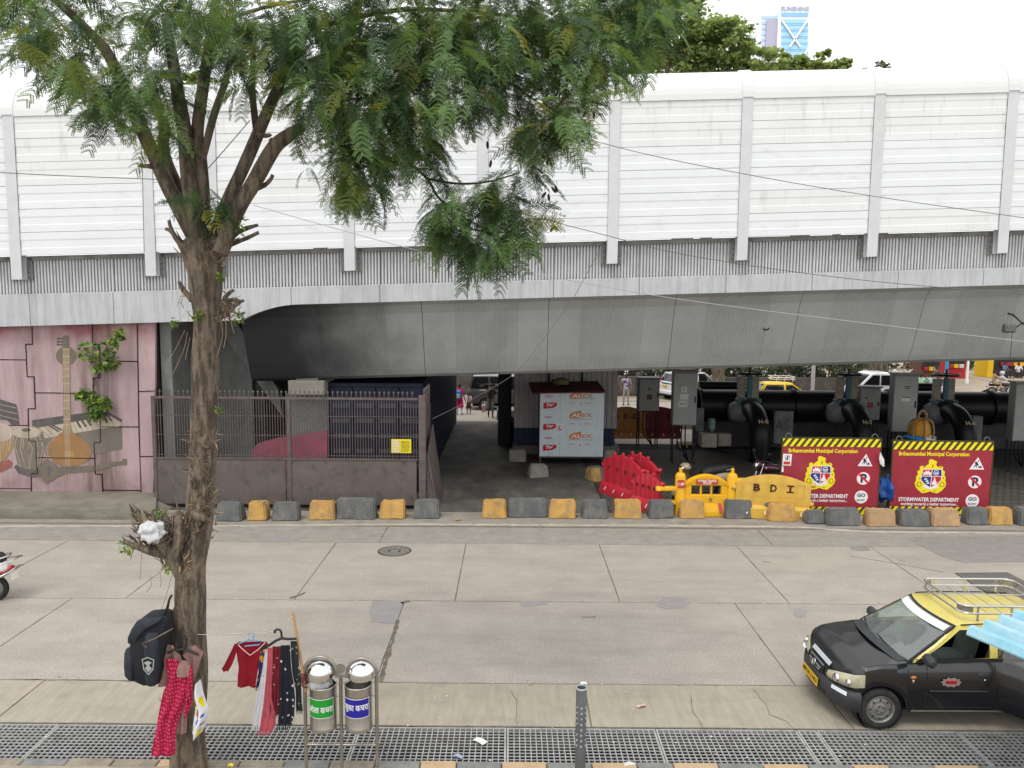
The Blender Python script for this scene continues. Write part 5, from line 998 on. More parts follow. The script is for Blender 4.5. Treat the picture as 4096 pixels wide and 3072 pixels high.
def car(name, label, loc, rz, P, paint, top, glass=None, detail=False, group=None):
    t = thing(name, label, P.get('cat','car'), loc, rz, group); L, W = P['L'], P['W']/2; glass = glass or M_dglass; xw, wb_, r = P['xf'], P['wb'], P['r']
    X = lambda s_: L/2-s_      # s_: distance from the nose
    zb, belt, hood, wid = P['zb'], P['belt'], P['hood'], P['wid']
    cab0, cab1 = P['cab']; ra = r*1.17
    st = [i*L/46 for i in range(47)]+[.02,.05,L-.02,L-.05]; st = sorted(set([round(s_,4) for s_ in st]+[.01,.03,.06,.1,.13,.17,.2,.24]+[round(c+ra*math.cos(math.pi*i/22)*1.0001,4) for c in (xw,xw+wb_) for i in range(23)])); vs = []; N = 17
    for s_ in st:
        w_ = W*interp(s_, wid); b0 = interp(s_, zb); bl = interp(s_, belt); ht = interp(s_, hood); ar = max([r+math.sqrt(max(0,ra*ra-(s_-c)**2)) if abs(s_-c) < ra else 0 for c in (xw,xw+wb_)]); on = ar > b0; b0 = max(b0,ar); h = bl-b0
        half = [(0,b0),((.86 if on else .80)*w_,b0),((.985 if on else .93)*w_,b0+(.004 if on else .05)),((1.0 if on else .99)*w_,b0+(.12 if on else .3)*h),(1.0*w_,b0+.62*h),(.985*w_,b0+.86*h),(.93*w_,bl),(.62*w_,lerp(bl,ht,.8)),(0,ht)]
        if cab0 < s_ < cab1: half[7] = (.925*w_,bl-.02); half[8] = (.925*w_,bl-.05)
        ring = half+[(-y,z) for y,z in half[-2:0:-1]] if not cab0 < s_ < cab1 else half+[(-y,z) for y,z in half[-2:0:-1]]
        vs += [(X(s_),y,z) for y, z in ring[:16]]
    N = 16; b = MB(); n = len(st); fs = []
    for i in range(n-1):
        sm = (st[i]+st[i+1])/2
        for k in range(N):
            fs.append((i*N+k,i*N+(k+1)%N,(i+1)*N+(k+1)%N,(i+1)*N+k))
    b.add(vs, fs, True); b.add(vs[:N],[tuple(range(N))[::-1]]); b.add(vs[-N:],[tuple(range(N))]); o = b.build('body', [paint], t)
    if True:
        o.data.materials.clear(); o.data.materials.append(paint)
    bm = bmesh.new(); bm.from_mesh(o.data); bm.normal_update(); dl = [f for f in bm.faces if X(cab1)-.01 < f.calc_center_median().x < X(cab0)+.01 and abs(f.normal.z) > .9 and f.calc_center_median().z > interp(L/2-f.calc_center_median().x, belt)-.07 and abs(f.calc_center_median().y) < W*.93]; bmesh.ops.delete(bm, geom=dl, context='FACES'); bm.to_mesh(o.data); bm.free()
    sharp(o, 32)
    for s_ in (xw, xw+wb_):
        for sg in (1,-1): wheel(t, X(s_), sg*(W-.015), r, .17, holes=8); MB().lathe([(0,0),(r*1.15,0),(r*1.15,.2),(r*1.1,.2)], 20, Matrix.Translation((X(s_),sg*(W-.27),r)) @ Matrix.Rotation(-sg*math.pi/2,4,'X')).build('wheel_well', M_trim, t)
    # greenhouse: cells = ring frame + glass
    G = P['green']; zr = G['zr']; wr = G['wr']
    def side(sg, x, z, inn=0):
        bl = interp(x, belt); tt = min(max((z-bl)/(zr-bl),-.05),1); w0 = W*interp(x, wid)*.93; return Vector((X(x), sg*(lerp(w0,wr,tt)+.045*math.sin(math.pi*tt)-inn), z))
    def cell(nm, P2, f, m, fr=.05, th=.012, gl=True, gmat=None, drop=()):
        q = [tuple(p) for p in P2]; A = sum(q[i][0]*q[(i+1)%len(q)][1]-q[(i+1)%len(q)][0]*q[i][1] for i in range(len(q))); q = q if A > 0 else q[::-1]
        iq = inset(q, fr); n = len(q); b = MB(); sub = 4; O, I = [], []
        for i in range(n):
            for k in range(sub): u = k/sub; O.append((lerp(q[i][0],q[(i+1)%n][0],u),lerp(q[i][1],q[(i+1)%n][1],u))); I.append((lerp(iq[i][0],iq[(i+1)%n][0],u),lerp(iq[i][1],iq[(i+1)%n][1],u)))
        m_ = len(O); vs = [f(*p,0) for p in O]+[f(*p,0) for p in I]+[f(*p,th) for p in I]+[f(*p,th+.03) for p in O]
        b.add(vs, [(k,(k+1)%m_,m_+(k+1)%m_,m_+k) for k in range(m_)]+[(m_+k,m_+(k+1)%m_,2*m_+(k+1)%m_,2*m_+k) for k in range(m_)]+[(2*m_+k,2*m_+(k+1)%m_,3*m_+(k+1)%m_,3*m_+k) for k in range(m_)], True)
        o = b.build(nm, m, t); sharp(o, 40)
        if gl:
            b = MB(); xs0, xs1 = min(p[0] for p in I), max(p[0] for p in I); g = [f(*p,th*.7) for p in I]; c = f(sum(p[0] for p in I)/m_,sum(p[1] for p in I)/m_,th*.7); b.add(g+[c], [(k,(k+1)%m_,m_) for k in range(m_)], True); b.build('window_glass', gmat or glass, o)
        return o
    for sg in (1,-1):
        for ci, c in enumerate(G['cells']):
            nogl = (detail and sg == G.get('openside',9) and ci == 1); cell('side_window_frame', [(x,z if z is not None else interp(x,belt)) for x,z in c], lambda x,z,d,sg=sg: side(sg,x,z,d), top if ci < G.get('topcells',9) else paint, gl=not nogl and not (detail and sg == 1 and ci == 0))
    wx0, wx1 = G['wind']; bx0, bx1 = G['back']
    def cross(xa, za, xb, zb2, wa, wb2, bul):
        def f(u, v, d): w_ = lerp(wa,wb2,v); y = u*w_; x = lerp(xa,xb,v)+bul*(1-u*u)*(1 if bul else 0); return Vector((X(x), y, lerp(za,zb2,v)+.015*(1-u*u)-d*.6))
        return f
    wba = W*interp(wx0,wid)*.93
    sq = [(-1,0),(1,0),(1,1),(-1,1)]
    # finer polygon for curvature
    sq = [(-1+2*i/6,0) for i in range(7)]+[(1-2*i/6,1) for i in range(7)]
    cell('windscreen_frame', sq, cross(wx0,interp(wx0,belt)+.01,wx1,zr,wba,wr,-.12), M_trim if detail else top, fr=.035, gmat=M_wglass if detail else glass)
    cell('rear_window_frame', sq, cross(bx1,interp(min(bx1,L-.1),belt),bx0,zr,W*interp(bx1,wid)*.9,wr,.08), top if G.get('topcells',9) > 1 else paint, fr=.1)
    def roof(u, v): x = lerp(wx1,bx0,u); a = (v*2-1); return (X(x)+.12*(1-a*a)*max(0,1-u*4), a*(wr+.004), zr-.006+G.get('crown',.06)*(1-a**4)*min(1,.25+2.2*u,.35+2.5*(1-u)) )
    b = MB(); b.sheet(roof, 12, 12); b.build('roof', top, t)
    MB().box((X(cab1)+.05,-W*.86,.22),(X(cab0)-.02,W*.86,.26)).build('floor_pan', M_int, t)
    if glass is not M_dglass:
        b = MB(); b.rbox((X(cab0)-.42,-W*.86,.62),(X(cab0)+.0,W*.86,interp(cab0,belt)-.06),.06); b.build('dashboard', M_int, t)
        for sg in (1,-1):
            b = MB(); b.rbox((X(wx1+.75),sg*.36-.24,.3),(X(wx1+.2),sg*.36+.24,.58),.07); M = Matrix.Translation((X(wx1+.68),sg*.36,.5)) @ Matrix.Rotation(R(-14),4,'Y'); b.rbox((-.06,-.23,0),(.07,.23,.6),.06,M); b.rbox((-.04,-.13,.6),(.05,.13,.8),.04,M); b.build('front_seat', M_seat, t)
        b = MB(); b.rbox((X(wx1+1.75),-.58,.3),(X(wx1+1.3),.58,.56),.07); b.rbox((X(wx1+1.85),-.58,.5),(X(wx1+1.72),.58,1.1),.06); b.build('rear_seat', mat('seat_blue', (.02,.04,.25), .8, var=.1), t)
        b = MB(); M = Matrix.Translation((X(cab0)-.5,-.36,.88)) @ Matrix.Rotation(R(-60),4,'Y'); b.tube([M @ Vector((.17*math.cos(q),.17*math.sin(q),0)) for q in [2*math.pi*i/18 for i in range(19)]], .016, 6, cap=False); b.cyl(M @ V(-.17,0,0), M @ V(.17,0,0), .015, n=6); b.build('steering_wheel', M_trim, t)
    return t, X, side, cross, cell, W
SANTRO = dict(L=3.54, W=1.53, xf=.58, wb=2.38, r=.282, zb=[(0,.30),(.3,.22),(3.2,.24),(3.54,.34)], belt=[(0,.58),(.1,.70),(.2,.79),(.35,.85),(.6,.89),(.95,.925),(2.4,.945),(3.3,.96),(3.54,.88)], hood=[(0,.58),(.08,.70),(.2,.81),(.4,.885),(.95,.975),(3.4,.95),(3.54,.86)],
  wid=[(0,.10),(.01,.257),(.03,.405),(.06,.54),(.1,.67),(.15,.79),(.2,.894),(.24,.94),(.4,.97),(.8,1.0),(2.8,1.0),(3.3,.96),(3.48,.88),(3.54,.8)], cab=(.98,3.25),
  green=dict(zr=1.385, wr=.575, wind=(.92,1.60), back=(3.08,3.42), crown=.065, cells=[[(.97,None),(1.62,1.385),(2.05,1.385),(2.05,None)],[(2.05,None),(2.05,1.385),(3.06,1.385),(3.34,None)]]))
M_blackp = mat('black_paint', (.003,.0035,.006), .3, var=.25, scale=2, coat=.8, dirt=(.018,.017,.016), dirt_map=(2.5,2.5,5), dirt_lo=.5, dirt_hi=.8, dirt_amt=.5, spec=.4); M_blackp.node_tree.nodes['Principled BSDF'].inputs['Coat IOR'].default_value = 1.6; M_ytop = mat('taxi_yellow', (.64,.54,.13), .3, var=.05, scale=2, coat=.4, dirt=(.42,.36,.12), dirt_map=(3,3,3), dirt_amt=.5); M_bump = mat('bumper_plastic', (.035,.037,.042), .55, var=.15, scale=6)
NW_ = PY(3525,2860,9.70)
tx, X, side, cross, cell, W = car('taxi', 'black and yellow taxi with chrome roof rack and its rear door open in the foreground', (NW_.x-.58+1.77, 9.70+.765, 0), math.pi, SANTRO, M_blackp, M_ytop, glass=M_glass, detail=True)
# front end
def front(u, z, o=0.0):   # u: across, |u|>1 runs on along the wing
    bk = max(0,(z-.58))*.78; au = abs(u)
    if au <= 1: s_ = ((.22*au**2.4)**3+bk**3)**(1/3); return Vector((X(s_)+o, W*.93*u+math.copysign(o*au**3,u), z))
    s_ = .22+(au-1)*1.3; s2 = max(s_,bk); return Vector((X(s2), math.copysign(W*interp(s2,SANTRO['wid'])+o,u), z))
b = MB(); prof = [(.22,-.03),(.25,.02),(.30,.05),(.40,.065),(.47,.06),(.515,.03),(.52,-.04)]; n = 28; vs = []; K = len(prof)
for i in range(n+1):
    u = -1.06+2.12*i/n
    for z, o in prof: vs.append(front(u,z,o))
b.add(vs, [(i*K+k,i*K+k+1,(i+1)*K+k+1,(i+1)*K+k) for i in range(n) for k in range(K-1)], True); sharp(b.build('front_bumper', M_bump, tx), 50)
b = MB(); b.sheet(lambda u,v: front((u-.5)*1.0,.29+.07*v,.062), 12, 2); b.build('air_intake', M_trim, tx)
for s_ in (-1,1): b = MB(); b.sheet(lambda u,v,s_=s_: front(s_*(.66+.28*u),.462+.05*v,.069-.012*v), 6, 2); b.build('bumper_sticker', mat('reflective_strip', (.62,.66,.7), .35, var=.05), tx)
for s_ in (-1,1):
    def hl(u, v, s_=s_):
        a = .46+.64*u; z = .535+.05*u*u+(.10+.17*u-.09*u*u)*v; bul = .03*math.sin(math.pi*min(1,max(0,v*.9+.08)))*math.sin(math.pi*(u*.8+.12)); return tuple(front(s_*a, z, .008+bul))
    o = MB().sheet(hl, 14, 8).build('headlight', M_lamp, tx); b = MB()
    for (cu, cv, r_) in ((.38,.5,.06),(.72,.42,.048)): c = Vector(hl(cu,cv)); b.lathe([(0,.012),(r_*.5,.01),(r_*.9,.004),(r_,-.01)], 14, FR(c+V(.004,0,0),(-.25*s_,s_*1.0,0),(-.3,0,1)))
    b.build('reflector', M_chrome, o)
# grille
def gr(u, z, o): return front(u,z,o)
b = MB(); b.sheet(lambda u,v: front((u-.5)*.66,.53+.12*v,.012), 12, 2); b.build('grille_mouth', M_trim, tx)
for k, (za, hw) in enumerate(((.55,.24),(.59,.28),(.635,.31))):
    b = MB(); b.tube([front((i/10-.5)*2*hw,za,.024) for i in range(11)], .013, 6); b.build('grille_bar', M_chrome, tx)
b = MB(); b.lathe([(.0,0),(.045,0),(.05,.008),(.036,.01),(.03,.004)], 18, FR(front(0,.595,.045),(0,1,0),(-.5,0,1))); b.build('emblem', M_chrome, tx)
b = MB(); b.sheet(lambda u,v: tuple(front((u-.5)*.84, .675+.05*v, .02)), 12, 2); b.build('bonnet_strip', M_chrome if False else mat('silver_strip', (.6,.63,.67), .3, metal=.3, var=.05), tx)
b = MB(); M = FR(front(0,.41,.075),(0,1,0),(-.08,0,1)); b.prism([(-.26,-.06),(.26,-.06),(.26,.06),(-.26,.06)], .008, M); o = b.build('number_plate', M_plate, tx)
b = MB(); b.text('MH 01 J 1421', w_=.47, h=.07, M=M @ Matrix.Translation((0,0,.011)), bold=.02); b.build('plate_lettering', M_blk, o)
# seams, handles, mirrors, wipers, strip
def seam(pts, m=M_trim, r_=.006, nm='panel_seam'): return MB().tube(pts, r_, 4).build(nm, m, tx)
def sd(x, z, o=.0, sg=1): 
    b0, bl = interp(x,SANTRO['zb']), interp(x,SANTRO['belt']); w_ = W*interp(x,SANTRO['wid']); f = (z-b0)/(bl-b0); k = interp(f,[(0,.9),(.1,.94),(.3,.99),(.62,1.0),(.86,.985),(1,.93)]); return Vector((X(x), sg*(w_*k+o), z))
for xs_ in (1.16,2.06): seam([sd(xs_-.1*(z < .35)*0,z,.0) for z in [.3+.062*i for i in range(11)]])
b = MB(); b.sheet(lambda u,v: tuple(side(1,1.02+2.2*u,interp(1.02+2.2*u,SANTRO['belt'])+.002+.052*v,-.005)), 16, 2); b.build('belt_trim', M_trim, tx)
seam([sd(1.16+.09*i,.315,.0) for i in range(11)]); seam([sd(.30+.075*i,interp(.30+.075*i,SANTRO['belt'])-.005,-.0) for i in range(9)])
seam([sd(1.2+.085*i,.56,.004) for i in range(10)], M_bump, .014, 'door_moulding'); seam([sd(1.0+.19*i,.25,.0) for i in range(10)], mat('dusty_sill', (.12,.115,.1), .8, var=.2), .018, 'sill_edge')
b = MB(); c = sd(1.90,.78,.0); b.ball(c, (.09,.022,.045), 12, 8); b.build('door_handle', M_bump, tx)
b = MB(); c = sd(1.92,.715,.004); b.ball(c, (.014,.01,.014), 8, 6); b.build('key_lock', M_chrome, tx)
for sg in (1,-1):
    b = MB(); c = sd(1.16,.99,.09,sg); b.rbox((c.x-.05,c.y-.11,c.z-.065),(c.x+.07,c.y+.11,c.z+.075),.04); b.rbox((c.x-.02,min(c.y,sg*W*.9),c.z-.06),(c.x+.06,max(c.y,sg*W*.9),c.z-.0),.02); sharp(b.build('wing_mirror', M_bump, tx), 40)
b = MB(); c = sd(.98,.745,.004); b.ball(c, (.04,.012,.022), 10, 6); b.build('side_indicator', M_orl, tx); b = MB(); c = sd(.98,.69,.003); b.ball(c, (.018,.006,.026), 8, 6); b.build('leaf_badge', M_chrome, tx)
c = sd(1.47,.69,.012); M = FR(c,(-1,0,0),(0,0,1)); b = MB(); P = []
for i in range(40): a = 2*math.pi*i/40; k = 1+.13*math.cos(a*10); P.append((.125*k*math.cos(a),.062*k*math.sin(a)))
b.prism(P, .004, M); b.mi = 1; b.prism([(-.075,-.024),(.075,-.024),(.075,.024),(-.075,.024)], .004, M @ Matrix.Translation((0,0,.004))); b.mi = 2; b.text('BD 1421 C IT', w_=.12, h=.02, M=M @ Matrix.Translation((0,0,.010))); b.build('door_decal', [mat('decal_silver', (.3,.27,.26), .4, metal=.3, var=.3, scale=60), M_redp, M_blk], tx)
wf = cross(.92,interp(.92,SANTRO['belt'])+.01,1.60,1.385,W*.93,.575,-.12)
b = MB(); b.sheet(lambda u,v: wf((u*2-1)*.93,.80+.13*v,-.012), 14, 3); b.build('sun_strip', mat('sun_strip_white', (.78,.79,.8), .4, var=.04), tx)
b = MB(); b.sheet(lambda u,v: (X(.80+.13*v)+.12*(1-(u*2-1)**2), (u*2-1)*W*.87, .915+.055*(1-(u*2-1)**2)+.02*v+.006), 16, 2); b.build('cowl', M_bump, tx)
for y0 in (.5,-.1): MB().tube([wf(y0/.65,-.03,-.03)]+[wf((y0-.1-.14*i)/.65,.02+.02*i,-.03) for i in range(4)], .009, 5).build('wiper', M_trim, tx)
seam([V(*side(1,.99+.078*i, min(1.38,.93+(i/8)*.45),-.004)) for i in range(9)], M_ytop, .006, 'pillar_bead')
for sg in (1,-1): MB().tube([(X(1.66+.15*i), sg*.583, 1.395+.008*min(i,9-i,2)) for i in range(10)], .009, 5).build('roof_gutter', M_trim, tx)
gb = thing('green_ball', 'shiny green ball ornament on the taxi dashboard', 'ornament', tx.matrix_basis @ V(X(1.22),-.12,.99)); M_gball = mat('ball_green', (.005,.32,.05), .15, var=0, coat=.6); MB().ball((0,0,.07), .065).build('ball', M_gball, gb); MB().ball((-.03,.0,-.0), .05).build('lower_ball', M_gball, gb)
# roof rack
rk = thing('roof_rack', 'chrome luggage rack clamped on the yellow taxi roof', 'roof rack', tx.matrix_basis @ V(X(2.36),0,1.50), math.pi); L2_, W2 = .66, .53
def ring(z, r_, inn=0): P = []; 
def loop(lx, ly, c, z): return [(sx*(lx-c)+c*math.cos(a), sy*(ly-c)+c*math.sin(a), z) for sx, sy, a0 in ((1,1,0),(-1,1,90),(-1,-1,180),(1,-1,270)) for a in [R(a0+18*i) for i in range(6)]]
for z, nm in ((.13,'top_rail'),(.03,'lower_rail')): P = loop(L2_,W2,.14,z); MB().tube(P+[P[0]], .014, 7, cap=False).build(nm, M_chrome, rk)
for k in range(6): x = -L2_+.16+k*.20; MB().cyl((x,-W2,.03),(x,W2,.03),.007,n=6).build('cross_bar', M_chrome, rk)
for y in (-.18,.18): MB().cyl((-L2_,y,.025),(L2_,y,.025),.006,n=6).build('long_bar', M_chrome, rk)
for x in (-.45,0,.45):
    for y in (-W2,W2): MB().box((x-.014,y-.006,-.07),(x+.014,y+.006,.13)).build('upright', M_chrome, rk)
for sx in (-1,1):
    for sy in (-1,1): 
        b = MB(); P = [p for p in loop(L2_-.012,W2-.012,.14,0) if p[0]*sx > 0 and p[1]*sy > 0]; 
        b.add([(p[0],p[1],z) for p in P for z in (.045,.115)], [(2*i,2*i+2,2*i+3,2*i+1) for i in range(len(P)-1)]); b.build('corner_plate', mat('rack_plate', (.3,.28,.25), .4, metal=.7, var=.3, scale=30), rk)
# open rear door, hinged at the centre pillar, swung out over the drain
hz = tx.matrix_basis @ sd(2.08,.3,.0); dr = bpy.data.objects.new('open_rear_door', None); COL.objects.link(dr); dr.parent = tx; dr.location = sd(2.08,.0,.01); dr.rotation_euler.z = R(-52); dr['label'] = 'black rear door swung wide open'
b = MB(); pr2_ = [(.29,-.03),(.36,0),(.55,.012),(.8,.005),(.88,-.02),(.94,-.045)]; n = 10; vs = []
for i in range(n+1):
    x = -.98*i/n
    for z, o_ in pr2_: vs.append((x, o_, z+(.06 if i > 7 and z < .4 else 0)))
vs2 = [(x, y-.09, z) for x, y, z in vs]; b.add(vs, [(i*6+k,i*6+k+1,(i+1)*6+k+1,(i+1)*6+k) for i in range(n) for k in range(5)], True); b.add(vs2, [(i*6+k,(i+1)*6+k,(i+1)*6+k+1,i*6+k+1) for i in range(n) for k in range(5)]); e = len(vs)
allv = vs+vs2; b.add(allv, [(k,e+k,e+k+1,k+1) for k in range(5)]+[(n*6+k,n*6+k+1,e+n*6+k+1,e+n*6+k) for k in range(5)]+[(i*6+5,(i+1)*6+5,e+(i+1)*6+5,e+i*6+5) for i in range(n)]+[(i*6,e+i*6,e+(i+1)*6,(i+1)*6) for i in range(n)]); b.build('door_skin', M_blackp, dr)
b = MB(); b.tube([(-.0,-.05,.93),(-.02,-.09,1.12),(-.04,-.14,1.36),(-.5,-.15,1.37),(-.8,-.12,1.22),(-.97,-.05,.93)], .022, 6); b.build('door_window_frame', M_ytop, dr)
b = MB(); b.add([(-.03,-.055,.94),(-.06,-.14,1.34),(-.5,-.15,1.35),(-.78,-.12,1.21),(-.94,-.055,.94)], [(0,1,2,3,4)]); b.build('door_glass', M_glass, dr)
MB().ball((-.85,.02,.83), (.09,.022,.045), 12, 8).build('door_handle', M_bump, dr)
pkg = tag(blob(tx.matrix_basis @ V(X(2.75),.42,.86),(.3,.25,.28),8,20,14,.3).build('wrapped_bundle', mat('plastic_wrap', (.4,.34,.27), .35, var=.2, scale=8)), 'crumpled tan plastic bundle on the taxi back seat', 'bundle')
# ----------------------------------------------------------------- vehicles on the far road
M_grey = mat('van_grey', (.06,.058,.062), .35, metal=.3, var=.1, coat=.4); M_wcar = mat('car_white', (.62,.63,.66), .35, var=.05, coat=.4)
VAN = dict(L=4.3,W=1.75,xf=.8,wb=2.55,r=.31,zb=[(0,.32),(4.3,.34)],belt=[(0,.72),(.3,.95),(.9,1.08),(4.2,1.12),(4.3,1.0)],hood=[(0,.7),(.3,.98),(.9,1.15),(4.3,1.0)],wid=[(0,.8),(.3,.95),(.7,1),(4,1),(4.3,.9)],cab=(.95,4.1),cat='van',
  green=dict(zr=1.82,wr=.72,wind=(.85,1.55),back=(4.0,4.22),cells=[[(.95,None),(1.57,1.82),(2.1,1.82),(2.1,None)],[(2.1,None),(2.1,1.82),(3.15,1.82),(3.15,None)],[(3.15,None),(3.15,1.82),(3.98,1.82),(4.2,None)]]))
SUV = dict(L=4.0,W=1.7,xf=.8,wb=2.45,r=.31,zb=[(0,.32),(.3,.26),(4,.36)],belt=[(0,.7),(.2,.88),(.9,1.02),(3.9,1.06),(4,.95)],hood=[(0,.66),(.2,.9),(.9,1.1),(4,.95)],wid=[(0,.74),(.3,.93),(.7,1),(3.5,1),(4,.86)],cab=(.95,3.8),cat='car',
  green=dict(zr=1.62,wr=.66,wind=(.9,1.6),back=(3.55,3.92),cells=[[(.98,None),(1.62,1.62),(2.2,1.62),(2.2,None)],[(2.2,None),(2.2,1.62),(3.52,1.62),(3.86,None)]]))
def far_car(P, px, yb, ang, nm, lab, paint, top):
    p = PZ(px, yb); t = car(nm, lab, (p.x,p.y,0), ang, P, paint, top); return t
vx = PZ(1862,1650); VL = vx.x+.05
v_, Xv, sv, *_ = car('van', 'dark grey van passing behind the walking man at the end of the passage', (VL+2.15,41.2,0), 0, VAN, M_grey, M_grey)
for s_ in (2.1,3.15): MB().box((Xv(s_)-.012,-.885,.5),(Xv(s_)+.012,-.86,1.1)).build('door_seam', M_trim, v_)
MB().box((Xv(2.9),-.9,.98),(Xv(2.72),-.87,1.01)).build('door_handle', M_trim, v_)
a = PZ(2672,1605); c_, Xc, sc_, *_ = car('hatchback', 'white hatchback with red tail lights half hidden by the tall left cabinet', (a.x+1.75,a.y+1.4,0), R(24), SUV, M_wcar, M_wcar)
for s_ in (-1,1): b = MB(); b.hexa([(Xc(3.95),s_*.62,.95),(Xc(3.75),s_*.80,.95),(Xc(3.7),s_*.74,1.4),(Xc(3.86),s_*.60,1.4),(Xc(4.03),s_*.64,.95),(Xc(3.85),s_*.86,.95),(Xc(3.75),s_*.78,1.4),(Xc(3.92),s_*.62,1.4)]); b.build('tail_light', M_tail, c_)
b = MB(); b.box((Xc(4.03),-.24,.78),(Xc(3.99),.24,.9)); b.build('number_plate', M_plate, c_); MB().rbox((Xc(4.08),-.72,.38),(Xc(3.9),.72,.6),.04).build('rear_bumper', M_wcar, c_)
a = PZ(3085,1612); t2, X2, *_ = car('taxi', 'distant black and yellow taxi with white roof rack passing behind the pipe', (a.x+.1,42.6,0), 0, SANTRO, M_blackp, mat('far_taxi_yellow', (.75,.5,.01), .35, var=.04))
for z in (1.62,1.74): P = loop(.6,.5,.1,z); MB().tube([(x-.25,y,q) for x,y,q in P+[P[0]]], .016, 5, cap=False).build('rack_rail', M_wt, t2)
for x in (-.7,-.25,.2):
    for y in (-.5,.5): MB().box((x-.015,y-.01,1.5),(x+.015,y+.01,1.74)).build('rack_upright', M_wt, t2)
# pickup with open bed
pk_ = thing('pickup_truck', 'white pickup truck carrying men on its open bed behind the cabinets', 'truck', (PY(3430,1540,42).x,42,0)); q = pk_.location
b = MB(); b.prism(ccw([(0,.5),(-.05,1.05),(.12,1.3),(.75,1.95),(1.0,2.02),(1.9,2.02),(2.0,1.9),(2.0,.5)]), 1.7, FR((0,1.7,0))); sharp(bevel(b.build('cab', M_wcar, pk_), .06), 40)
b = MB(); b.prism(ccw([(.3,1.35),(.82,1.9),(1.2,1.9),(1.2,1.35)]), .02, FR((0,-.005,0))); b.prism(ccw([(1.28,1.35),(1.28,1.9),(1.85,1.9),(1.85,1.35)]), .02, FR((0,-.005,0))); b.build('side_window', M_dglass, pk_)
b = MB(); b.hexa([(.1,.1,1.34),(.1,1.6,1.34),(.12,1.6,1.3),(.12,.1,1.3),(.68,.16,1.93),(.68,1.54,1.93),(.72,1.54,1.9),(.72,.16,1.9)]); b.build('windscreen', M_dglass, pk_)
b = MB(); b.box((2.05,0,.75),(5.0,1.7,.85)); 
for a_, c in (((2.05,0,.85),(5,.05,1.25)),((2.05,1.65,.85),(5,1.7,1.25)),((4.95,.05,.85),(5,1.65,1.25))): b.box(a_,c)
b.build('bed', M_wcar, pk_)
for x in (.7,4.1): 
    for y in (0.02,1.68): wheel(pk_, x, y if y > 1 else -.001, .33, .2)
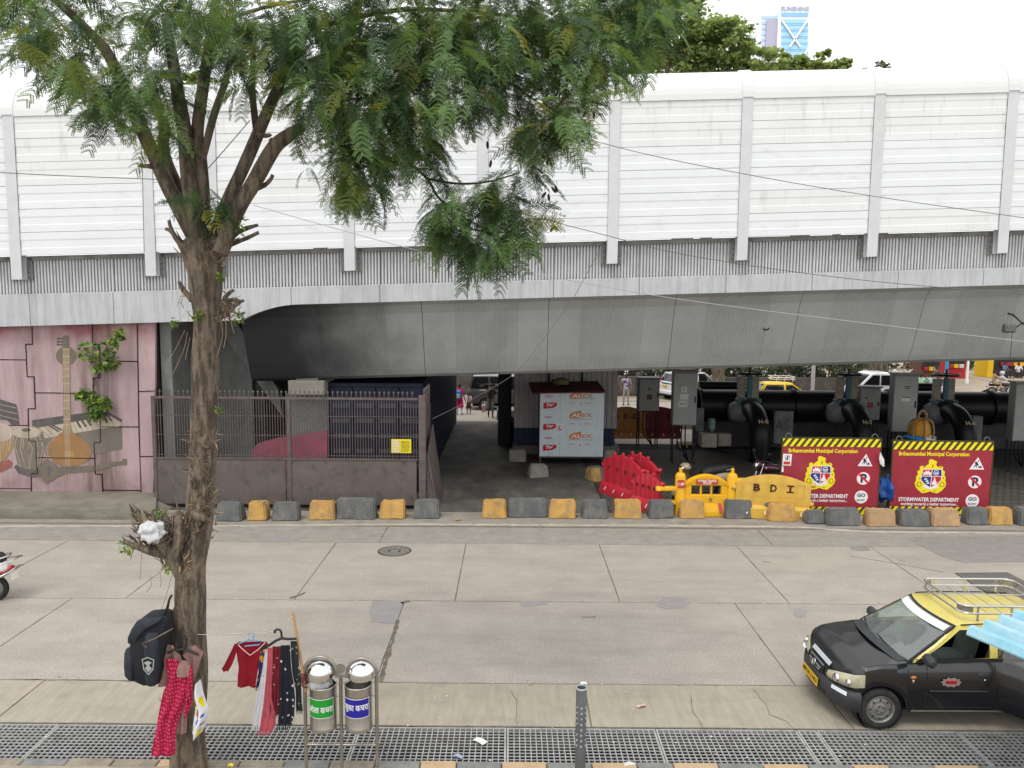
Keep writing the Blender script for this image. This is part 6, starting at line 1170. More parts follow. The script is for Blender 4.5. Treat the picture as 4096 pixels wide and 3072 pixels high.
# ================================================================= two-wheelers and people
M_skin = mat('skin', (.20,.105,.06), .6, var=.08, scale=8); M_hair = mat('hair_black', (.008,.007,.007), .6, var=.2)
def cloth(n, c, **k): return mat('cloth_'+n, c, .9, var=.14, scale=14, **k)
def person(label, loc, rz, shirt, pants, pose='stand', scale=1.0, sex='m', shoes=None, holds=None, group=None, hair=True):
    t = thing('person', label, 'person', loc, rz, group); t.scale = (scale,)*3
    sw = 1 if sex == 'm' else .88
    # joints; faces -y locally
    J = {'pel':(0,0,.95),'spi':(0,.01,1.15),'che':(0,.0,1.36),'nek':(0,0,1.49),'hed':(0,-.02,1.58),'top':(0,-.01,1.73)}
    rad = {'pel':(.15,.11),'spi':(.135,.10),'che':(.155,.11),'nek':(.055,.055),'hed':(.082,.095),'top':(.05,.06)}
    def leg(s_, kn, an, toe): J.update({f'hip{s_}':(.09*s_,0,.90),f'kne{s_}':kn,f'ank{s_}':an,f'toe{s_}':toe}); rad.update({f'hip{s_}':(.095,.1),f'kne{s_}':(.062,.062),f'ank{s_}':(.045,.045),f'toe{s_}':(.042,.035)})
    def arm(s_, el, wr, ha): J.update({f'sho{s_}':(.19*sw*s_,.0,1.41),f'elb{s_}':el,f'wri{s_}':wr,f'han{s_}':ha}); rad.update({f'sho{s_}':(.065,.065),f'elb{s_}':(.045,.045),f'wri{s_}':(.033,.033),f'han{s_}':(.034,.024)})
    seat = 0
    if pose == 'sit':
        for s_ in (1,-1): leg(s_,(.14*s_,-.42,.93),(.15*s_,-.40,.50),(.15*s_,-.54,.45)); arm(s_,(.25*s_,-.12,1.18),(.17*s_,-.38,1.12),(.15*s_,-.46,1.12))
        seat = -.5
    elif pose == 'ride':
        for s_ in (1,-1): leg(s_,(.2*s_,-.36,.88),(.2*s_,-.22,.48),(.2*s_,-.36,.44)); arm(s_,(.26*s_,-.22,1.2),(.29*s_,-.48,1.13),(.29*s_,-.55,1.13))
        seat = -.13
    elif pose == 'walk':
        leg(1,(.09,-.16,.5),(.1,-.02,.09),(.1,-.17,.04)); leg(-1,(-.09,-.03,.5),(-.09,.16,.12),(-.09,.05,.04)); arm(1,(.25,.06,1.15),(.26,-.05,.92),(.26,-.08,.84)); arm(-1,(-.22,-.14,1.22),(-.08,-.24,1.42),(-.05,-.2,1.49))
    else:
        for s_ in (1,-1): leg(s_,(.11*s_,-.02,.5),(.13*s_,.02,.09),(.15*s_,-.13,.035)); arm(s_,(.25*s_,.04,1.13),(.27*s_,-.04,.89),(.27*s_,-.06,.80))
        if pose == 'hands_up':
            for s_ in (1,-1): arm(s_,(.34*s_,-.02,1.5),(.2*s_,-.04,1.70),(.1*s_,-.04,1.74))
    E_ = [('pel','spi'),('spi','che'),('che','nek'),('nek','hed'),('hed','top')]
    for s_ in (1,-1): E_ += [('pel',f'hip{s_}'),(f'hip{s_}',f'kne{s_}'),(f'kne{s_}',f'ank{s_}'),(f'ank{s_}',f'toe{s_}'),('che',f'sho{s_}'),(f'sho{s_}',f'elb{s_}'),(f'elb{s_}',f'wri{s_}'),(f'wri{s_}',f'han{s_}')]
    K = list(J); me = bpy.data.meshes.new('body'); me.from_pydata([Vector(J[k])+V(0,0,seat) for k in K], [(K.index(a),K.index(b)) for a,b in E_], [])
    o = bpy.data.objects.new('body', me); COL.objects.link(o); m = o.modifiers.new('s','SKIN'); m.use_smooth_shade = True
    for i, k in enumerate(K): me.skin_vertices[0].data[i].radius = rad[k]; me.skin_vertices[0].data[i].use_root = (k == 'pel')
    o.modifiers.new('u','SUBSURF').levels = 1
    dg = bpy.context.evaluated_depsgraph_get(); m2 = bpy.data.meshes.new_from_object(o.evaluated_get(dg)); o.modifiers.clear(); o.data = m2; bpy.data.meshes.remove(me)
    m2.materials.clear(); sm = shoes or M_trim
    for q in (M_skin, shirt, pants, sm): m2.materials.append(q)
    P = {k: Vector(J[k])+V(0,0,seat) for k in K}
    def near(c):
        best = None
        for a, b in E_:
            pa, pb = P[a], P[b]; d = pb-pa; u = max(0,min(1,(c-pa).dot(d)/max(d.dot(d),1e-6))); L_ = (c-pa-d*u).length-.4*(rad[a][0]*(1-u)+rad[b][0]*u)
            if best is None or L_ < best[0]: best = (L_,a,b,u)
        return best
    ml = []
    for p in m2.polygons:
        _, a, b, u = near(p.center)
        if b in ('hed','top') or (b == 'nek' and u > .55): q = 0
        elif b[:3] == 'han' or (b[:3] == 'wri' and u > .0): q = 0 if sex != 'c' else 0
        elif b[:3] == 'elb' : q = 1 if u < .95 else 0
        elif b[:3] == 'sho' or b in ('che','spi','nek'): q = 1
        elif b[:3] == 'toe': q = 3
        else: q = 2 if not (b == 'spi') else 1
        ml.append(q)
    m2.polygons.foreach_set('material_index', ml); o.parent = t
    h = P['hed']; b = MB()
    if hair: b.ball(h+V(0,.03,.055), (.105,.11,.105), 14, 8); b.v = [p for p in b.v]; b.build('hair', M_hair, t)
    b = MB(); b.ball(h+V(0,-.098,.0), (.016,.024,.024), 6, 5)
    for s_ in (1,-1): b.ball(h+V(.088*s_,.0,.0), (.014,.024,.034), 6, 5)
    b.build('nose_and_ears', M_skin, t, kind='stuff')
    b = MB()
    for s_ in (1,-1): b.ball(h+V(.033*s_,-.09,.025), (.015,.008,.009), 6, 4)
    b.ball(h+V(0,-.088,-.045), (.026,.01,.008), 6, 4); b.build('eyes_and_mouth', M_hair, t, kind='stuff')
    return t, P
def fingers(t, P, s_):   # a thumb and four fingers closing below the wrist
    w_, h = P[f'wri{s_}'], P[f'han{s_}']; d = (h-w_).normalized(); b = MB()
    for k in range(4): o = V(0,(k-1.5)*.018,0); b.tube([h+o*.9, h+o+d*.045, h+o+d*(.075-.008*abs(k-1.2))+V(-.015*s_,0,0)], [.010,.009,.007], 5)
    b.tube([w_+d*.03+V(0,-.03,0), h+V(-.01*s_,-.045,0), h+d*.03+V(-.02*s_,-.045,0)], [.012,.011,.008], 5); b.build('fingers', M_skin, t)
p = PZ(2503,1622); M_flo = mat('cloth_floral', (.06,.035,.13), .9, var=.1, scale=9, dirt=(.5,.47,.52), dirt_map=(9,9,9), dirt_lo=.5, dirt_hi=.54, dirt_amt=1)
t, P = person('man in purple floral shirt and grey trousers standing beyond the flyover', (p.x,p.y,0), R(-8), M_flo, cloth('grey',(.28,.26,.23)), scale=1.03)
for s_ in (1,-1): fingers(t,P,s_)
MB().box((P['han-1'].x-.02,P['han-1'].y-.04,P['han-1'].z-.1),(P['han-1'].x+.02,P['han-1'].y+.03,P['han-1'].z+.02)).build('phone', M_trim, t)
p = PZ(1962,1672); t, P = person('man in dark jacket walking through the passage with a hand at his face', (p.x,p.y,0), R(5), cloth('jacket',(.022,.024,.022)), cloth('jeans_grey',(.10,.105,.10)), 'walk')
for s_ in (1,-1): fingers(t,P,s_)
b = thing('carry_bag', 'red and white carrier bag hanging from the walking man\'s hand', 'bag', t.location+V(-.33,-.06,0)); MB().rbox((-.1,-.05,.28),(.1,.05,.68),.03).build('bag_body', mat('bag_red', (.35,.02,.03), .6, var=.4, scale=6, dirt=(.6,.58,.55), dirt_map=(4,4,3), dirt_lo=.5, dirt_hi=.56, dirt_amt=1), b); MB().tube([(-.06,0,.66),(-.04,0,.84),(.04,0,.84),(.06,0,.66)], .008, 5).build('bag_handle', M_wt, b)
p = PZ(1838,1660); M_mag = cloth('magenta',(.42,.012,.10)); t, P = person('woman in magenta kurta with a blue backpack at the passage end', (p.x,p.y,0), R(165), M_mag, cloth('white',(.55,.53,.5)), sex='f', scale=.93)
b = MB(); b.lathe([(.24,.42),(.215,.7),(.18,.95),(.165,1.15),(.185,1.3),(.17,1.42),(.07,1.5)], 16, Matrix.Scale(.72,4,(0,1,0))); b.build('kurta', M_mag, t); b = MB(); b.ball((0,.1,1.6), (.07,.06,.07), 8, 6); b.build('hair_bun', M_hair, t)
bk = thing('backpack', 'blue child backpack on the back of the woman in magenta', 'backpack', t.matrix_basis @ V(0,.24,1.15), R(165)); MB().rbox((-.17,-.09,-.22),(.17,.12,.24),.08).build('pack', mat('pack_blue', (.02,.2,.45), .6, var=.3, scale=6), bk); MB().rbox((-.13,.11,-.18),(.13,.16,.04),.04).build('front_pocket', mat('pack_pocket', (.3,.35,.3), .6, var=.2), bk)
p = PZ(1875,1657); M_mar2 = cloth('maroon',(.06,.012,.02)); t, P = person('schoolgirl in white shirt and maroon pinafore beside the woman in magenta', (p.x,p.y,0), R(175), cloth('school_white',(.5,.42,.43)), M_skin, sex='c', scale=.64)
MB().lathe([(.25,.48),(.2,.75),(.15,.98)], 14).build('skirt', M_mar2, t); b = MB(); b.tube([(-.09,.12,1.0),(-.02,.13,1.25),(.06,.09,1.45)],.018,5); b.tube([(.09,.12,1.0),(.02,.13,1.25),(-.06,.09,1.45)],.018,5); b.build('straps', M_mar2, t)
# men on the pickup bed
px0 = pk_.location; wht, mint = cloth('shirt_white',(.6,.6,.62)), cloth('shirt_mint',(.32,.55,.38)); dk_ = cloth('dark_trousers',(.03,.03,.035))
for lab, dx, dy, ps, sh, rz in (('man in white shirt standing highest on the pickup bed',2.5,1.0,'stand',wht,-100),('man in white shirt sitting low behind the pickup cab',2.35,.25,'sit',wht,-60),('man in pale shirt with both hands on his head on the pickup',3.1,.8,'hands_up',cloth('shirt_pale',(.45,.5,.42)),0),
   ('man in mint green shirt sitting with his back to the road',3.55,.15,'sit',mint,150),('man in pale green shirt sitting at the tail of the pickup',4.2,.2,'sit',cloth('shirt_palegreen',(.42,.55,.46)),160)):
    z = .85 if ps == 'sit' else .86
    t, P = person(lab, (px0.x+dx,px0.y+dy,z+(.0 if ps=='sit' else -.32*0)), R(rz), sh, dk_, ps, scale=.95 if ps=='sit' else .88, group='men riding on the pickup bed')
def two_wheeler(name, label, loc, rz, c, scoot=True, group=None, seatc=None):
    t = thing(name, label, 'scooter' if scoot else 'motorcycle', loc, rz, group); m = c   # faces +x
    r = .24 if scoot else .3
    for x in (.62,-.62):
        o = MB().tube([(x+(r-.045)*math.cos(q),0,r+(r-.045)*math.sin(q)) for q in [2*math.pi*i/22 for i in range(23)]], .05, 8, cap=False).build('wheel', M_tyre, t); b = MB(); b.lathe([(0,-.03),(r*.4,-.025),(r*.7,-.03),(r*.72,.03),(r*.4,.025),(0,.03)], 16, Matrix.Translation((x,0,r)) @ Matrix.Rotation(math.pi/2,4,'X')); b.build('hub', M_rim, o)
    if scoot:
        b = MB(); b.sheet(lambda u,v: (.42+.10*v-.05*math.cos((u-.5)*3), (u-.5)*.44*(1-.25*v), .32+.55*v), 10, 8); b.sheet(lambda u,v: (.40+.08*v-.05*math.cos((u-.5)*3), (.5-u)*.43*(1-.25*v), .32+.55*v), 10, 8); b.build('front_apron', m, t)
        b = MB(); b.rbox((-.28,-.16,.26),(.44,.16,.34),.03); b.build('footboard', M_trim, t)
        b = MB(); b.tube(spline([(-.2,0,.52),(-.45,0,.58),(-.75,0,.62),(-.9,0,.66)],5), [.17,.18,.19,.2,.2,.2,.2,.2,.2,.19,.18,.16,.14,.12,.1,.06], 12); b.build('rear_body', m, t)
        b = MB(); b.lathe([(.0,.15),(.2,.12),(.27,.0),(.25,-.05)], 14, Matrix.Translation((.64,0,.30)) @ Matrix.Scale(.42,4,(0,1,0))); b.build('front_mudguard', m, t)
        b = MB(); b.ball((.5,0,.96), (.14,.17,.10), 12, 8); b.build('headset', m, t); b = MB(); b.ball((.6,0,.93), (.06,.1,.07), 12, 8); b.build('headlight', M_chrome, t)
    else:
        b = MB(); b.ball((.12,0,.78), (.28,.14,.13), 14, 9); b.build('tank', m, t); b = MB(); b.rbox((-.15,-.12,.3),(.2,.12,.6),.05); b.build('engine', M_rim, t); b = MB(); b.ball((.52,0,.88), (.12,.12,.14), 12, 8); b.build('headlamp_cowl', m, t); b = MB(); b.ball((.6,0,.88), (.06,.09,.1), 12, 8); b.build('headlight', M_chrome, t)
        for s_ in (-1,1): MB().cyl((.42,s_*.09,.95),(.64,s_*.09,.3),.025,n=8).build('fork', M_chrome, t)
        b = MB(); b.rbox((-.85,-.1,.66),(-.3,.1,.74),.04); b.tube([(-.3,.14,.35),(-.6,.15,.36),(-.9,.16,.42)],.045,8); b.build('tail', m, t)
        b = MB(); b.sheet(lambda u,v: (.62+(r+.05)*math.cos(.5+2*u)*1.0, (v-.5)*.12, r+(r+.05)*math.sin(.5+2*u)), 10, 2); b.build('front_mudguard', m, t)
    b = MB(); b.tube(spline([(.02,0,.74),(-.25,0,.79),(-.6,0,.81),(-.82,0,.8)],4), [.09]*3+[.13]*8+[.1,.07], 10); b.build('seat', seatc or M_trim, t)
    b = MB(); b.tube([(.36,-.34,1.02),(.44,-.2,1.03),(.48,0,1.0),(.44,.2,1.03),(.36,.34,1.02)], .018, 6); b.build('handlebar', M_trim, t)
    for s_ in (-1,1): b = MB(); b.tube([(.44,s_*.2,1.03),(.46,s_*.3,1.2)],.009,5); b.ball((.44,s_*.31,1.23),(.015,.07,.045),8,6); b.build('mirror', M_trim, t)
    b = MB(); b.tube([(-.6,-.17,.82),(-.85,-.15,.86),(-.92,0,.87),(-.85,.15,.86),(-.6,.17,.82)],.016,6); b.build('grab_rail', M_chrome, t)
    b = MB(); b.ball((-.93,0,.62),(.04,.1,.06),8,6); b.build('tail_light', M_tail, t)
    b = MB(); b.box((-1.0,-.09,.42),(-.985,.09,.54)); b.build('number_plate', M_wt, t)
    return t
# parked behind the yellow barriers
p = PZ(2745,1985); bs_ = two_wheeler('scooter', 'beige scooter parked behind the yellow traffic barricade with its headlamp to the left', (p.x+.28,21.6,0), R(200), mat('beige_paint', (.30,.25,.16), .25, var=.1, coat=.5))
p = PZ(3010,1960); ms_ = two_wheeler('motorcycle', 'dark maroon motorcycle parked behind the dull yellow lettered barrier', (PY(3050,1900,22.2).x+.35,22.2,0), R(200), mat('maroon_paint', (.05,.01,.02), .2, var=.1, coat=.6), False); bs_.scale = (1.12,)*3; ms_.scale = (1.12,)*3
t = two_wheeler('scooter', 'white and maroon scooter leaving at the left picture edge', (PZ(-60,2420).x-.56,13.95,0), R(180), mat('scooter_white', (.62,.6,.58), .3, var=.05, coat=.4)); 
b = MB(); b.rbox((-.93,-.2,.55),(-.6,.2,.60),.02); b.build('maroon_stripe', M_mar, t); b = MB(); b.tube([(-.5,.26,.45),(-.8,.27,.5),(-1.02,.2,.62),(-1.04,0,.66),(-1.02,-.2,.62),(-.8,-.27,.5),(-.5,-.26,.45)],.014,6); b.tube([(-.5,.26,.7),(-.8,.27,.75),(-1.02,.2,.8),(-1.04,0,.82),(-1.02,-.2,.8),(-.8,-.27,.75),(-.5,-.26,.7)],.014,6); b.build('crash_bar', M_chrome, t)
person('rider in grey shirt on the white scooter at the left picture edge', t.location+V(.1,0,0), R(-90), cloth('rider_grey',(.2,.2,.22)), dk_, 'ride')
p = PZ(3752,1568); t = two_wheeler('scooter', 'silver scooter ridden by the man in brown near the blue pole', (p.x,p.y,.02), R(-70), mat('silver_paint', (.35,.36,.38), .3, metal=.3, var=.1, coat=.4)); person('man in brown shirt and jeans riding the silver scooter', t.location+V(-.0,.35,0), R(20), cloth('brown',(.13,.06,.04)), cloth('jeans',(.07,.1,.17)), 'ride', scale=1.05)
p = PZ(4010,1588); t = two_wheeler('motorcycle', 'black motorcycle carrying a couple across the dusty yard', (p.x,p.y,.02), R(-15), M_blackp, False); q, P = person('motorcyclist in white shirt and silver helmet', t.location+V(-.1,.05,0), R(75), wht, dk_, 'ride', hair=False); b = MB(); b.ball(P['hed']+V(0,.01,.05),(.14,.155,.14),14,9); b.build('helmet', mat('helmet_silver', (.45,.46,.48), .2, var=0, coat=.5), q)
person('pillion passenger in tan kurta behind the motorcyclist', t.location+V(-.52,.14,.08), R(75), cloth('tan',(.36,.22,.12)), cloth('tan2',(.4,.28,.17)), 'ride', sex='f')
# ----------------------------------------------------------------- far side of the street
M_stone = mat('far_stone', (.09,.08,.07), .95, var=.35, scale=2, bump=.5, bscale=8); M_dkgrn = mat('far_hedge', (.035,.05,.02), .9, var=.5, scale=3)
fw = thing('boundary_wall', 'long dark stone boundary wall beyond the far pavement', 'wall', (10,47.2,.13)); o_ = fw.location
for k in range(14): x0 = -20+k*3.1; MB().rbox((x0,47.2,.13),(x0+2.85,47.5,1.25),.03).build('wall_bay', M_stone, fw, o_); MB().rbox((x0+2.855,47.12,.13),(x0+3.095,47.6,1.5),.03).build('wall_pillar', M_stone, fw, o_)
b = MB(); b.box((-20,47.3,2.35),(23.4,47.34,2.4)); b.box((-20,47.3,1.45),(23.4,47.34,1.5)); x = -20
while x < 23.4: b.box((x,47.3,1.25),(x+.03,47.33,2.5)); x += .16
b.build('wall_railing', M_trim, fw, o_, kind='stuff')
M_far1 = mat('far_leaf', (.06,.095,.022), .7, var=.4, scale=2, sss=(.1,.16,.03)); M_far2 = mat('far_leaf_dark', (.022,.034,.012), .8, var=.4, scale=2)
b = MB(); rg = random.Random(4)
for _ in range(9000): 
    far_ = rg.random() < .3; x = rg.uniform(22,60) if far_ else rg.uniform(-20,23.5); h_ = 2.2+1.2*noise.noise(Vector((x*.35,2,0))); p = Vector((x,(70 if far_ else 48.6)+rg.uniform(-.7,.9),rg.uniform(.1,max(.6,h_)))); d = Vector((rg.gauss(0,1),rg.gauss(0,1),rg.gauss(0,1))).normalized()*.24; e = d.orthogonal().normalized()*.15; b.mi = rg.randrange(2); b.add([p-d,p+e,p+d,p-e],[(0,1,2,3)])
tag(b.build('hedge', [M_far1,M_far2]), 'dense dark hedge growing behind the far boundary wall', 'hedge', kind='stuff')
def pole(name, label, px, yb, yt, Y, m, r_, cat='pole'):
    x = PY(px,yb,Y).x; zt = PY(px,yt,Y).z; t = thing(name, label, cat, (x,Y,0)); MB().cyl((0,0,0),(0,0,zt+1.2),r_,n=10).build('shaft', m, t); MB().cyl((0,0,0),(0,0,.3),r_*1.5,n=10).build('base', m, t); return t
pole('painted_pole','bright blue painted pole beside the silver scooter',3783,1530,1440,54,mat('pole_blue',(.02,.28,.5),.5,var=.1),.11)
pole('white_post','white post beside the red stall across the yard',3868,1515,1440,57,M_wt,.09)
t = pole('utility_pole','pale utility pole with meter box behind the distant taxi',3248,1600,1440,44.2,mat('pole_pale',(.4,.38,.36),.6,var=.1),.11); MB().rbox((.05,-.12,2.3),(.35,.1,2.8),.02).build('meter_box', M_wht, t)
def trunk_far(px, Y, r_, lab): x = PY(px,1560,Y).x; t = thing('tree_trunk', lab, 'tree', (x,Y,0), group='street trees beyond the far road'); MB().tube(spline([(0,0,0),(.05,0,1.2),(-.08,0,2.6),(.1,.1,4.5)],4), [r_*1.2]+[r_]*11+[r_*.8], 10).build('trunk', M_bark, t); return t
trunk_far(2870,45.2,.38,'thick far tree trunk between white hatchback and distant taxi'); trunk_far(3500,45.5,.4,'thick far tree trunk behind the pickup truck'); trunk_far(1700,46,.3,'far tree trunk hidden behind the container')
# stalls across the yard
def kiosk(px0, px1, Y, h, m, lab, extra=None, aw=True):
    x0, x1 = PY(px0,1500,Y).x, PY(px1,1500,Y).x; t = thing('kiosk', lab, 'kiosk', (x0,Y,.02)); w_ = x1-x0; MB().rbox((0,0,0),(w_,1.8,h),.03).build('kiosk_body', m, t); a_ = .3 if aw else .02; MB().rbox((-a_,-a_*3,h),(w_+a_,2,h+.08),.02).build('awning', extra or m, t)
    if not aw: return t
    MB().box((.15,-.012,.9),(w_-.15,-.004,h-.3)).build('counter_opening', M_trim, t)
    for k in range(3): MB().rbox((.2+k*(w_-.4)/3,-.25,.85),(.1+(k+1)*(w_-.4)/3,-.02,1.15),.03).build('goods', [M_hred,M_yel,S_w][k], t)
    return t
kiosk(3680,3760,58,2.9,mat('kiosk_brown',(.12,.05,.04),.8,var=.3),'brown goods kiosk behind the man in brown',M_mar)
kiosk(3775,3862,61,3.0,mat('kiosk_red',(.42,.02,.025),.6,var=.15),'bright red kiosk between the blue pole and the white post')
kiosk(3948,3972,62,2.8,mat('kiosk_yellow',(.65,.42,.01),.6,var=.1),'narrow yellow booth across the dusty yard',aw=False)
kiosk(3985,4160,63.5,3.2,mat('kiosk_dark',(.03,.03,.035),.8,var=.3),'dark open kiosk with two seated people at the far right')
for dx, c, lab in ((.5,cloth('shirt_blue',(.1,.16,.3)),'person in blue shirt seated at the dark kiosk'),(1.35,wht,'person in white shirt seated at the dark kiosk')):
    x = PY(3985,1500,62).x+dx*1.3; person(lab, (x,62,.02), R(rg.uniform(-30,30)), c, dk_, 'sit'); tag(MB().rbox((x-.2,61.85,.02),(x+.2,62.2,.45),.02).build('stool', M_iron), 'dark stool under the '+lab, 'stool')
# ================================================================= near pavement: gratings, bins, bollard, clothes
M_grate = mat('grating_steel', (.36,.365,.36), .6, metal=.1, var=.2, scale=6, dirt=(.17,.13,.1), dirt_map=(4,4,4), dirt_lo=.52, dirt_hi=.72, dirt_amt=.6)
gx = [-9.6]+[PZ(x,2975).x for x in (154,780,1415,2026,2640,3222,3302,3880)]+[8.6]
places = ['at the left picture edge','left of the tree trunk','between tree trunk and dustbins','right of the dustbins','behind the perforated bollard','between bollard and taxi','narrow strip under the taxi front','under the taxi front wheel','at the right picture edge']
for i, (a, c) in enumerate(zip(gx, gx[1:])):
    a += .006; c -= .006; t = thing('drain_grating', 'steel drain grating '+places[i]+' over the gutter', 'grating', ((a+c)/2,9.31,0), 0, 'steel drain gratings along the gutter'); h = (c-a)/2; y0, y1 = -.395, .395
    b = MB()
    for p, q in (((-h,y0,-.05),(-h+.022,y1,.0)),((h-.022,y0,-.05),(h,y1,.0)),((-h+.022,y0,-.05),(h-.022,y0+.02,.0)),((-h+.022,y1-.02,-.05),(h-.022,y1,.0))): b.box(p,q)
    b.build('grating_frame', M_grate, t)
    b = MB(); n = max(2,round((2*h-.04)/.072)); 
    for k in range(1,n): x = -h+.02+(2*h-.04)*k/n; b.box((x-.006,y0+.02,-.03),(x+.006,y1-.02,-.003))
    for k in range(1,11): y = y0+.02+.75*k/11; b.box((-h+.022,y-.006,-.016),(h-.022,y+.006,-.006))
    b.build('grating_bars', M_grate, t, kind='stuff'); t.rotation_euler.z = rnd.uniform(-.004,.004)
# bollard
M_bol = mat('bollard_grey', (.075,.082,.088), .55, var=.15, scale=5, dirt=(.15,.14,.12), dirt_map=(6,6,2), dirt_amt=.5); p = PY(2320,3100,8.45); bt = PY(2322,2750,8.45).z
bo = thing('bollard', 'grey perforated pipe bollard with open top on the kerb', 'bollard', (p.x,8.45,.13)); hb_ = bt-.13
MB().lathe([(.062,0),(.062,hb_),(.056,hb_+.004),(.054,hb_-.004),(.054,hb_-.5)], 24).build('pipe', M_bol, bo); MB().lathe([(.0635,hb_-.012),(.0635,hb_+.006),(.0535,hb_+.006),(.0535,hb_-.004)], 24).build('rim', mat('bollard_rim', (.35,.36,.36), .5, var=.1), bo)
for k in range(8):
    for a in (-90,-38,-142): 
        if k == 4 and a != -90: continue
        q = R(a); c = V(.0615*math.cos(q),.0615*math.sin(q),hb_-.22-k*.066); MB().prism(circle(0,0,.0115,.0125,8), .003, FR(c,(-math.sin(q),math.cos(q),0))).build('perforation', mat('perforation_pale', (.36,.37,.35) if k < 4 else (.36,.37,.35), .6, var=.3, scale=20), bo)
# twin dustbins on a tubular stand
M_ss = mat('stainless', (.5,.49,.47), .3, metal=1, var=.12, scale=5, vmap=(3,3,.6), dirt=(.25,.23,.2), dirt_map=(5,5,2), dirt_amt=.5); M_ss2 = mat('stainless_bright', (.68,.68,.68), .12, metal=1, var=.06, scale=6); M_tube = mat('stand_tube', (.30,.28,.25), .4, metal=.8, var=.15, scale=6)
DY = 8.55; d = lambda x, y, o=0.: PY(840+x/3.072, 2400+y/3.072, DY+o)
xl, xm, xr = d(1172,1400).x, d(1612,1400).x, d(2050,1400).x; st_ = thing('bin_stand', 'tubular steel stand carrying two hooded dustbins at the kerb', 'stand', (xm,DY,.13)); so2 = st_.location
za = d(1365,885).z; zm = d(1620,925).z
def arch(x0, x1): c = (x0+x1)/2; r_ = (x1-x0)/2; return [V(c-r_*math.cos(a),DY,za+r_*math.sin(a)) for a in [math.pi*i/14 for i in range(15)]]
xa1, xa2 = d(1550,900).x, d(1685,900).x
for x0, x1, leg in ((xl,xa1,xl),(xa2,xr,xr)):
    A = arch(x0,x1); P = [V(leg,DY,.1)]+A+[V(xa1,DY,zm)] if leg == xl else [V(xa2,DY,zm)]+A+[V(leg,DY,.1)]
    MB().tube(P, .021, 10).build('arch_leg', M_tube, st_, so2)
MB().cyl((xm,DY,.1),(xm,DY,zm),.021,n=10).build('middle_leg', M_tube, st_, so2); MB().box((xa1-.01,DY-.02,zm-.02),(xa2+.01,DY+.02,zm+.012)).build('bridge_plate', M_tube, st_, so2)
MB().prism(circle(xm,d(1620,840).z,.058,n=20), .01, FR((0,DY,0))).build('round_badge', M_tube, st_, so2)
zr_ = d(1600,1660).z; MB().cyl((xl,DY,zr_-.12),(xr,DY,zr_-.12),.014,n=8).build('foot_rail', M_tube, st_, so2)
for xc, lab in (((xl+xa1)/2,'left'),((xa2+xr)/2,'right')):
    r_ = (xa1-xl)/2-.012; MB().lathe([(r_*math.cos(a),r_*math.sin(a)) for a in [math.pi/2*i/8 for i in range(9)]], 22, Matrix.Translation((xc,DY+.02,za-.015)) @ Matrix.Rotation(R(14),4,'X')).build('hood', M_ss2, st_, so2); MB().lathe([(r_*math.cos(a),-.32*r_*math.sin(a)) for a in [math.pi/2*i/6 for i in range(7)]], 22, Matrix.Translation((xc,DY+.02,za-.015)) @ Matrix.Rotation(R(14),4,'X')).build('hood_underside', M_ss2, st_, so2)
def bin_(x0, x1, yt, yb, colr, txt, label, cm):
    xc = (d(x0,1300).x+d(x1,1300).x)/2; r_ = (d(x1,1300).x-d(x0,1300).x)/2; zt, zb = d(x0,yt+15).z, d(x0,yb).z+.03; t = thing('dustbin', label, 'dustbin', (xc,DY,zb)); H = zt-zb
    MB().lathe([(0,0),(r_*.95,0),(r_,.01),(r_,H*.09),(r_*.985,H*.1),(r_*.985,H*.9),(r_*1.0,H*.91),(r_,H*.98),(r_*1.02,H),(r_*.96,H+.004),(r_*.94,H*.95),(r_*.94,.03),(0,.03)], 32).build('drum', M_ss, t)
    MB().cyl((-r_-.06,0,H*.72),(r_+.06,0,H*.72),.008,n=6).build('pivot', M_tube, t)
    def wrap(b, off): b.v = [tuple(V((r_+off+p[2])*math.sin(p[0]/r_),-(r_+off+p[2])*math.cos(p[0]/r_),p[1])) for p in b.v]; return b
    hw, z0, z1 = r_*.98, H*.37, H*.77
    def plate(b, w_, a, c, lv, n=16): b.add([(-w_+2*w_*i/n,z,lv) for i in range(n+1) for z in (a,c)], [(2*i,2*i+2,2*i+3,2*i+1) for i in range(n)])
    b = MB(); plate(b,hw+.008,z0-.008,z1+.008,.002); b.mi = 1; plate(b,hw,z0,z1,.004); o = wrap(b,.0).build('label', [M_hw,cm], t)
    b = MB(); b.text(txt, w_=hw*1.9, h=(z1-z0)*.42, M=Matrix.Translation((0,z0+(z1-z0)*.48,.006)), bold=.012, d=.002); wrap(b,.0).build('label_lettering', M_hw, o); return t, r_, H
M_grn = mat('label_green', (.01,.26,.025), .5, var=.04); M_lbl = mat('label_blue', (.015,.012,.26), .5, var=.04)
t, r_, H = bin_(1230,1560,1010,1590,'g','ओला कचरा','steel dustbin with green wet waste label, left of the pair',M_grn)
pbg = blob((-.03,-.02,.0),(r_*.85,r_*.7,.13),9,18,12,.35); bb = tag(pbg.build('plastic_liner', mat('plastic_clear', (.5,.5,.5), .3, var=.15, scale=9, alpha=.75)), 'crumpled translucent plastic bag spilling from the green labelled dustbin', 'plastic bag'); bb.location = t.location+V(0,0,H+.03)
bin_(1660,1995,1005,1590,'b','सुका कचरा','steel dustbin with blue dry waste label, right of the pair',M_lbl)
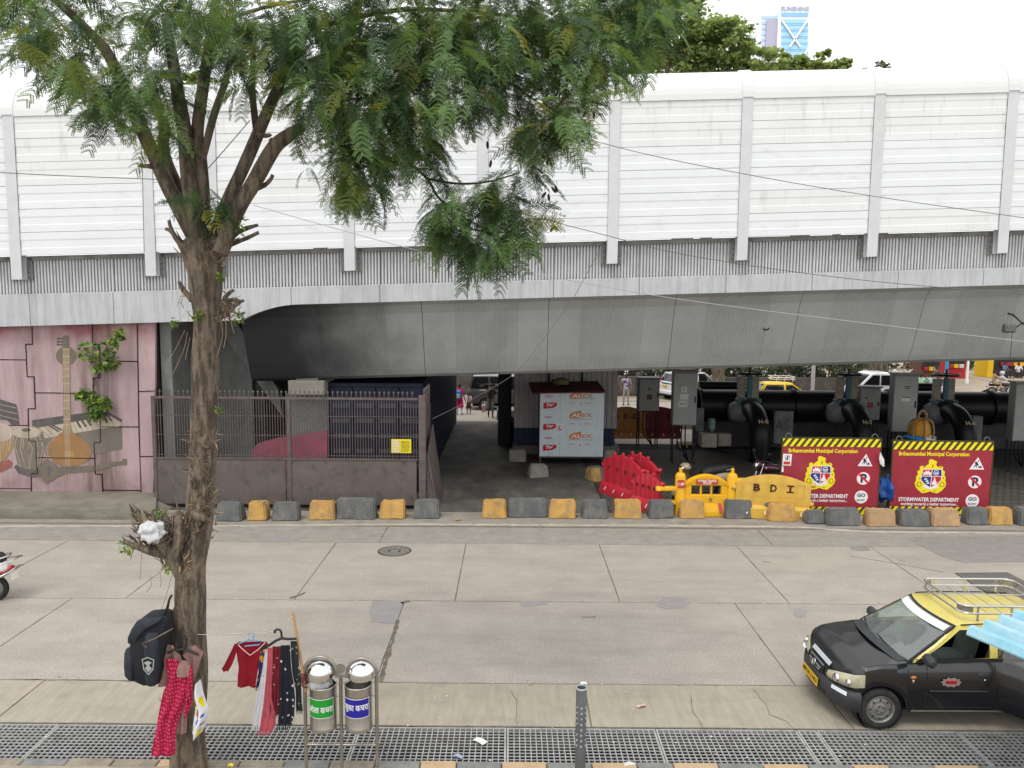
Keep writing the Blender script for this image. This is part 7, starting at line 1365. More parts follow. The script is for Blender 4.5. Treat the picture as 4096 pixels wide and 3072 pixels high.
# clothes stick lashed to the stand
M_bam = mat('bamboo', (.40,.24,.1), .6, var=.2, scale=5, vmap=(6,6,1)); sa, sb = d(1020,150,.05), d(1180,1120,-.03)
sk = thing('bamboo_stick', 'bamboo stick lashed to the bin stand holding up the clothes line', 'stick', sb); MB().tube([sa,sa.lerp(sb,.5),sb], [.015,.017,.019], 8).build('cane', M_bam, sk, sb)
b = MB()
for k in range(6): z = d(1155,880+k*32).z; c = d(1150+k*5,880+k*32); b.tube([(c.x+.04*math.cos(q),DY-.005+.05*math.sin(q),z+.012*math.sin(q+k)) for q in [2*math.pi*i/12 for i in range(13)]], .008, 5, cap=False)
b.build('lashing', mat('string_maroon', (.12,.03,.035), .9, var=.2), sk, sb)
def line(name, label, pts, r_, m, cat='line'): P = spline(pts,8); t = thing(name, label, cat, P[0]); MB().tube(P, r_, 5).build('strand', m, t, P[0]); return t
M_str = mat('string_pale', (.45,.42,.38), .9, var=.1)
line('clothes_line', 'thin pale string from the tree trunk to the bamboo stick', [PY(790,2538,8.5),d(40,425),d(500,410),d(850,375),d(940,270),d(1010,195,.04)], .004, M_str)
# --- cloth helpers
def dot_mat(name, base, dot, scale, thr, rand=.25, st=(1,1,1), sss=None):
    m = mat(name, base, .9, var=.12, scale=9, sss=sss); n = m.node_tree.nodes; L = m.node_tree.links; b = n['Principled BSDF']; g = n.new('ShaderNodeNewGeometry'); mp = n.new('ShaderNodeMapping'); mp.inputs['Scale'].default_value = (st[0],.0,st[2]); mp.inputs['Rotation'].default_value = (0,0,0)
    v = n.new('ShaderNodeTexVoronoi'); v.inputs['Scale'].default_value = scale; v.inputs['Randomness'].default_value = rand; lt = n.new('ShaderNodeMath'); lt.operation = 'LESS_THAN'; lt.inputs[1].default_value = thr; x = n.new('ShaderNodeMix'); x.data_type = 'RGBA'; x.inputs[7].default_value = (*lin(dot),1)
    src = b.inputs['Base Color'].links[0].from_socket; L.new(src, x.inputs[6]); L.new(g.outputs['Position'], mp.inputs[0]); L.new(mp.outputs[0], v.inputs['Vector']); L.new(v.outputs['Distance'], lt.inputs[0]); L.new(lt.outputs[0], x.inputs[0]); L.new(x.outputs[2], b.inputs['Base Color']); return m
def drape(rows, conv, off, nu=14, sub=4, fold=.02, ff=3, seed=0, bulge=0.0, thick=.006, fringe=False):
    ys = [r[0] for r in rows]; R2 = []
    for (y0,a0,c0),(y1,a1,c1) in zip(rows, rows[1:]):
        for k in range(sub): u = k/sub; R2.append((y0+(y1-y0)*u,a0+(a1-a0)*u,c0+(c1-c0)*u))
    R2.append(rows[-1]); vs = []; n = len(R2)
    for j, (y, a, c) in enumerate(R2):
        for i in range(nu+1):
            u = i/nu; p = conv(a+(c-a)*u, y); q = fold*min(1,.25+j/n*1.3)*math.sin(u*ff*2*math.pi+seed+.8*math.sin(j*.35+seed))+fold*.7*noise.noise(Vector((u*3,j*.22,seed)))
            vs.append(V(p.x, p.y+off+q-bulge*math.sin(math.pi*u), p.z))
    b = MB(); f = [(j*(nu+1)+i,j*(nu+1)+i+1,(j+1)*(nu+1)+i+1,(j+1)*(nu+1)+i)[::-1] for j in range(n-1) for i in range(nu)]
    if fringe: f = f[:-2*nu]+[q for i, q in enumerate(f[-2*nu:]) if i % 2 == 0]
    b.add(vs, f, True); return b
e = lambda x, y: PY(460+x/2.398, 2380+y/2.398, 8.22); e2 = lambda x, y: PY(840+x/3.072, 2400+y/3.072, 8.5)
M_kur = dot_mat('kurta_print', (.36,.004,.05), (.52,.17,.18), 30, .22, .2, (1.35,0,.7)); M_tun = mat('tunic_mauve', (.27,.16,.14), .9, var=.22, scale=30)
t = thing('kurta', 'crimson printed kurta hanging on the tree trunk from a black hanger', 'kurta', e(560,640))
o = drape([(612,482,600),(640,482,606),(700,488,616),(760,495,748),(820,500,746),(930,462,712),(1050,432,662),(1200,402,602),(1350,376,578),(1450,358,572),(1545,342,566)], e, 0, 18, 5, .022, 2.2, 1).build('kurta_body', M_kur, t, t.location)
drape([(650,728,744),(690,715,748),(760,700,750),(880,692,750),(990,686,752),(1080,668,730),(1165,662,688)], e, -.03, 8, 4, .02, 1, 2).build('sleeve', M_kur, t, t.location)
t = thing('tunic', 'mauve tunic hanging behind the crimson kurta on the tree trunk', 'tunic', e(600,520)+V(0,.06,0))
drape([(498,440,538),(560,442,560),(600,452,600),(700,462,640),(800,432,620),(900,388,560)], e, .05, 12, 4, .02, 1.5, 4).build('left_half', M_tun, t, t.location)
drape([(505,700,760),(560,660,832),(600,630,822),(650,680,800),(760,690,765),(900,640,748),(1050,600,690),(1200,588,672),(1355,572,662)], e, .05, 12, 4, .02, 1.5, 6).build('right_half', M_tun, t, t.location)
drape([(610,660,700),(660,620,740),(700,606,722),(770,612,722)], e, -.045, 8, 3, .01, 1, 3).build('collar_flap', M_tun, t, t.location)
def hanger(label, conv, off, hook, bar, m, r_, group=None, name='clothes_hanger'):
    P = [conv(*p)+V(0,off,0) for p in hook]; t = thing(name, label, 'hanger', P[0]); MB().tube(spline(P,5), r_, 6).build('hook', m, t, P[0])
    Q = [conv(*p)+V(0,off,0) for p in bar]; MB().tube(Q, r_*1.25, 6).build('shoulder_bar', m, t, P[0]); return t
hanger('broad black hanger carrying the crimson kurta on the tree', e, .01, [(618,480),(622,410),(650,385),(680,410),(682,480),(660,530)], [(500,560),(560,530),(660,525),(760,560),(800,580)], M_trim, .012)
hanger('pale blue wire hanger inside the red top', e2, .0, [(470,430),(480,415),(510,410),(535,425),(535,470),(520,495),(480,490),(470,470)], [(350,540),(480,485),(640,510),(600,550),(430,568)], mat('hanger_blue', (.10,.30,.5), .4, var=0), .006)
hanger('black plastic hanger holding the row of scarves', e2, .0, [(795,405),(800,375),(840,362),(872,385),(880,440),(890,480)], [(625,600),(720,560),(810,500),(880,470),(960,480),(1060,475)], M_trim, .013)
MB_ = MB(); 
def pocket(nm, m, rows, off, lab, **k): pass
# red top
M_rtop = mat('red_top', (.24,.008,.02), .9, var=.14, scale=9, sss=(.3,.01,.02)); t = thing('red_top', 'dark red child top with pale V neck hanging on the clothes line', 'top', e2(500,560))
b = drape([(520,350,690),(560,290,712),(600,300,700),(660,312,640),(720,322,612),(820,335,596),(900,335,585),(990,325,570),(1080,320,560)], e2, .02, 16, 4, .02, 1.6, 8); b.build('bodice', M_rtop, t, t.location)
drape([(555,290,345),(620,262,328),(700,222,306),(800,172,270),(850,140,240),(885,170,215)], e2, .015, 8, 4, .015, 1, 5).build('sleeve', M_rtop, t, t.location)
b = MB(); b.tube([e2(350,540)+V(0,-.02,0),e2(420,605)+V(0,-.02,0),e2(500,668)+V(0,-.025,0),e2(600,600)+V(0,-.02,0),e2(685,515)+V(0,-.02,0)], .006, 5); b.build('neck_trim', mat('trim_pink', (.6,.4,.4), .8, var=0), t, t.location)
# scarves, each one hung by itself
SC_ = [('multicoloured scarf hanging next to the red top',dot_mat('scarf_multi',(.03,.035,.12),(.5,.25,.03),14,.4,1,(1,0,1)),[(600,628,690),(750,600,665),(900,595,645),(1000,575,620),(1115,553,592)],.0),
 ('white scarf with sparse dots in the row of scarves',dot_mat('scarf_white',(.66,.65,.70),(.12,.1,.2),16,.10,1,(1,0,.8),sss=(.7,.7,.7)),[(595,688,712),(800,655,715),(1000,620,700),(1200,578,676),(1400,545,655),(1600,515,640)],-.02),
 ('salmon pink scarf hanging lowest in the row',mat('scarf_pink',(.50,.10,.13),.9,var=.2,scale=14,sss=(.5,.1,.12)),[(580,712,778),(800,708,772),(1000,692,765),(1200,668,765),(1400,645,808),(1520,630,810),(1660,590,740)],-.015),
 ('maroon tie dye scarf with pale rings',dot_mat('scarf_maroon',(.13,.008,.015),(.5,.3,.26),20,.2,.5,(1,0,.8)),[(570,768,878),(800,770,872),(1000,765,868),(1200,745,866),(1350,740,850),(1440,750,830)],.0),
 ('black tie dye scarf with white rings',dot_mat('scarf_black',(.008,.010,.018),(.5,.5,.5),17,.2,.5,(1,0,.8)),[(545,874,990),(800,868,1005),(1000,866,1030),(1200,862,1050),(1400,845,1045),(1590,830,990)],-.02),
 ('charcoal scarf with yellow and grey rings beside the bamboo stick',dot_mat('scarf_charcoal',(.022,.03,.035),(.32,.3,.16),17,.18,.7,(1,0,.8)),[(512,985,1062),(700,990,1085),(900,1010,1100),(1100,1045,1118),(1300,1048,1130),(1410,1062,1138)],.015)]
for lab, m, rows, off in SC_:
    t = thing('scarf', lab, 'scarf', e2((rows[0][1]+rows[0][2])/2,rows[0][0])+V(0,off,0), group='scarves on the black hanger'); drape(rows, e2, off, 14, 6, .014, 2.5, off*80+len(lab), fringe=True).build('scarf_cloth', m, t, t.location)
# backpack on the trunk
bp2 = thing('backpack', 'big black backpack hanging on the left of the tree trunk', 'backpack', e(310,560)); M_pk = mat('backpack_black', (.012,.013,.017), .8, var=.3, scale=12, bump=.3, bscale=30); M_pk2 = mat('backpack_slate', (.022,.027,.036), .8, var=.3, scale=12, bump=.3, bscale=30)
def softbox(rows, conv, off, dep, m, nm, nu=10):
    vs = []; n = len(rows)
    for j, (y, a, c) in enumerate(rows):
        k = math.sin(math.pi*min(.96,max(.04,j/(n-1))))**.45
        for i in range(2*nu): 
            an = math.pi*i/nu; cu, su = math.cos(an), math.sin(an); ex = .55; u = .5-.5*math.copysign(abs(cu)**ex,cu); p = conv(a+(c-a)*u, y); q = .010*noise.noise(Vector((u*5,j*.8,i*.2))); vs.append(V(p.x, p.y+off-math.copysign(abs(su)**ex,su)*dep*k+q, p.z))
    b = MB(); N = 2*nu; b.add(vs, [(j*N+i,j*N+(i+1)%N,(j+1)*N+(i+1)%N,(j+1)*N+i) for j in range(n-1) for i in range(N)], True); b.add(vs[:N],[tuple(range(N))]); b.add(vs[-N:],[tuple(range(N))[::-1]]); return b.build(nm, m, bp2, bp2.location)
softbox([(182,400,495),(200,290,505),(240,235,508),(320,185,506),(420,148,500),(520,140,480),(640,142,460),(740,150,445),(820,185,430),(860,235,412),(872,262,380)], e, .08, .17, M_pk, 'main_pack')
softbox([(330,345,440),(360,325,450),(520,318,448),(700,325,445),(800,335,430),(840,350,415)], e, -.06, .08, M_pk2, 'front_pocket')
softbox([(512,112,180),(540,108,200),(650,110,205),(740,118,205),(790,150,200),(812,170,195)], e, .0, .10, M_pk2, 'side_pocket')
softbox([(205,290,470),(230,235,460),(300,190,330),(380,155,260),(440,150,230)], e, -.05, .07, M_pk2, 'top_flap')
b = MB(); b.tube([e(465,190),e(500,120),e(522,40),e(545,0)], .012, 6); b.tube([e(490,185),e(505,140),e(520,60)], .010, 6); b.build('hang_strap', M_pk, bp2, bp2.location)
b = MB(); c = e(385,612); M = FR(c+V(0,-.165,0),(1,-.15,0)); P = [(-.075,.07),(0,.10),(.075,.075),(.06,-.04),(.0,-.11),(-.06,-.05)]; I = inset(ccw(P),.012); n = len(P); P = ccw(P)
b.add([M @ V(*p,0) for p in P]+[M @ V(*p,0) for p in I], [(k,(k+1)%n,n+(k+1)%n,n+k) for k in range(n)]); b.prism([(-.05,.03),(.0,.055),(.045,.04),(.01,.005),(.045,-.03),(0,-.075),(-.04,-.03),(-.01,.0)], .003, M); b.build('pack_emblem', mat('emblem_grey', (.3,.32,.31), .7, var=.1), bp2, bp2.location)
b = MB(); b.tube([e(330,400)+V(0,-.17,0),e(440,360)+V(0,-.17,0),e(580,300)+V(0,-.05,0)], .007, 5); b.tube([e(330,400)+V(0,-.17,0),e(345,420)+V(0,-.17,0),e(375,440)+V(0,-.17,0)], .006, 5); b.build('tie_twig', M_bark, bp2, bp2.location)
# printed carrier bag
cbg = thing('carrier_bag', 'white plastic carrier bag with yellow and red print hanging right of the kurta', 'plastic bag', e(820,830)); M_cb = mat('carrier_white', (.66,.67,.70), .35, var=.05, scale=8)
drape([(808,800,818),(860,768,832),(930,758,846),(1010,766,868),(1090,774,896),(1180,764,890),(1260,750,862),(1320,746,830),(1356,765,792)], e, -.0, 14, 4, .016, 1.5, 5, bulge=.09).build('bag_film', M_cb, cbg, cbg.location)
def decal(rows, m, nm): b = drape(rows, e, -.022, 8, 2, .004, 1, 5, bulge=.075); b.build(nm, m, cbg, cbg.location)
decal([(955,828,850),(1000,780,858),(1055,775,872)], M_hy, 'yellow_band'); decal([(1000,775,850),(1030,772,858)], mat('print_brown',(.25,.07,.02),.5,var=.5,scale=60), 'brown_print'); decal([(1068,805,838),(1110,795,838),(1145,815,830)], M_sti if False else mat('print_coral',(.55,.1,.05),.5,var=.3,scale=40), 'coral_blob'); decal([(1110,850,878),(1150,800,880),(1200,790,820)], mat('print_sky',(.02,.12,.45),.5,var=.2,scale=30), 'blue_swirl'); decal([(1195,835,880),(1255,785,815)], mat('print_maroon',(.2,.03,.06),.5,var=.5,scale=60), 'maroon_print'); decal([(1262,800,850),(1325,768,815)], M_hy, 'yellow_patch')
# litter
def litter(name, label, px, py, w_, l, rz, m, z=.012, cat='litter'):
    p = PZ(px,py,max(z-.01,0)); b = MB(); b.sheet(lambda u,v: ((u-.5)*w_,(v-.5)*l,.012*math.sin(u*3.1)+.01*noise.noise(Vector((u*3,v*3,px)))), 6, 4); b.sheet(lambda u,v: ((.5-u)*w_,(v-.5)*l,.006+.012*math.sin(u*3.1)+.01*noise.noise(Vector((u*3,v*3,px)))), 6, 4); o = b.build(name, m); o.location = (p.x,p.y,z); o.rotation_euler.z = rz; return tag(o, label, cat)
litter('paper_packet', 'torn white packet lying on the grating right of the dustbins', 1920,2968,.17,.09,R(-40),M_hw); litter('paper_scrap','small blue and white wrapper at the grating edge',1832,3030,.12,.06,R(-20),mat('wrapper_blue',(.3,.34,.5),.5,var=.4,scale=20))
litter('leaf_scrap','fallen orange leaf on the road before the passage',1832,2081,.16,.1,R(30),mat('leaf_orange',(.5,.28,.05),.8,var=.2)); litter('paper_scrap','white scrap by the bollard on the road',2335,2738,.1,.07,0,M_hw); litter('paper_scrap','pinkish scrap on the road between bollard and taxi',2565,2828,.14,.05,R(20),mat('scrap_pink',(.55,.4,.34),.8,var=.1)); litter('yellow_flower','yellow flower dropped at the kerb near the tree',922,3066,.06,.05,0,M_hy,.15); litter('paper_scrap','crumpled grey scrap on the kerb right of the bollard',2518,3062,.12,.07,0,S_w,.15)
lk = MB(); rg2 = random.Random(9)
for _ in range(420):
    x, y = rg2.uniform(-8,8), rg2.choice([rg2.uniform(8.9,9.75),rg2.uniform(10.85,11.0),rg2.uniform(14.0,14.15),rg2.uniform(9.7,19),rg2.uniform(19.2,20.3)]); s_ = rg2.uniform(.006,.02); lk.mi = rg2.randrange(3); a = rg2.uniform(0,3); c_, s2 = math.cos(a)*s_, math.sin(a)*s_; lk.add([(x-c_,y-s2,.006),(x+s2,y-c_,.008),(x+c_,y+s2,.006),(x-s2,y+c_,.01)], [(0,1,2,3)])
tag(lk.build('road_grit', [M_joint,S_w,M_bt]), 'scattered grit and tiny scraps on the road and gutter', 'grit', kind='stuff')
# manhole covers
mh = PZ(1578,2204); M_iron2 = mat('cast_iron', (.085,.078,.07), .75, metal=.3, var=.3, scale=20); M_iron3 = mat('cast_iron_worn', (.24,.225,.2), .7, var=.2, scale=20)
t = thing('manhole_cover', 'round cast iron manhole cover in the road', 'manhole', (mh.x,mh.y,.0)); MB().lathe([(0,.003),(.36,.003),(.385,.003),(.385,-.02)], 32).build('cover_plate', M_iron2, t)
b = MB()
for i in range(-8,9):
    for j in range(-8,9):
        x, y = i*.04, j*.04
        if x*x+y*y < .33**2 and not (abs(x) < .13 and abs(y) < .1): b.box((x-.014,y-.014,.003),(x+.014,y+.014,.009))
b.build('cover_studs', M_iron3, t, kind='stuff'); b = MB(); b.prism(ccw([(-.12,.08),(-.05,-.02),(-.1,-.09),(0,-.05),(.1,-.09),(.05,-.02),(.12,.08),(0,.03)]), .006, Matrix.Translation((0,0,.003))); b.build('cover_boss', M_iron3, t)
q = [PZ(x,y) for x,y in ((3816,2292),(4030,2290),(4250,2402),(3990,2402))]; c = sum(q,V(0,0,0))/4; t = thing('square_manhole', 'large rectangular iron manhole cover behind the taxi roof', 'manhole', c)
MB().prism(ccw([(p.x-c.x,p.y-c.y) for p in q]), .006, Matrix.Identity(4), z0=-.002).build('cover_frame', M_iron2, t)
for k in range(2): 
    b = MB(); f = lambda u, v: (q[0].lerp(q[1],u)).lerp(q[3].lerp(q[2],u),v)-c
    for i in range(16):
        for j in range(8): u, v = .04+i*.06, .05+k*.48+j*.052; P = [f(u,v),f(u+.035,v),f(u+.035,v+.03),f(u,v+.03)]; b.add([p+V(0,0,.006) for p in P]+[p+V(0,0,.010) for p in P], [(4,5,6,7)[::-1],(0,1,5,4),(1,2,6,5),(2,3,7,6),(3,0,4,7)])
    b.build('cover_studs', M_iron3, t, kind='stuff')
# corrugated awning at the right edge
M_aw = mat('awning_blue', (.19,.44,.55), .45, var=.06, scale=3, dirt=(.50,.58,.60), dirt_map=(2,2,2), dirt_lo=.42, dirt_hi=.62, dirt_amt=.65)
O_ = V(5.03,8.16,2.03); ra, rb_ = V(.58,-.81,-.10), V(.86,.50,0); aw = thing('awning', 'pale blue corrugated metal awning edge in front of the taxi door', 'awning', O_); b = MB(); cs = []; x = 0.
while x < 2.2: cs += [(x,0),(x+.04,.075),(x+.12,.075),(x+.16,0)]; x += .31
cs = [(0,-.012)]+cs; vs = []
for u, h in cs: vs += [V(0,0,0)+rb_*u+V(0,0,h), rb_*u+ra*2.2+V(0,0,h)]
n = len(cs); b.add(vs, [(2*i,2*i+1,2*i+3,2*i+2) for i in range(n-1)]); b.add([v-V(0,0,.004) for v in vs], [(2*i,2*i+2,2*i+3,2*i+1) for i in range(n-1)]); b.build('corrugated_sheet', M_aw, aw)
MB().cyl(ra*.6+rb_*1.9+V(0,0,-.02), ra*.6+rb_*1.9+V(0,0,-2.0), .03, n=8).build('awning_post', M_iron, aw)
# cables
M_cable = mat('cable_grey', (.13,.13,.14), .7, var=.05); M_cable2 = mat('cable_pale', (.35,.35,.36), .6, var=.05)
for lab, pts, Y, m, r_ in (('overhead cable crossing the lower girder from the tree to the right edge',[(1012,820),(1365,920),(1766,1024),(2300,1125),(2730,1199),(3400,1285),(4130,1370)],16,M_cable2,.008),('overhead cable crossing the white barrier panels on the upper right',[(1900,420),(2334,552),(2730,648),(3400,770),(4130,876)],16,M_cable,.0075),
   ('overhead cable crossing the barrier foot and fascia on the right',[(2050,845),(2400,935),(2767,1024),(3400,1115),(4130,1180)],16,M_cable,.008),('overhead cable at the left picture edge ending at the tree',[(-40,688),(250,703),(640,718),(750,725)],14,M_cable,.008),('short slanting wire between the tree limbs',[(833,673),(915,580),(1000,481)],8.8,M_cable,.005),
   ('thin vertical wire in front of the left barrier posts',[(562,480),(570,700),(577,1010)],19,M_cable,.008),('slanting wire from the barrier foot to the fascia',[(2402,990),(2350,1090),(2300,1182)],20.3,M_cable,.008),('thin wire drooping from the girder to the passage fence',[(2300,1180),(2180,1350),(2062,1490),(1900,1590),(1729,1676)],20.6,M_cable,.007)):
    line('overhead_cable', lab, [PY(x,y,Y) for x,y in pts], r_, m, 'cable')
# floodlight under the deck at the right edge
q = PY(4035,1310,20.9); fl = thing('floodlight', 'dark floodlight on a bent bracket at the right edge under the fascia', 'floodlight', q); MB().rbox((-.16,-.14,-.14),(.14,.08,.1),.04).build('lamp_box', mat('lamp_grey', (.12,.12,.12), .5, metal=.3, var=.3, scale=20), fl); MB().tube([(.12,0,-.05),(.35,.0,.12),(.1,.0,.34),(-.05,0,.38)], .028, 6).build('bracket', M_trim, fl); MB().cyl((.35,0,.12),(.9,.1,-.02),.03,n=6).build('arm', M_trim, fl); MB().tube([(.1,0,-.1),(.12,.02,-.5),(.1,.0,-.95)], .008, 4).build('lead', M_trim, fl)
# ================================================================= trees and the tower
TY = 8.62
tr = thing('street_tree', 'tall feathery leaved street tree with scarred trunk on the near kerb', 'tree', (PY(745,3100,TY).x,TY,.1)); TO = tr.location
def T(x, y, o=0.): return PY(x, y, TY+o)
def bark_tube(pts, rads, name, parent=None, n=18, amp=.10, sub=6):
    P = spline(pts, sub); r_ = [x for x in np.interp(np.linspace(0,len(rads)-1,len(P)), range(len(rads)), rads)]; b = MB(); b.tube(P, r_, n)
    nv = len(P)*n; 
    for i in range(nv):
        k = i//n; c = P[k]; p = Vector(b.v[i]); d_ = p-c; a = (i % n)*2*math.pi/n; q = amp*(noise.noise(Vector((math.cos(a)*2.2,math.sin(a)*2.2,k*.16)))+.6*abs(noise.noise(Vector((math.cos(a)*5,math.sin(a)*5,k*.10+9))))-.15); b.v[i] = tuple(c+d_*(1+q))
    return b.build(name, M_bark, parent if parent else tr, TO)
trunk = bark_tube([T(748,3180),T(752,3000),T(760,2600),T(765,2300),T(795,2050),T(812,1800),T(820,1500),T(826,1250),T(818,1080),T(800,960)], [.21,.19,.175,.168,.152,.142,.144,.142,.185,.22], 'trunk', amp=.16, n=26, sub=9)
bark_tube([T(800,2700,-.03),T(785,2900,-.05),T(800,3100,-.06),T(812,3180,-.06)], [.05,.09,.11,.12], 'root_buttress', amp=.15)
bark_tube([T(735,2400,-.02),T(700,2500,-.03),T(695,2620,-.02),T(720,2800,0)], [.06,.09,.09,.06], 'side_stem', amp=.15)
LIMBS = [([(800,985),(700,800),(620,630),(545,470),(440,230),(360,130),(180,-40)],[.10,.082,.078,.07,.062,.05,.035],0),([(760,850),(690,700),(655,590),(655,480),(600,330)],[.07,.062,.06,.055,.04],.25),
 ([(800,960),(762,760),(742,560),(716,400),(690,230),(660,60)],[.10,.085,.08,.07,.06,.04],-.05),([(815,900),(802,650),(790,520),(815,330),(850,100),(870,-60)],[.08,.072,.065,.06,.055,.04],.05),
 ([(808,640),(850,480),(900,330),(930,200)],[.05,.05,.045,.03],.12),([(850,960),(900,830),(960,700),(1030,540),(1090,400),(1150,280),(1230,120)],[.075,.07,.068,.066,.06,.055,.04],.02),
 ([(1025,520),(1012,400),(1010,280),(1020,120)],[.05,.046,.04,.03],.05),([(880,1010),(940,860),(1010,740),(1090,600),(1150,545),(1220,505)],[.09,.085,.082,.08,.075,.04],-.15),
 ([(1090,400),(1230,310),(1365,290),(1500,430),(1612,617),(1710,716),(1766,802),(1908,870)],[.05,.045,.04,.036,.032,.028,.022,.012],-.2),([(1710,716),(1840,735),(1960,725),(2080,690)],[.02,.016,.013,.008],-.2),
 ([(1150,280),(1400,200),(1700,230),(1950,280),(2180,430)],[.05,.045,.04,.03,.012],.1),([(1230,120),(1600,40),(2000,60),(2400,120)],[.05,.045,.035,.02],.5),([(1766,802),(1850,900),(1980,930),(2110,920)],[.02,.016,.012,.008],-.2),([(545,470),(430,420),(300,330),(100,200)],[.03,.028,.022,.012],-.1),([(850,100),(1100,20),(1500,-40)],[.04,.035,.02],.8)]
for P, r_, o in LIMBS:
    if max(r_) < .055: o += (.25 if P[0][0] > 1000 else -.1); r_ = [q*.8 for q in r_]
    if P[0] in ((1150,280),(1230,120),(850,100),(1090,400)): o += .3; r_ = [q*.75 for q in r_]
    bark_tube([T(x,y,o) for x,y in P], r_, 'limb', n=12, amp=.12)
# cut stubs, splintered burls
def stub(pts, r0, r1, m=M_bark, nm='stub'): b = MB(); P = spline(pts,3); b.tube(P, list(np.linspace(r0,r1,len(P))), 7); b.v = [tuple(Vector(p)+Vector(noise.noise_vector(Vector(p)*22))*.012) for p in b.v]; return b.build(nm, m, tr, TO)
for P in ([(560,530),(515,515),(495,503)],[(630,660),(590,665),(558,663)],[(1030,540),(1065,543),(1083,538)],[(860,1000),(960,965),(1035,930)],[(870,1010),(950,930),(1030,900)],[(760,1010),(700,950),(675,880)],[(740,1010),(690,930),(665,915)],[(1000,760),(1060,740),(1092,700)],[(1105,600),(1090,560),(1078,565)],[(1120,585),(1140,545),(1145,540)],[(770,1200),(735,1160),(715,1125)],[(880,1240),(920,1200),(958,1205)],[(870,1280),(930,1230),(975,1200)],[(880,1260),(900,1190),(935,1160)]): stub([T(x,y,-.08) for x,y in P], .035, .018)
rg = random.Random(11)
M_wd = mat('split_wood', (.30,.20,.12), .9, var=.35, scale=14, vmap=(1,1,.4))
b = MB()
def splinters(cx, cy, rx, ry, n, L0, up=.3, r_=.012, mi=None):
    for _ in range(n):
        x, y = cx+rg.uniform(-rx,rx), cy+rg.uniform(-ry,ry); o_ = -.13-.04*rg.random(); p = T(x,y,o_); d_ = V((x-cx)/rx*.7+rg.gauss(0,.4),-abs(rg.gauss(.3,.3)),up+rg.gauss(0,.6)).normalized(); l = L0*rg.uniform(.3,1.0)**1.3; w_ = r_*rg.uniform(.4,1.2); q = p+d_*l*.5+V(rg.gauss(0,.012),0,rg.gauss(0,.012)); b.mi = (1 if rg.random() < .22 else 0) if mi is None else mi; b.tube([p-d_*.02,q,p+d_*l], [w_,w_*.8,w_*.25], 5)
splinters(815,1790,60,70,46,.11,.5,.009); splinters(810,1950,55,110,50,.09,.3,.009); splinters(800,2080,65,70,50,.11,.4,.009); splinters(640,2120,110,70,70,.22,1.0,.019,0); splinters(690,2160,70,70,50,.22,1.1,.021,0); splinters(640,2120,110,70,60,.19,.7,.009); splinters(700,2220,60,70,40,.16,.4,.014); splinters(920,1240,40,60,40,.13,.1,.008); splinters(820,1000,110,70,50,.15,.8,.010); splinters(735,1220,25,60,14,.2,-.6,.005,1)
b.build('broken_twigs', [M_bark,M_wd], tr, TO, kind='stuff')
bark_tube([T(745,2330,-.1),T(690,2230,-.14),T(640,2150,-.16),T(600,2090,-.16)], [.09,.08,.07,.05], 'stump_burl', amp=.35); bark_tube([T(690,2230,-.14),T(590,2200,-.17),T(495,2165,-.18)], [.055,.045,.02], 'stump_branch', amp=.3); bark_tube([T(700,2230,-.16),T(720,2120,-.18),T(715,2060,-.18)], [.07,.06,.03], 'stump_branch', amp=.4)
for c in ((820,1770,.075),(800,1900,.08),(835,1960,.07),(800,2060,.08),(790,1000,.1),(860,990,.09),(905,1235,.06),(700,2200,.09)):
    o = blob(T(c[0],c[1],-.10),(c[2]*1.2,c[2],c[2]*1.5),c[0],14,10,.8).build('burl', M_bark, tr, TO)
pbag = tag(blob(T(605,2130,-.30),(.13,.09,.12),17,44,28,.55).build('plastic_bag', mat('bag_milky', (.52,.53,.54), .4, var=.08, scale=12)), 'crumpled white plastic bag caught in the broken stump branches', 'plastic bag')
# --- pinnate fronds
def frond(L, seed):
    r2 = np.random.RandomState(seed); Vt, Q = [], []
    def quad(a, b_, c, d_): n = len(Vt); Vt.extend([a,b_,c,d_]); Q.append((n,n+1,n+2,n+3))
    N = 8; droop = lambda s_: np.array([s_*L, 0, -.55*L*s_**2])
    pts = [droop(i/6) for i in range(7)]
    for a, c in zip(pts, pts[1:]): w_ = np.array([0,.0035,0]); quad(a-w_,a+w_,c+w_,c-w_)
    for i in range(N):
        s_ = .16+.84*i/(N-1); o = droop(s_)
        for sg in (1,-1):
            pl_ = L*(.36 if i > 0 else .28)*(1-.35*abs(s_-.55))*r2.uniform(.85,1.1); ang = R(62-18*s_)+r2.normal(0,.08); dx, dy = math.cos(ang), sg*math.sin(ang); sag = r2.uniform(.25,.5)
            M_ = 6
            for k in range(M_):
                u = (k+.6)/M_; c = o+np.array([dx*pl_*u, dy*pl_*u, -sag*pl_*u*u]); ll = pl_*.24*(1-.3*u); lw = pl_*.12; t = np.array([dx,dy,-2*sag*u]); t = t/np.linalg.norm(t); nn = np.array([-dy,dx,0.])
                for s2 in (1,-1): tip = c+nn*s2*ll+t*ll*.45+np.array([0,0,-.12*ll]); quad(c-t*lw*.5, c+nn*s2*ll*.5-t*lw*.6+t*ll*.2, tip, c+nn*s2*ll*.5+t*lw*.9+t*ll*.25)
    return np.array(Vt), np.array(Q)
VAR = [frond(1.0,s_) for s_ in range(5)]
M_l = [mat('frond_green', (.115,.205,.068), .55, var=.35, scale=2.5, sss=(.2,.31,.05)), mat('frond_dark', (.05,.098,.04), .6, var=.3, scale=2.5, sss=(.06,.1,.03)), mat('frond_olive', (.16,.19,.04), .55, var=.3, scale=2.5, sss=(.2,.24,.03)), mat('frond_yellow', (.22,.23,.022), .5, var=.25, scale=3, sss=(.32,.32,.03))]
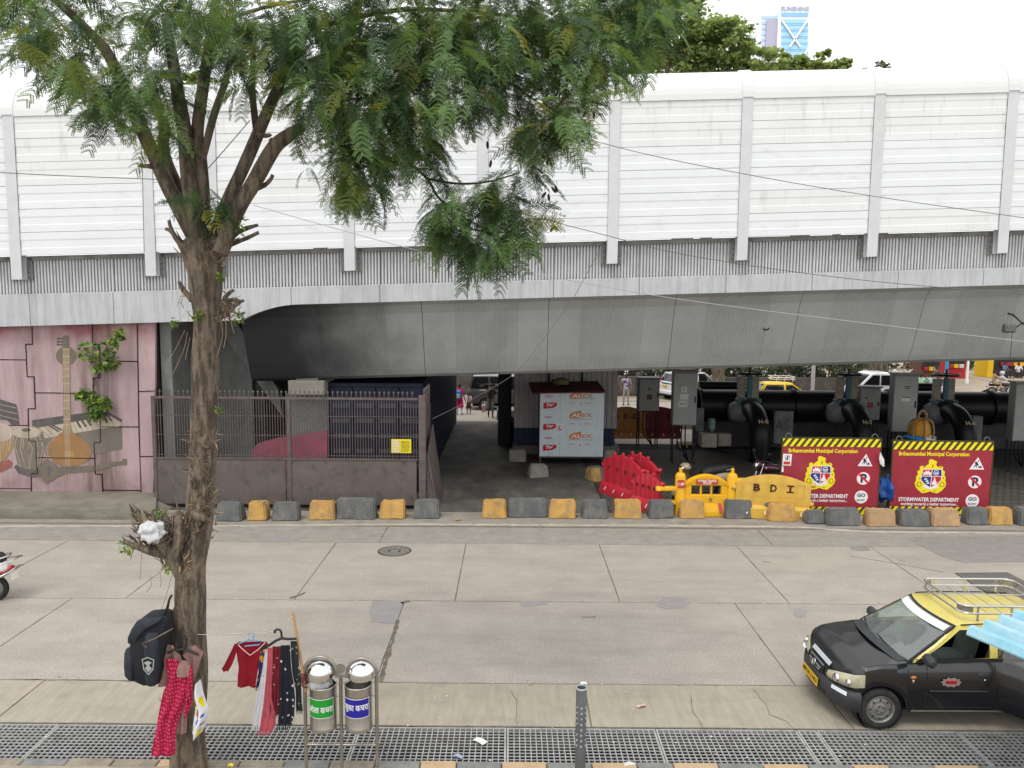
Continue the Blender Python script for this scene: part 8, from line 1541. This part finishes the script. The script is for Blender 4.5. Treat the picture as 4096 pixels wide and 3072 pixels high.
def np_mesh(name, Vs, Qs, mi, mats):
    me = bpy.data.meshes.new(name); me.vertices.add(len(Vs)); me.vertices.foreach_set('co', Vs.astype(np.float32).ravel()); n = len(Qs); me.loops.add(n*4); me.polygons.add(n); me.loops.foreach_set('vertex_index', Qs.astype(np.int32).ravel()); me.polygons.foreach_set('loop_start', np.arange(0,n*4,4,dtype=np.int32)); me.polygons.foreach_set('loop_total', np.full(n,4,dtype=np.int32))
    for m in mats: me.materials.append(m)
    me.polygons.foreach_set('material_index', mi.astype(np.int32)); me.update(); me.validate(); return me
fr_me = [[np_mesh('leaf_frond', v, q, np.zeros(len(q)), [m]) for v, q in VAR] for m in M_l]
CL = [(300,-110,300,90,.3),(900,-90,300,80,.3),(1500,-90,300,90,.3),(2000,-90,300,90,.4),(2450,-70,220,90,.5),(90,90,150,110,0),(50,215,90,70,0),(250,160,150,130,0),(370,330,120,110,0),(430,440,100,70,-.2),(420,400,60,90,-.2),(300,270,120,90,0),(150,-20,200,70,.3),(500,60,140,100,.2),(560,270,110,140,-.3),(610,430,75,80,-.3),(650,520,50,60,-.3),(680,90,120,110,0),(640,330,80,100,.2),
 (880,140,130,140,.1),(880,60,170,80,.5),(940,250,110,90,-.1),(1050,110,150,130,.2),(1120,240,110,80,0),(985,375,45,50,0),(750,20,120,60,.4),(1250,110,180,150,.2),(1270,290,140,100,0),(1330,410,110,70,-.1),(1420,450,120,80,-.1),(1230,440,60,70,-.2),(1500,130,200,170,.3),(1500,320,150,110,0),(1700,430,120,70,-.1),(1580,430,110,80,-.1),
 (1750,140,200,170,.3),(1720,320,150,110,.1),(1950,120,200,160,.3),(1950,300,150,110,.1),(1830,420,100,60,0),(2150,120,180,150,.3),(2150,290,160,110,.1),(2020,420,110,60,0),(2350,90,180,130,.4),(2340,250,140,100,.2),(2520,70,120,100,.5),(2570,170,60,50,.4),(2450,200,80,70,.4),(2620,60,90,90,.5),(2680,30,60,60,.5),(2600,190,50,60,.4),(2420,300,60,60,.3),
 (2200,470,120,90,0),(2290,420,90,80,0),(2130,550,80,70,-.1),(2260,560,60,60,0),(2180,600,60,50,-.1),(1420,670,100,90,-.2),(1480,560,110,80,-.2),(1350,590,60,70,-.2),(1380,760,60,60,-.2),(1460,750,70,60,-.2),(1550,600,90,60,-.2),(1640,540,100,70,-.1),(1600,660,60,40,-.2),(1720,560,70,50,-.1),(1700,680,60,40,-.2),(1800,800,70,50,-.2),
 (1790,850,80,60,-.2),(1940,820,110,70,-.2),(1870,930,120,70,-.2),(1750,900,45,70,-.2),(2010,750,100,50,-.2),(2090,690,50,40,-.2),(2080,930,80,60,-.2),(1960,1000,80,50,-.2),(1860,1000,60,50,-.2),(1920,1040,40,40,-.2),(2120,860,50,50,-.2),(1900,760,60,40,-.2),(2040,860,80,50,-.2),
 (1225,690,25,20,-.2),(1330,780,20,30,-.2),(770,760,60,25,-.2),(890,820,60,25,-.2),(820,840,50,25,-.2),(740,300,50,70,.1)]
items = []
for ci, (cx, cy, rx, ry, o) in enumerate(CL):
    n = int(rx*ry/((390 if cx < 1180 else 235) if cy < 480 else 275))+2
    for _ in range(n):
        while True:
            a, c = rg.uniform(-1,1), rg.uniform(-1,1)
            if a*a+c*c < 1: break
        dep = o-.25+rg.gauss(0,.28 if cy > 480 else .55); x, y = cx+a*rx*.8, cy+c*ry*.75-12; p = T(x, y, dep); yaw = math.atan2(rg.gauss(-.35,.8), a*.9+rg.gauss(0,.6)); pit = rg.gauss(.35,.35); L = rg.uniform(.24,.40); 
        if cy > 1030 or rx < 30: L = .2
        big = noise.noise(Vector((x*.004,y*.004,3))); u = rg.random()
        k = 3 if (u < (.14 if (x > 2050 and y > 220) else (.05 if x > 1900 else .01))) else (2 if u < .09+.35*max(0,big) else (1 if u < .5-1.1*min(0,big) else 0))
        items.append((p, yaw, pit, rg.gauss(0,.35), L*.9, k, dep, y))
items.sort(key=lambda t: t[6]-.0006*t[7])
def mat4(p, yaw, pit, roll, L): return Matrix.Translation(p) @ Matrix.Rotation(yaw,4,'Z') @ Matrix.Rotation(pit,4,'Y') @ Matrix.Rotation(roll,4,'X') @ Matrix.Diagonal((L,L,L,1))
VV, QQ, MM, off = [], [], [], 0
for i, (p, yaw, pit, roll, L, k, dep, y) in enumerate(items):
    m = mat4(p-TO, yaw, pit, roll, L); v_i = i % 5
    if i < 290: o = bpy.data.objects.new('leaf_frond', fr_me[k][v_i]); COL.objects.link(o); o.parent = tr; o.matrix_local = m
    else:
        A = np.array(m); v, q = VAR[v_i]; VV.append(v @ A[:3,:3].T+A[:3,3]); QQ.append(q+off); MM.append(np.full(len(q),k)); off += len(v)
o = bpy.data.objects.new('foliage', np_mesh('foliage', np.concatenate(VV), np.concatenate(QQ), np.concatenate(MM), M_l)); COL.objects.link(o); o.parent = tr; o['kind'] = 'stuff'
# seed pods
M_pod = mat('pod_brown', (.035,.018,.018), .7, var=.3)
for x, y in ((2310,440),(2340,455),(2375,460),(2350,500),(2355,530),(2250,510),(2275,515),(1950,580),(1962,655),(2175,780),(2195,790),(2215,760),(2225,755),(2190,645),(2210,915),(2225,912),(2330,560)):
    b = MB(); p = T(x,y,-.3); b.tube([p+V(0,0,.09),p+V(.01,0,.04)], .0025, 4); b.ball(p, (.016,.006,.042), 7, 5, Matrix.Rotation(rg.uniform(-.8,.8),3,'Y')); b.build('seed_pod', M_pod, tr, TO)
# sprouts on the trunk and the stump
b = MB(); 
for x, y, r_ in ((790,1260,.05),(885,1110,.03),(872,1640,.02),(500,2190,.06),(640,2050,.05),(680,2270,.05),(950,890,.08),(880,840,.08),(700,1290,.04),(960,1270,.05)): leaf_cloud(b, [(T(x,y,-.18),(r_,r_*.6,r_))], int(14+r_*300), .055, rg)
b.build('trunk_sprouts', [M_lf1,M_lf2], tr, TO, kind='stuff')
b = MB()
for P in ([(740,1320),(700,1400),(655,1470)],[(750,1330),(735,1400),(690,1500)],[(760,1350),(745,1420),(742,1440)],[(690,2290),(660,2400),(640,2450)],[(720,2280),(735,2360),(725,2430)],[(880,1260),(890,1340),(870,1420)],[(900,1250),(905,1330),(895,1390)],[(920,1240),(925,1290),(935,1330)],[(570,2180),(565,2250),(560,2320)],[(600,2300),(605,2340),(585,2370)],[(640,2290),(645,2330),(640,2350)]): b.tube(spline([T(x,y,-.2) for x,y in P],4), .0032, 5)
b.build('dead_tendrils', M_wd, tr, TO, kind='stuff')
# ----------------------------------------------------------------- trees beyond the flyover
def bg_tree(label, cx, cy, Y, clumps, base_px, n, leaf, mats, group='trees beyond the flyover'):
    g0 = PY(base_px, 1560, Y); t = thing('background_tree', label, 'tree', (g0.x,Y,0), group=group); o_ = t.location; b = MB(); top = PY(cx,cy,Y)
    for cx_, cy_, rr in clumps[::2]: q = PY(cx_,cy_,Y); b.tube(spline([(g0.x,Y,3),((g0.x+q.x)/2,Y+rg.uniform(-.5,.5),(3+q.z)*.55),q],5), list(np.linspace(.32,.06,11)), 7)
    b.build('limbs', M_bark, t, o_); MB().tube([(g0.x,Y,0),(g0.x+.1,Y,3.2)], [.5,.36], 10).build('trunk', M_bark, t, o_)
    b = MB(); P = []
    for x, y, r_ in clumps:
        w_ = r_/3077*Y; c = PY(x,y,Y)
        for _ in range(13):
            q = V(rg.gauss(0,.5),rg.gauss(0,.5),rg.gauss(.05,.5)); q = q*min(1,1.05/max(q.length,.01)); P.append((c+V(q.x*w_,q.y*w_*1.2,q.z*w_*.8), w_*rg.uniform(.28,.55)))
    tot = sum(q[1]**2 for q in P)
    for c, r_ in P:
        for _ in range(int(n*r_*r_/tot)):
            q = V(rg.gauss(0,.5),rg.gauss(0,.5),rg.gauss(0,.5)); p = c+V(q.x*r_,q.y*r_,q.z*r_*.45-abs(q.x)*r_*.15); d_ = V(rg.gauss(0,1),rg.gauss(0,1),rg.gauss(-.2,.4)).normalized(); l = leaf*rg.uniform(.5,1.2); e_ = d_.cross(V(rg.gauss(0,.5),-1+rg.gauss(0,.5),.7+rg.gauss(0,.4))).normalized()*l*.42; b.mi = 0 if rg.random() < .55+.5*q.z else 1; b.add([p-d_*l*.5,p+e_,p+d_*l*.5,p-e_],[(0,1,2,3)])  # paler leaves higher in each clump: light from above put into colour
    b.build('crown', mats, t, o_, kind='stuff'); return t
M_b1 = mat('bg_leaf_lit', (.30,.38,.12), .6, var=.25, scale=1, sss=(.42,.52,.13), ssf=.55); M_b2 = mat('bg_leaf_shaded', (.17,.23,.09), .7, var=.3, scale=1, sss=(.22,.3,.08), ssf=.55)
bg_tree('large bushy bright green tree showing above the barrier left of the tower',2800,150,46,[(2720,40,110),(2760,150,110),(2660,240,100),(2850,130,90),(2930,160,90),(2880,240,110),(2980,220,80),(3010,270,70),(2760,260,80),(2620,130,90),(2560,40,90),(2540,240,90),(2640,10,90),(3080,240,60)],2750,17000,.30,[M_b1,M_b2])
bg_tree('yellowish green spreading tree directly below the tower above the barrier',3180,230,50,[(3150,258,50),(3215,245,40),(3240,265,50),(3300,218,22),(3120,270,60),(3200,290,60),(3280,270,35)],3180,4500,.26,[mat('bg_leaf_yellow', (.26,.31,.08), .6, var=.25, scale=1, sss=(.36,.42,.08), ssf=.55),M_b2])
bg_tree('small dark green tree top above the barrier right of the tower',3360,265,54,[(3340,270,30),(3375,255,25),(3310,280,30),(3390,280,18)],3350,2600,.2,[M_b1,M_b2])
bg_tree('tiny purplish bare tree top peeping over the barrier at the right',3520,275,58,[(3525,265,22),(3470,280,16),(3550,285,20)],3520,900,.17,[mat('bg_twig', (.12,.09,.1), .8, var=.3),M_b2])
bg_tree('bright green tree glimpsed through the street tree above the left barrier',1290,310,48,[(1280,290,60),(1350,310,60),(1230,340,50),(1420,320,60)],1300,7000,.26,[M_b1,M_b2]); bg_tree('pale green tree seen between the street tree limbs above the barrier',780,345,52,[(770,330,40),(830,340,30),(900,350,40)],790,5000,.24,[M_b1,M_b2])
# far tower
BY = 300.; tw = thing('office_tower', 'distant glass office tower with roof lettering and a white X brace', 'building', (PY(3145,1500,BY).x,BY,0)); wo = tw.location
def tp(x, y): p = PY(2730+x/1.62, y/1.62, BY); return p
M_tw = mat('tower_white', (.78,.80,.84), .5, var=.03, scale=.05); M_tg = mat('tower_glass', (.36,.64,.82), .15, var=.06, scale=.05); M_tg2 = mat('tower_glass_deep', (.28,.50,.72), .15, var=.06, scale=.05); M_tp = mat('tower_mauve', (.42,.40,.50), .5, var=.05)  # pale tones put the distance haze into the tower's colours
a, c = tp(625,40), tp(825,40); MB().box((a.x,BY,0),(c.x,BY+14,a.z)).build('main_block', M_tw, tw, wo); a2, c2 = tp(518,75), tp(626,75); MB().box((a2.x,BY+2,0),(c2.x-.02,BY+15,a2.z)).build('side_block', M_tw, tw, wo)
for k in range(16):
    y0 = 82+k*41 if k == 0 else 125+(k-1)*42; q0, q1 = tp(640,y0), tp(812,y0+(26 if k == 0 else 28)); o = MB().box((q0.x,BY-.25,q1.z),(q1.x,BY-.02,q0.z)).build('glass_band', M_tg if k else M_tg2, tw, wo); q2, q3 = tp(640,y0+28), tp(812,y0+41)
    if k: MB().box((q2.x,BY-.22,q3.z),(q3.x,BY-.01,q2.z-.03)).build('spandrel', M_tg2, tw, wo)
    b = MB(); 
    for j in range(1,10): x = q0.x+(q1.x-q0.x)*j/10; b.box((x-.05,BY-.3,q1.z),(x+.05,BY-.26,q0.z))
    b.build('mullions', M_tg2, o, wo-wo if False else wo, kind='stuff')
for k in range(12): q0, q1 = tp(524,90+k*36), tp(622,90+k*36+20); MB().box((q0.x,BY+1.7,q1.z),(q1.x,BY+1.95,q0.z)).build('side_window_band', mat('tower_pale_glass', (.45,.62,.82), .2, var=.05), tw, wo)
q0, q1 = tp(553,122), tp(606,620); MB().box((q0.x,BY+.9,q1.z),(q1.x,BY+1.8,q0.z)).build('service_core', M_tp, tw, wo)
for (x0,y0,x1,y1) in ((640,135,760,310),(810,128,690,310),(640,320,760,490),(810,320,690,490)): p, q = tp(x0,y0), tp(x1,y1); MB().tube([p+V(0,-.6,0),q+V(0,-.6,0)], .42, 6).build('brace', M_tw, tw, wo)
b = MB(); q = tp(728,57); b.text('SUNSHINE', w_=(tp(820,57)-tp(638,57)).x, h=(tp(700,42)-tp(700,72)).z, M=FR((q.x,BY-.1,q.z)), bold=.03, d=.3); b.build('roof_lettering', mat('tower_letters', (.42,.46,.55), .6, var=0), tw, wo)
q = tp(588,18); b = MB(); b.tube([(q.x+4.2*math.cos(t),BY+3,q.z+2.2*math.sin(t)) for t in [2*math.pi*i/20 for i in range(21)]], .16, 5, cap=False); b.text('SB', h=2.2, M=FR((q.x,BY+3,q.z)), d=.3); b.cyl((q.x,BY+3,q.z-2),(q.x,BY+3,a2.z),.3,n=6); b.build('roof_emblem', mat('tower_emblem', (.78,.66,.70), .6, var=0), tw, wo)
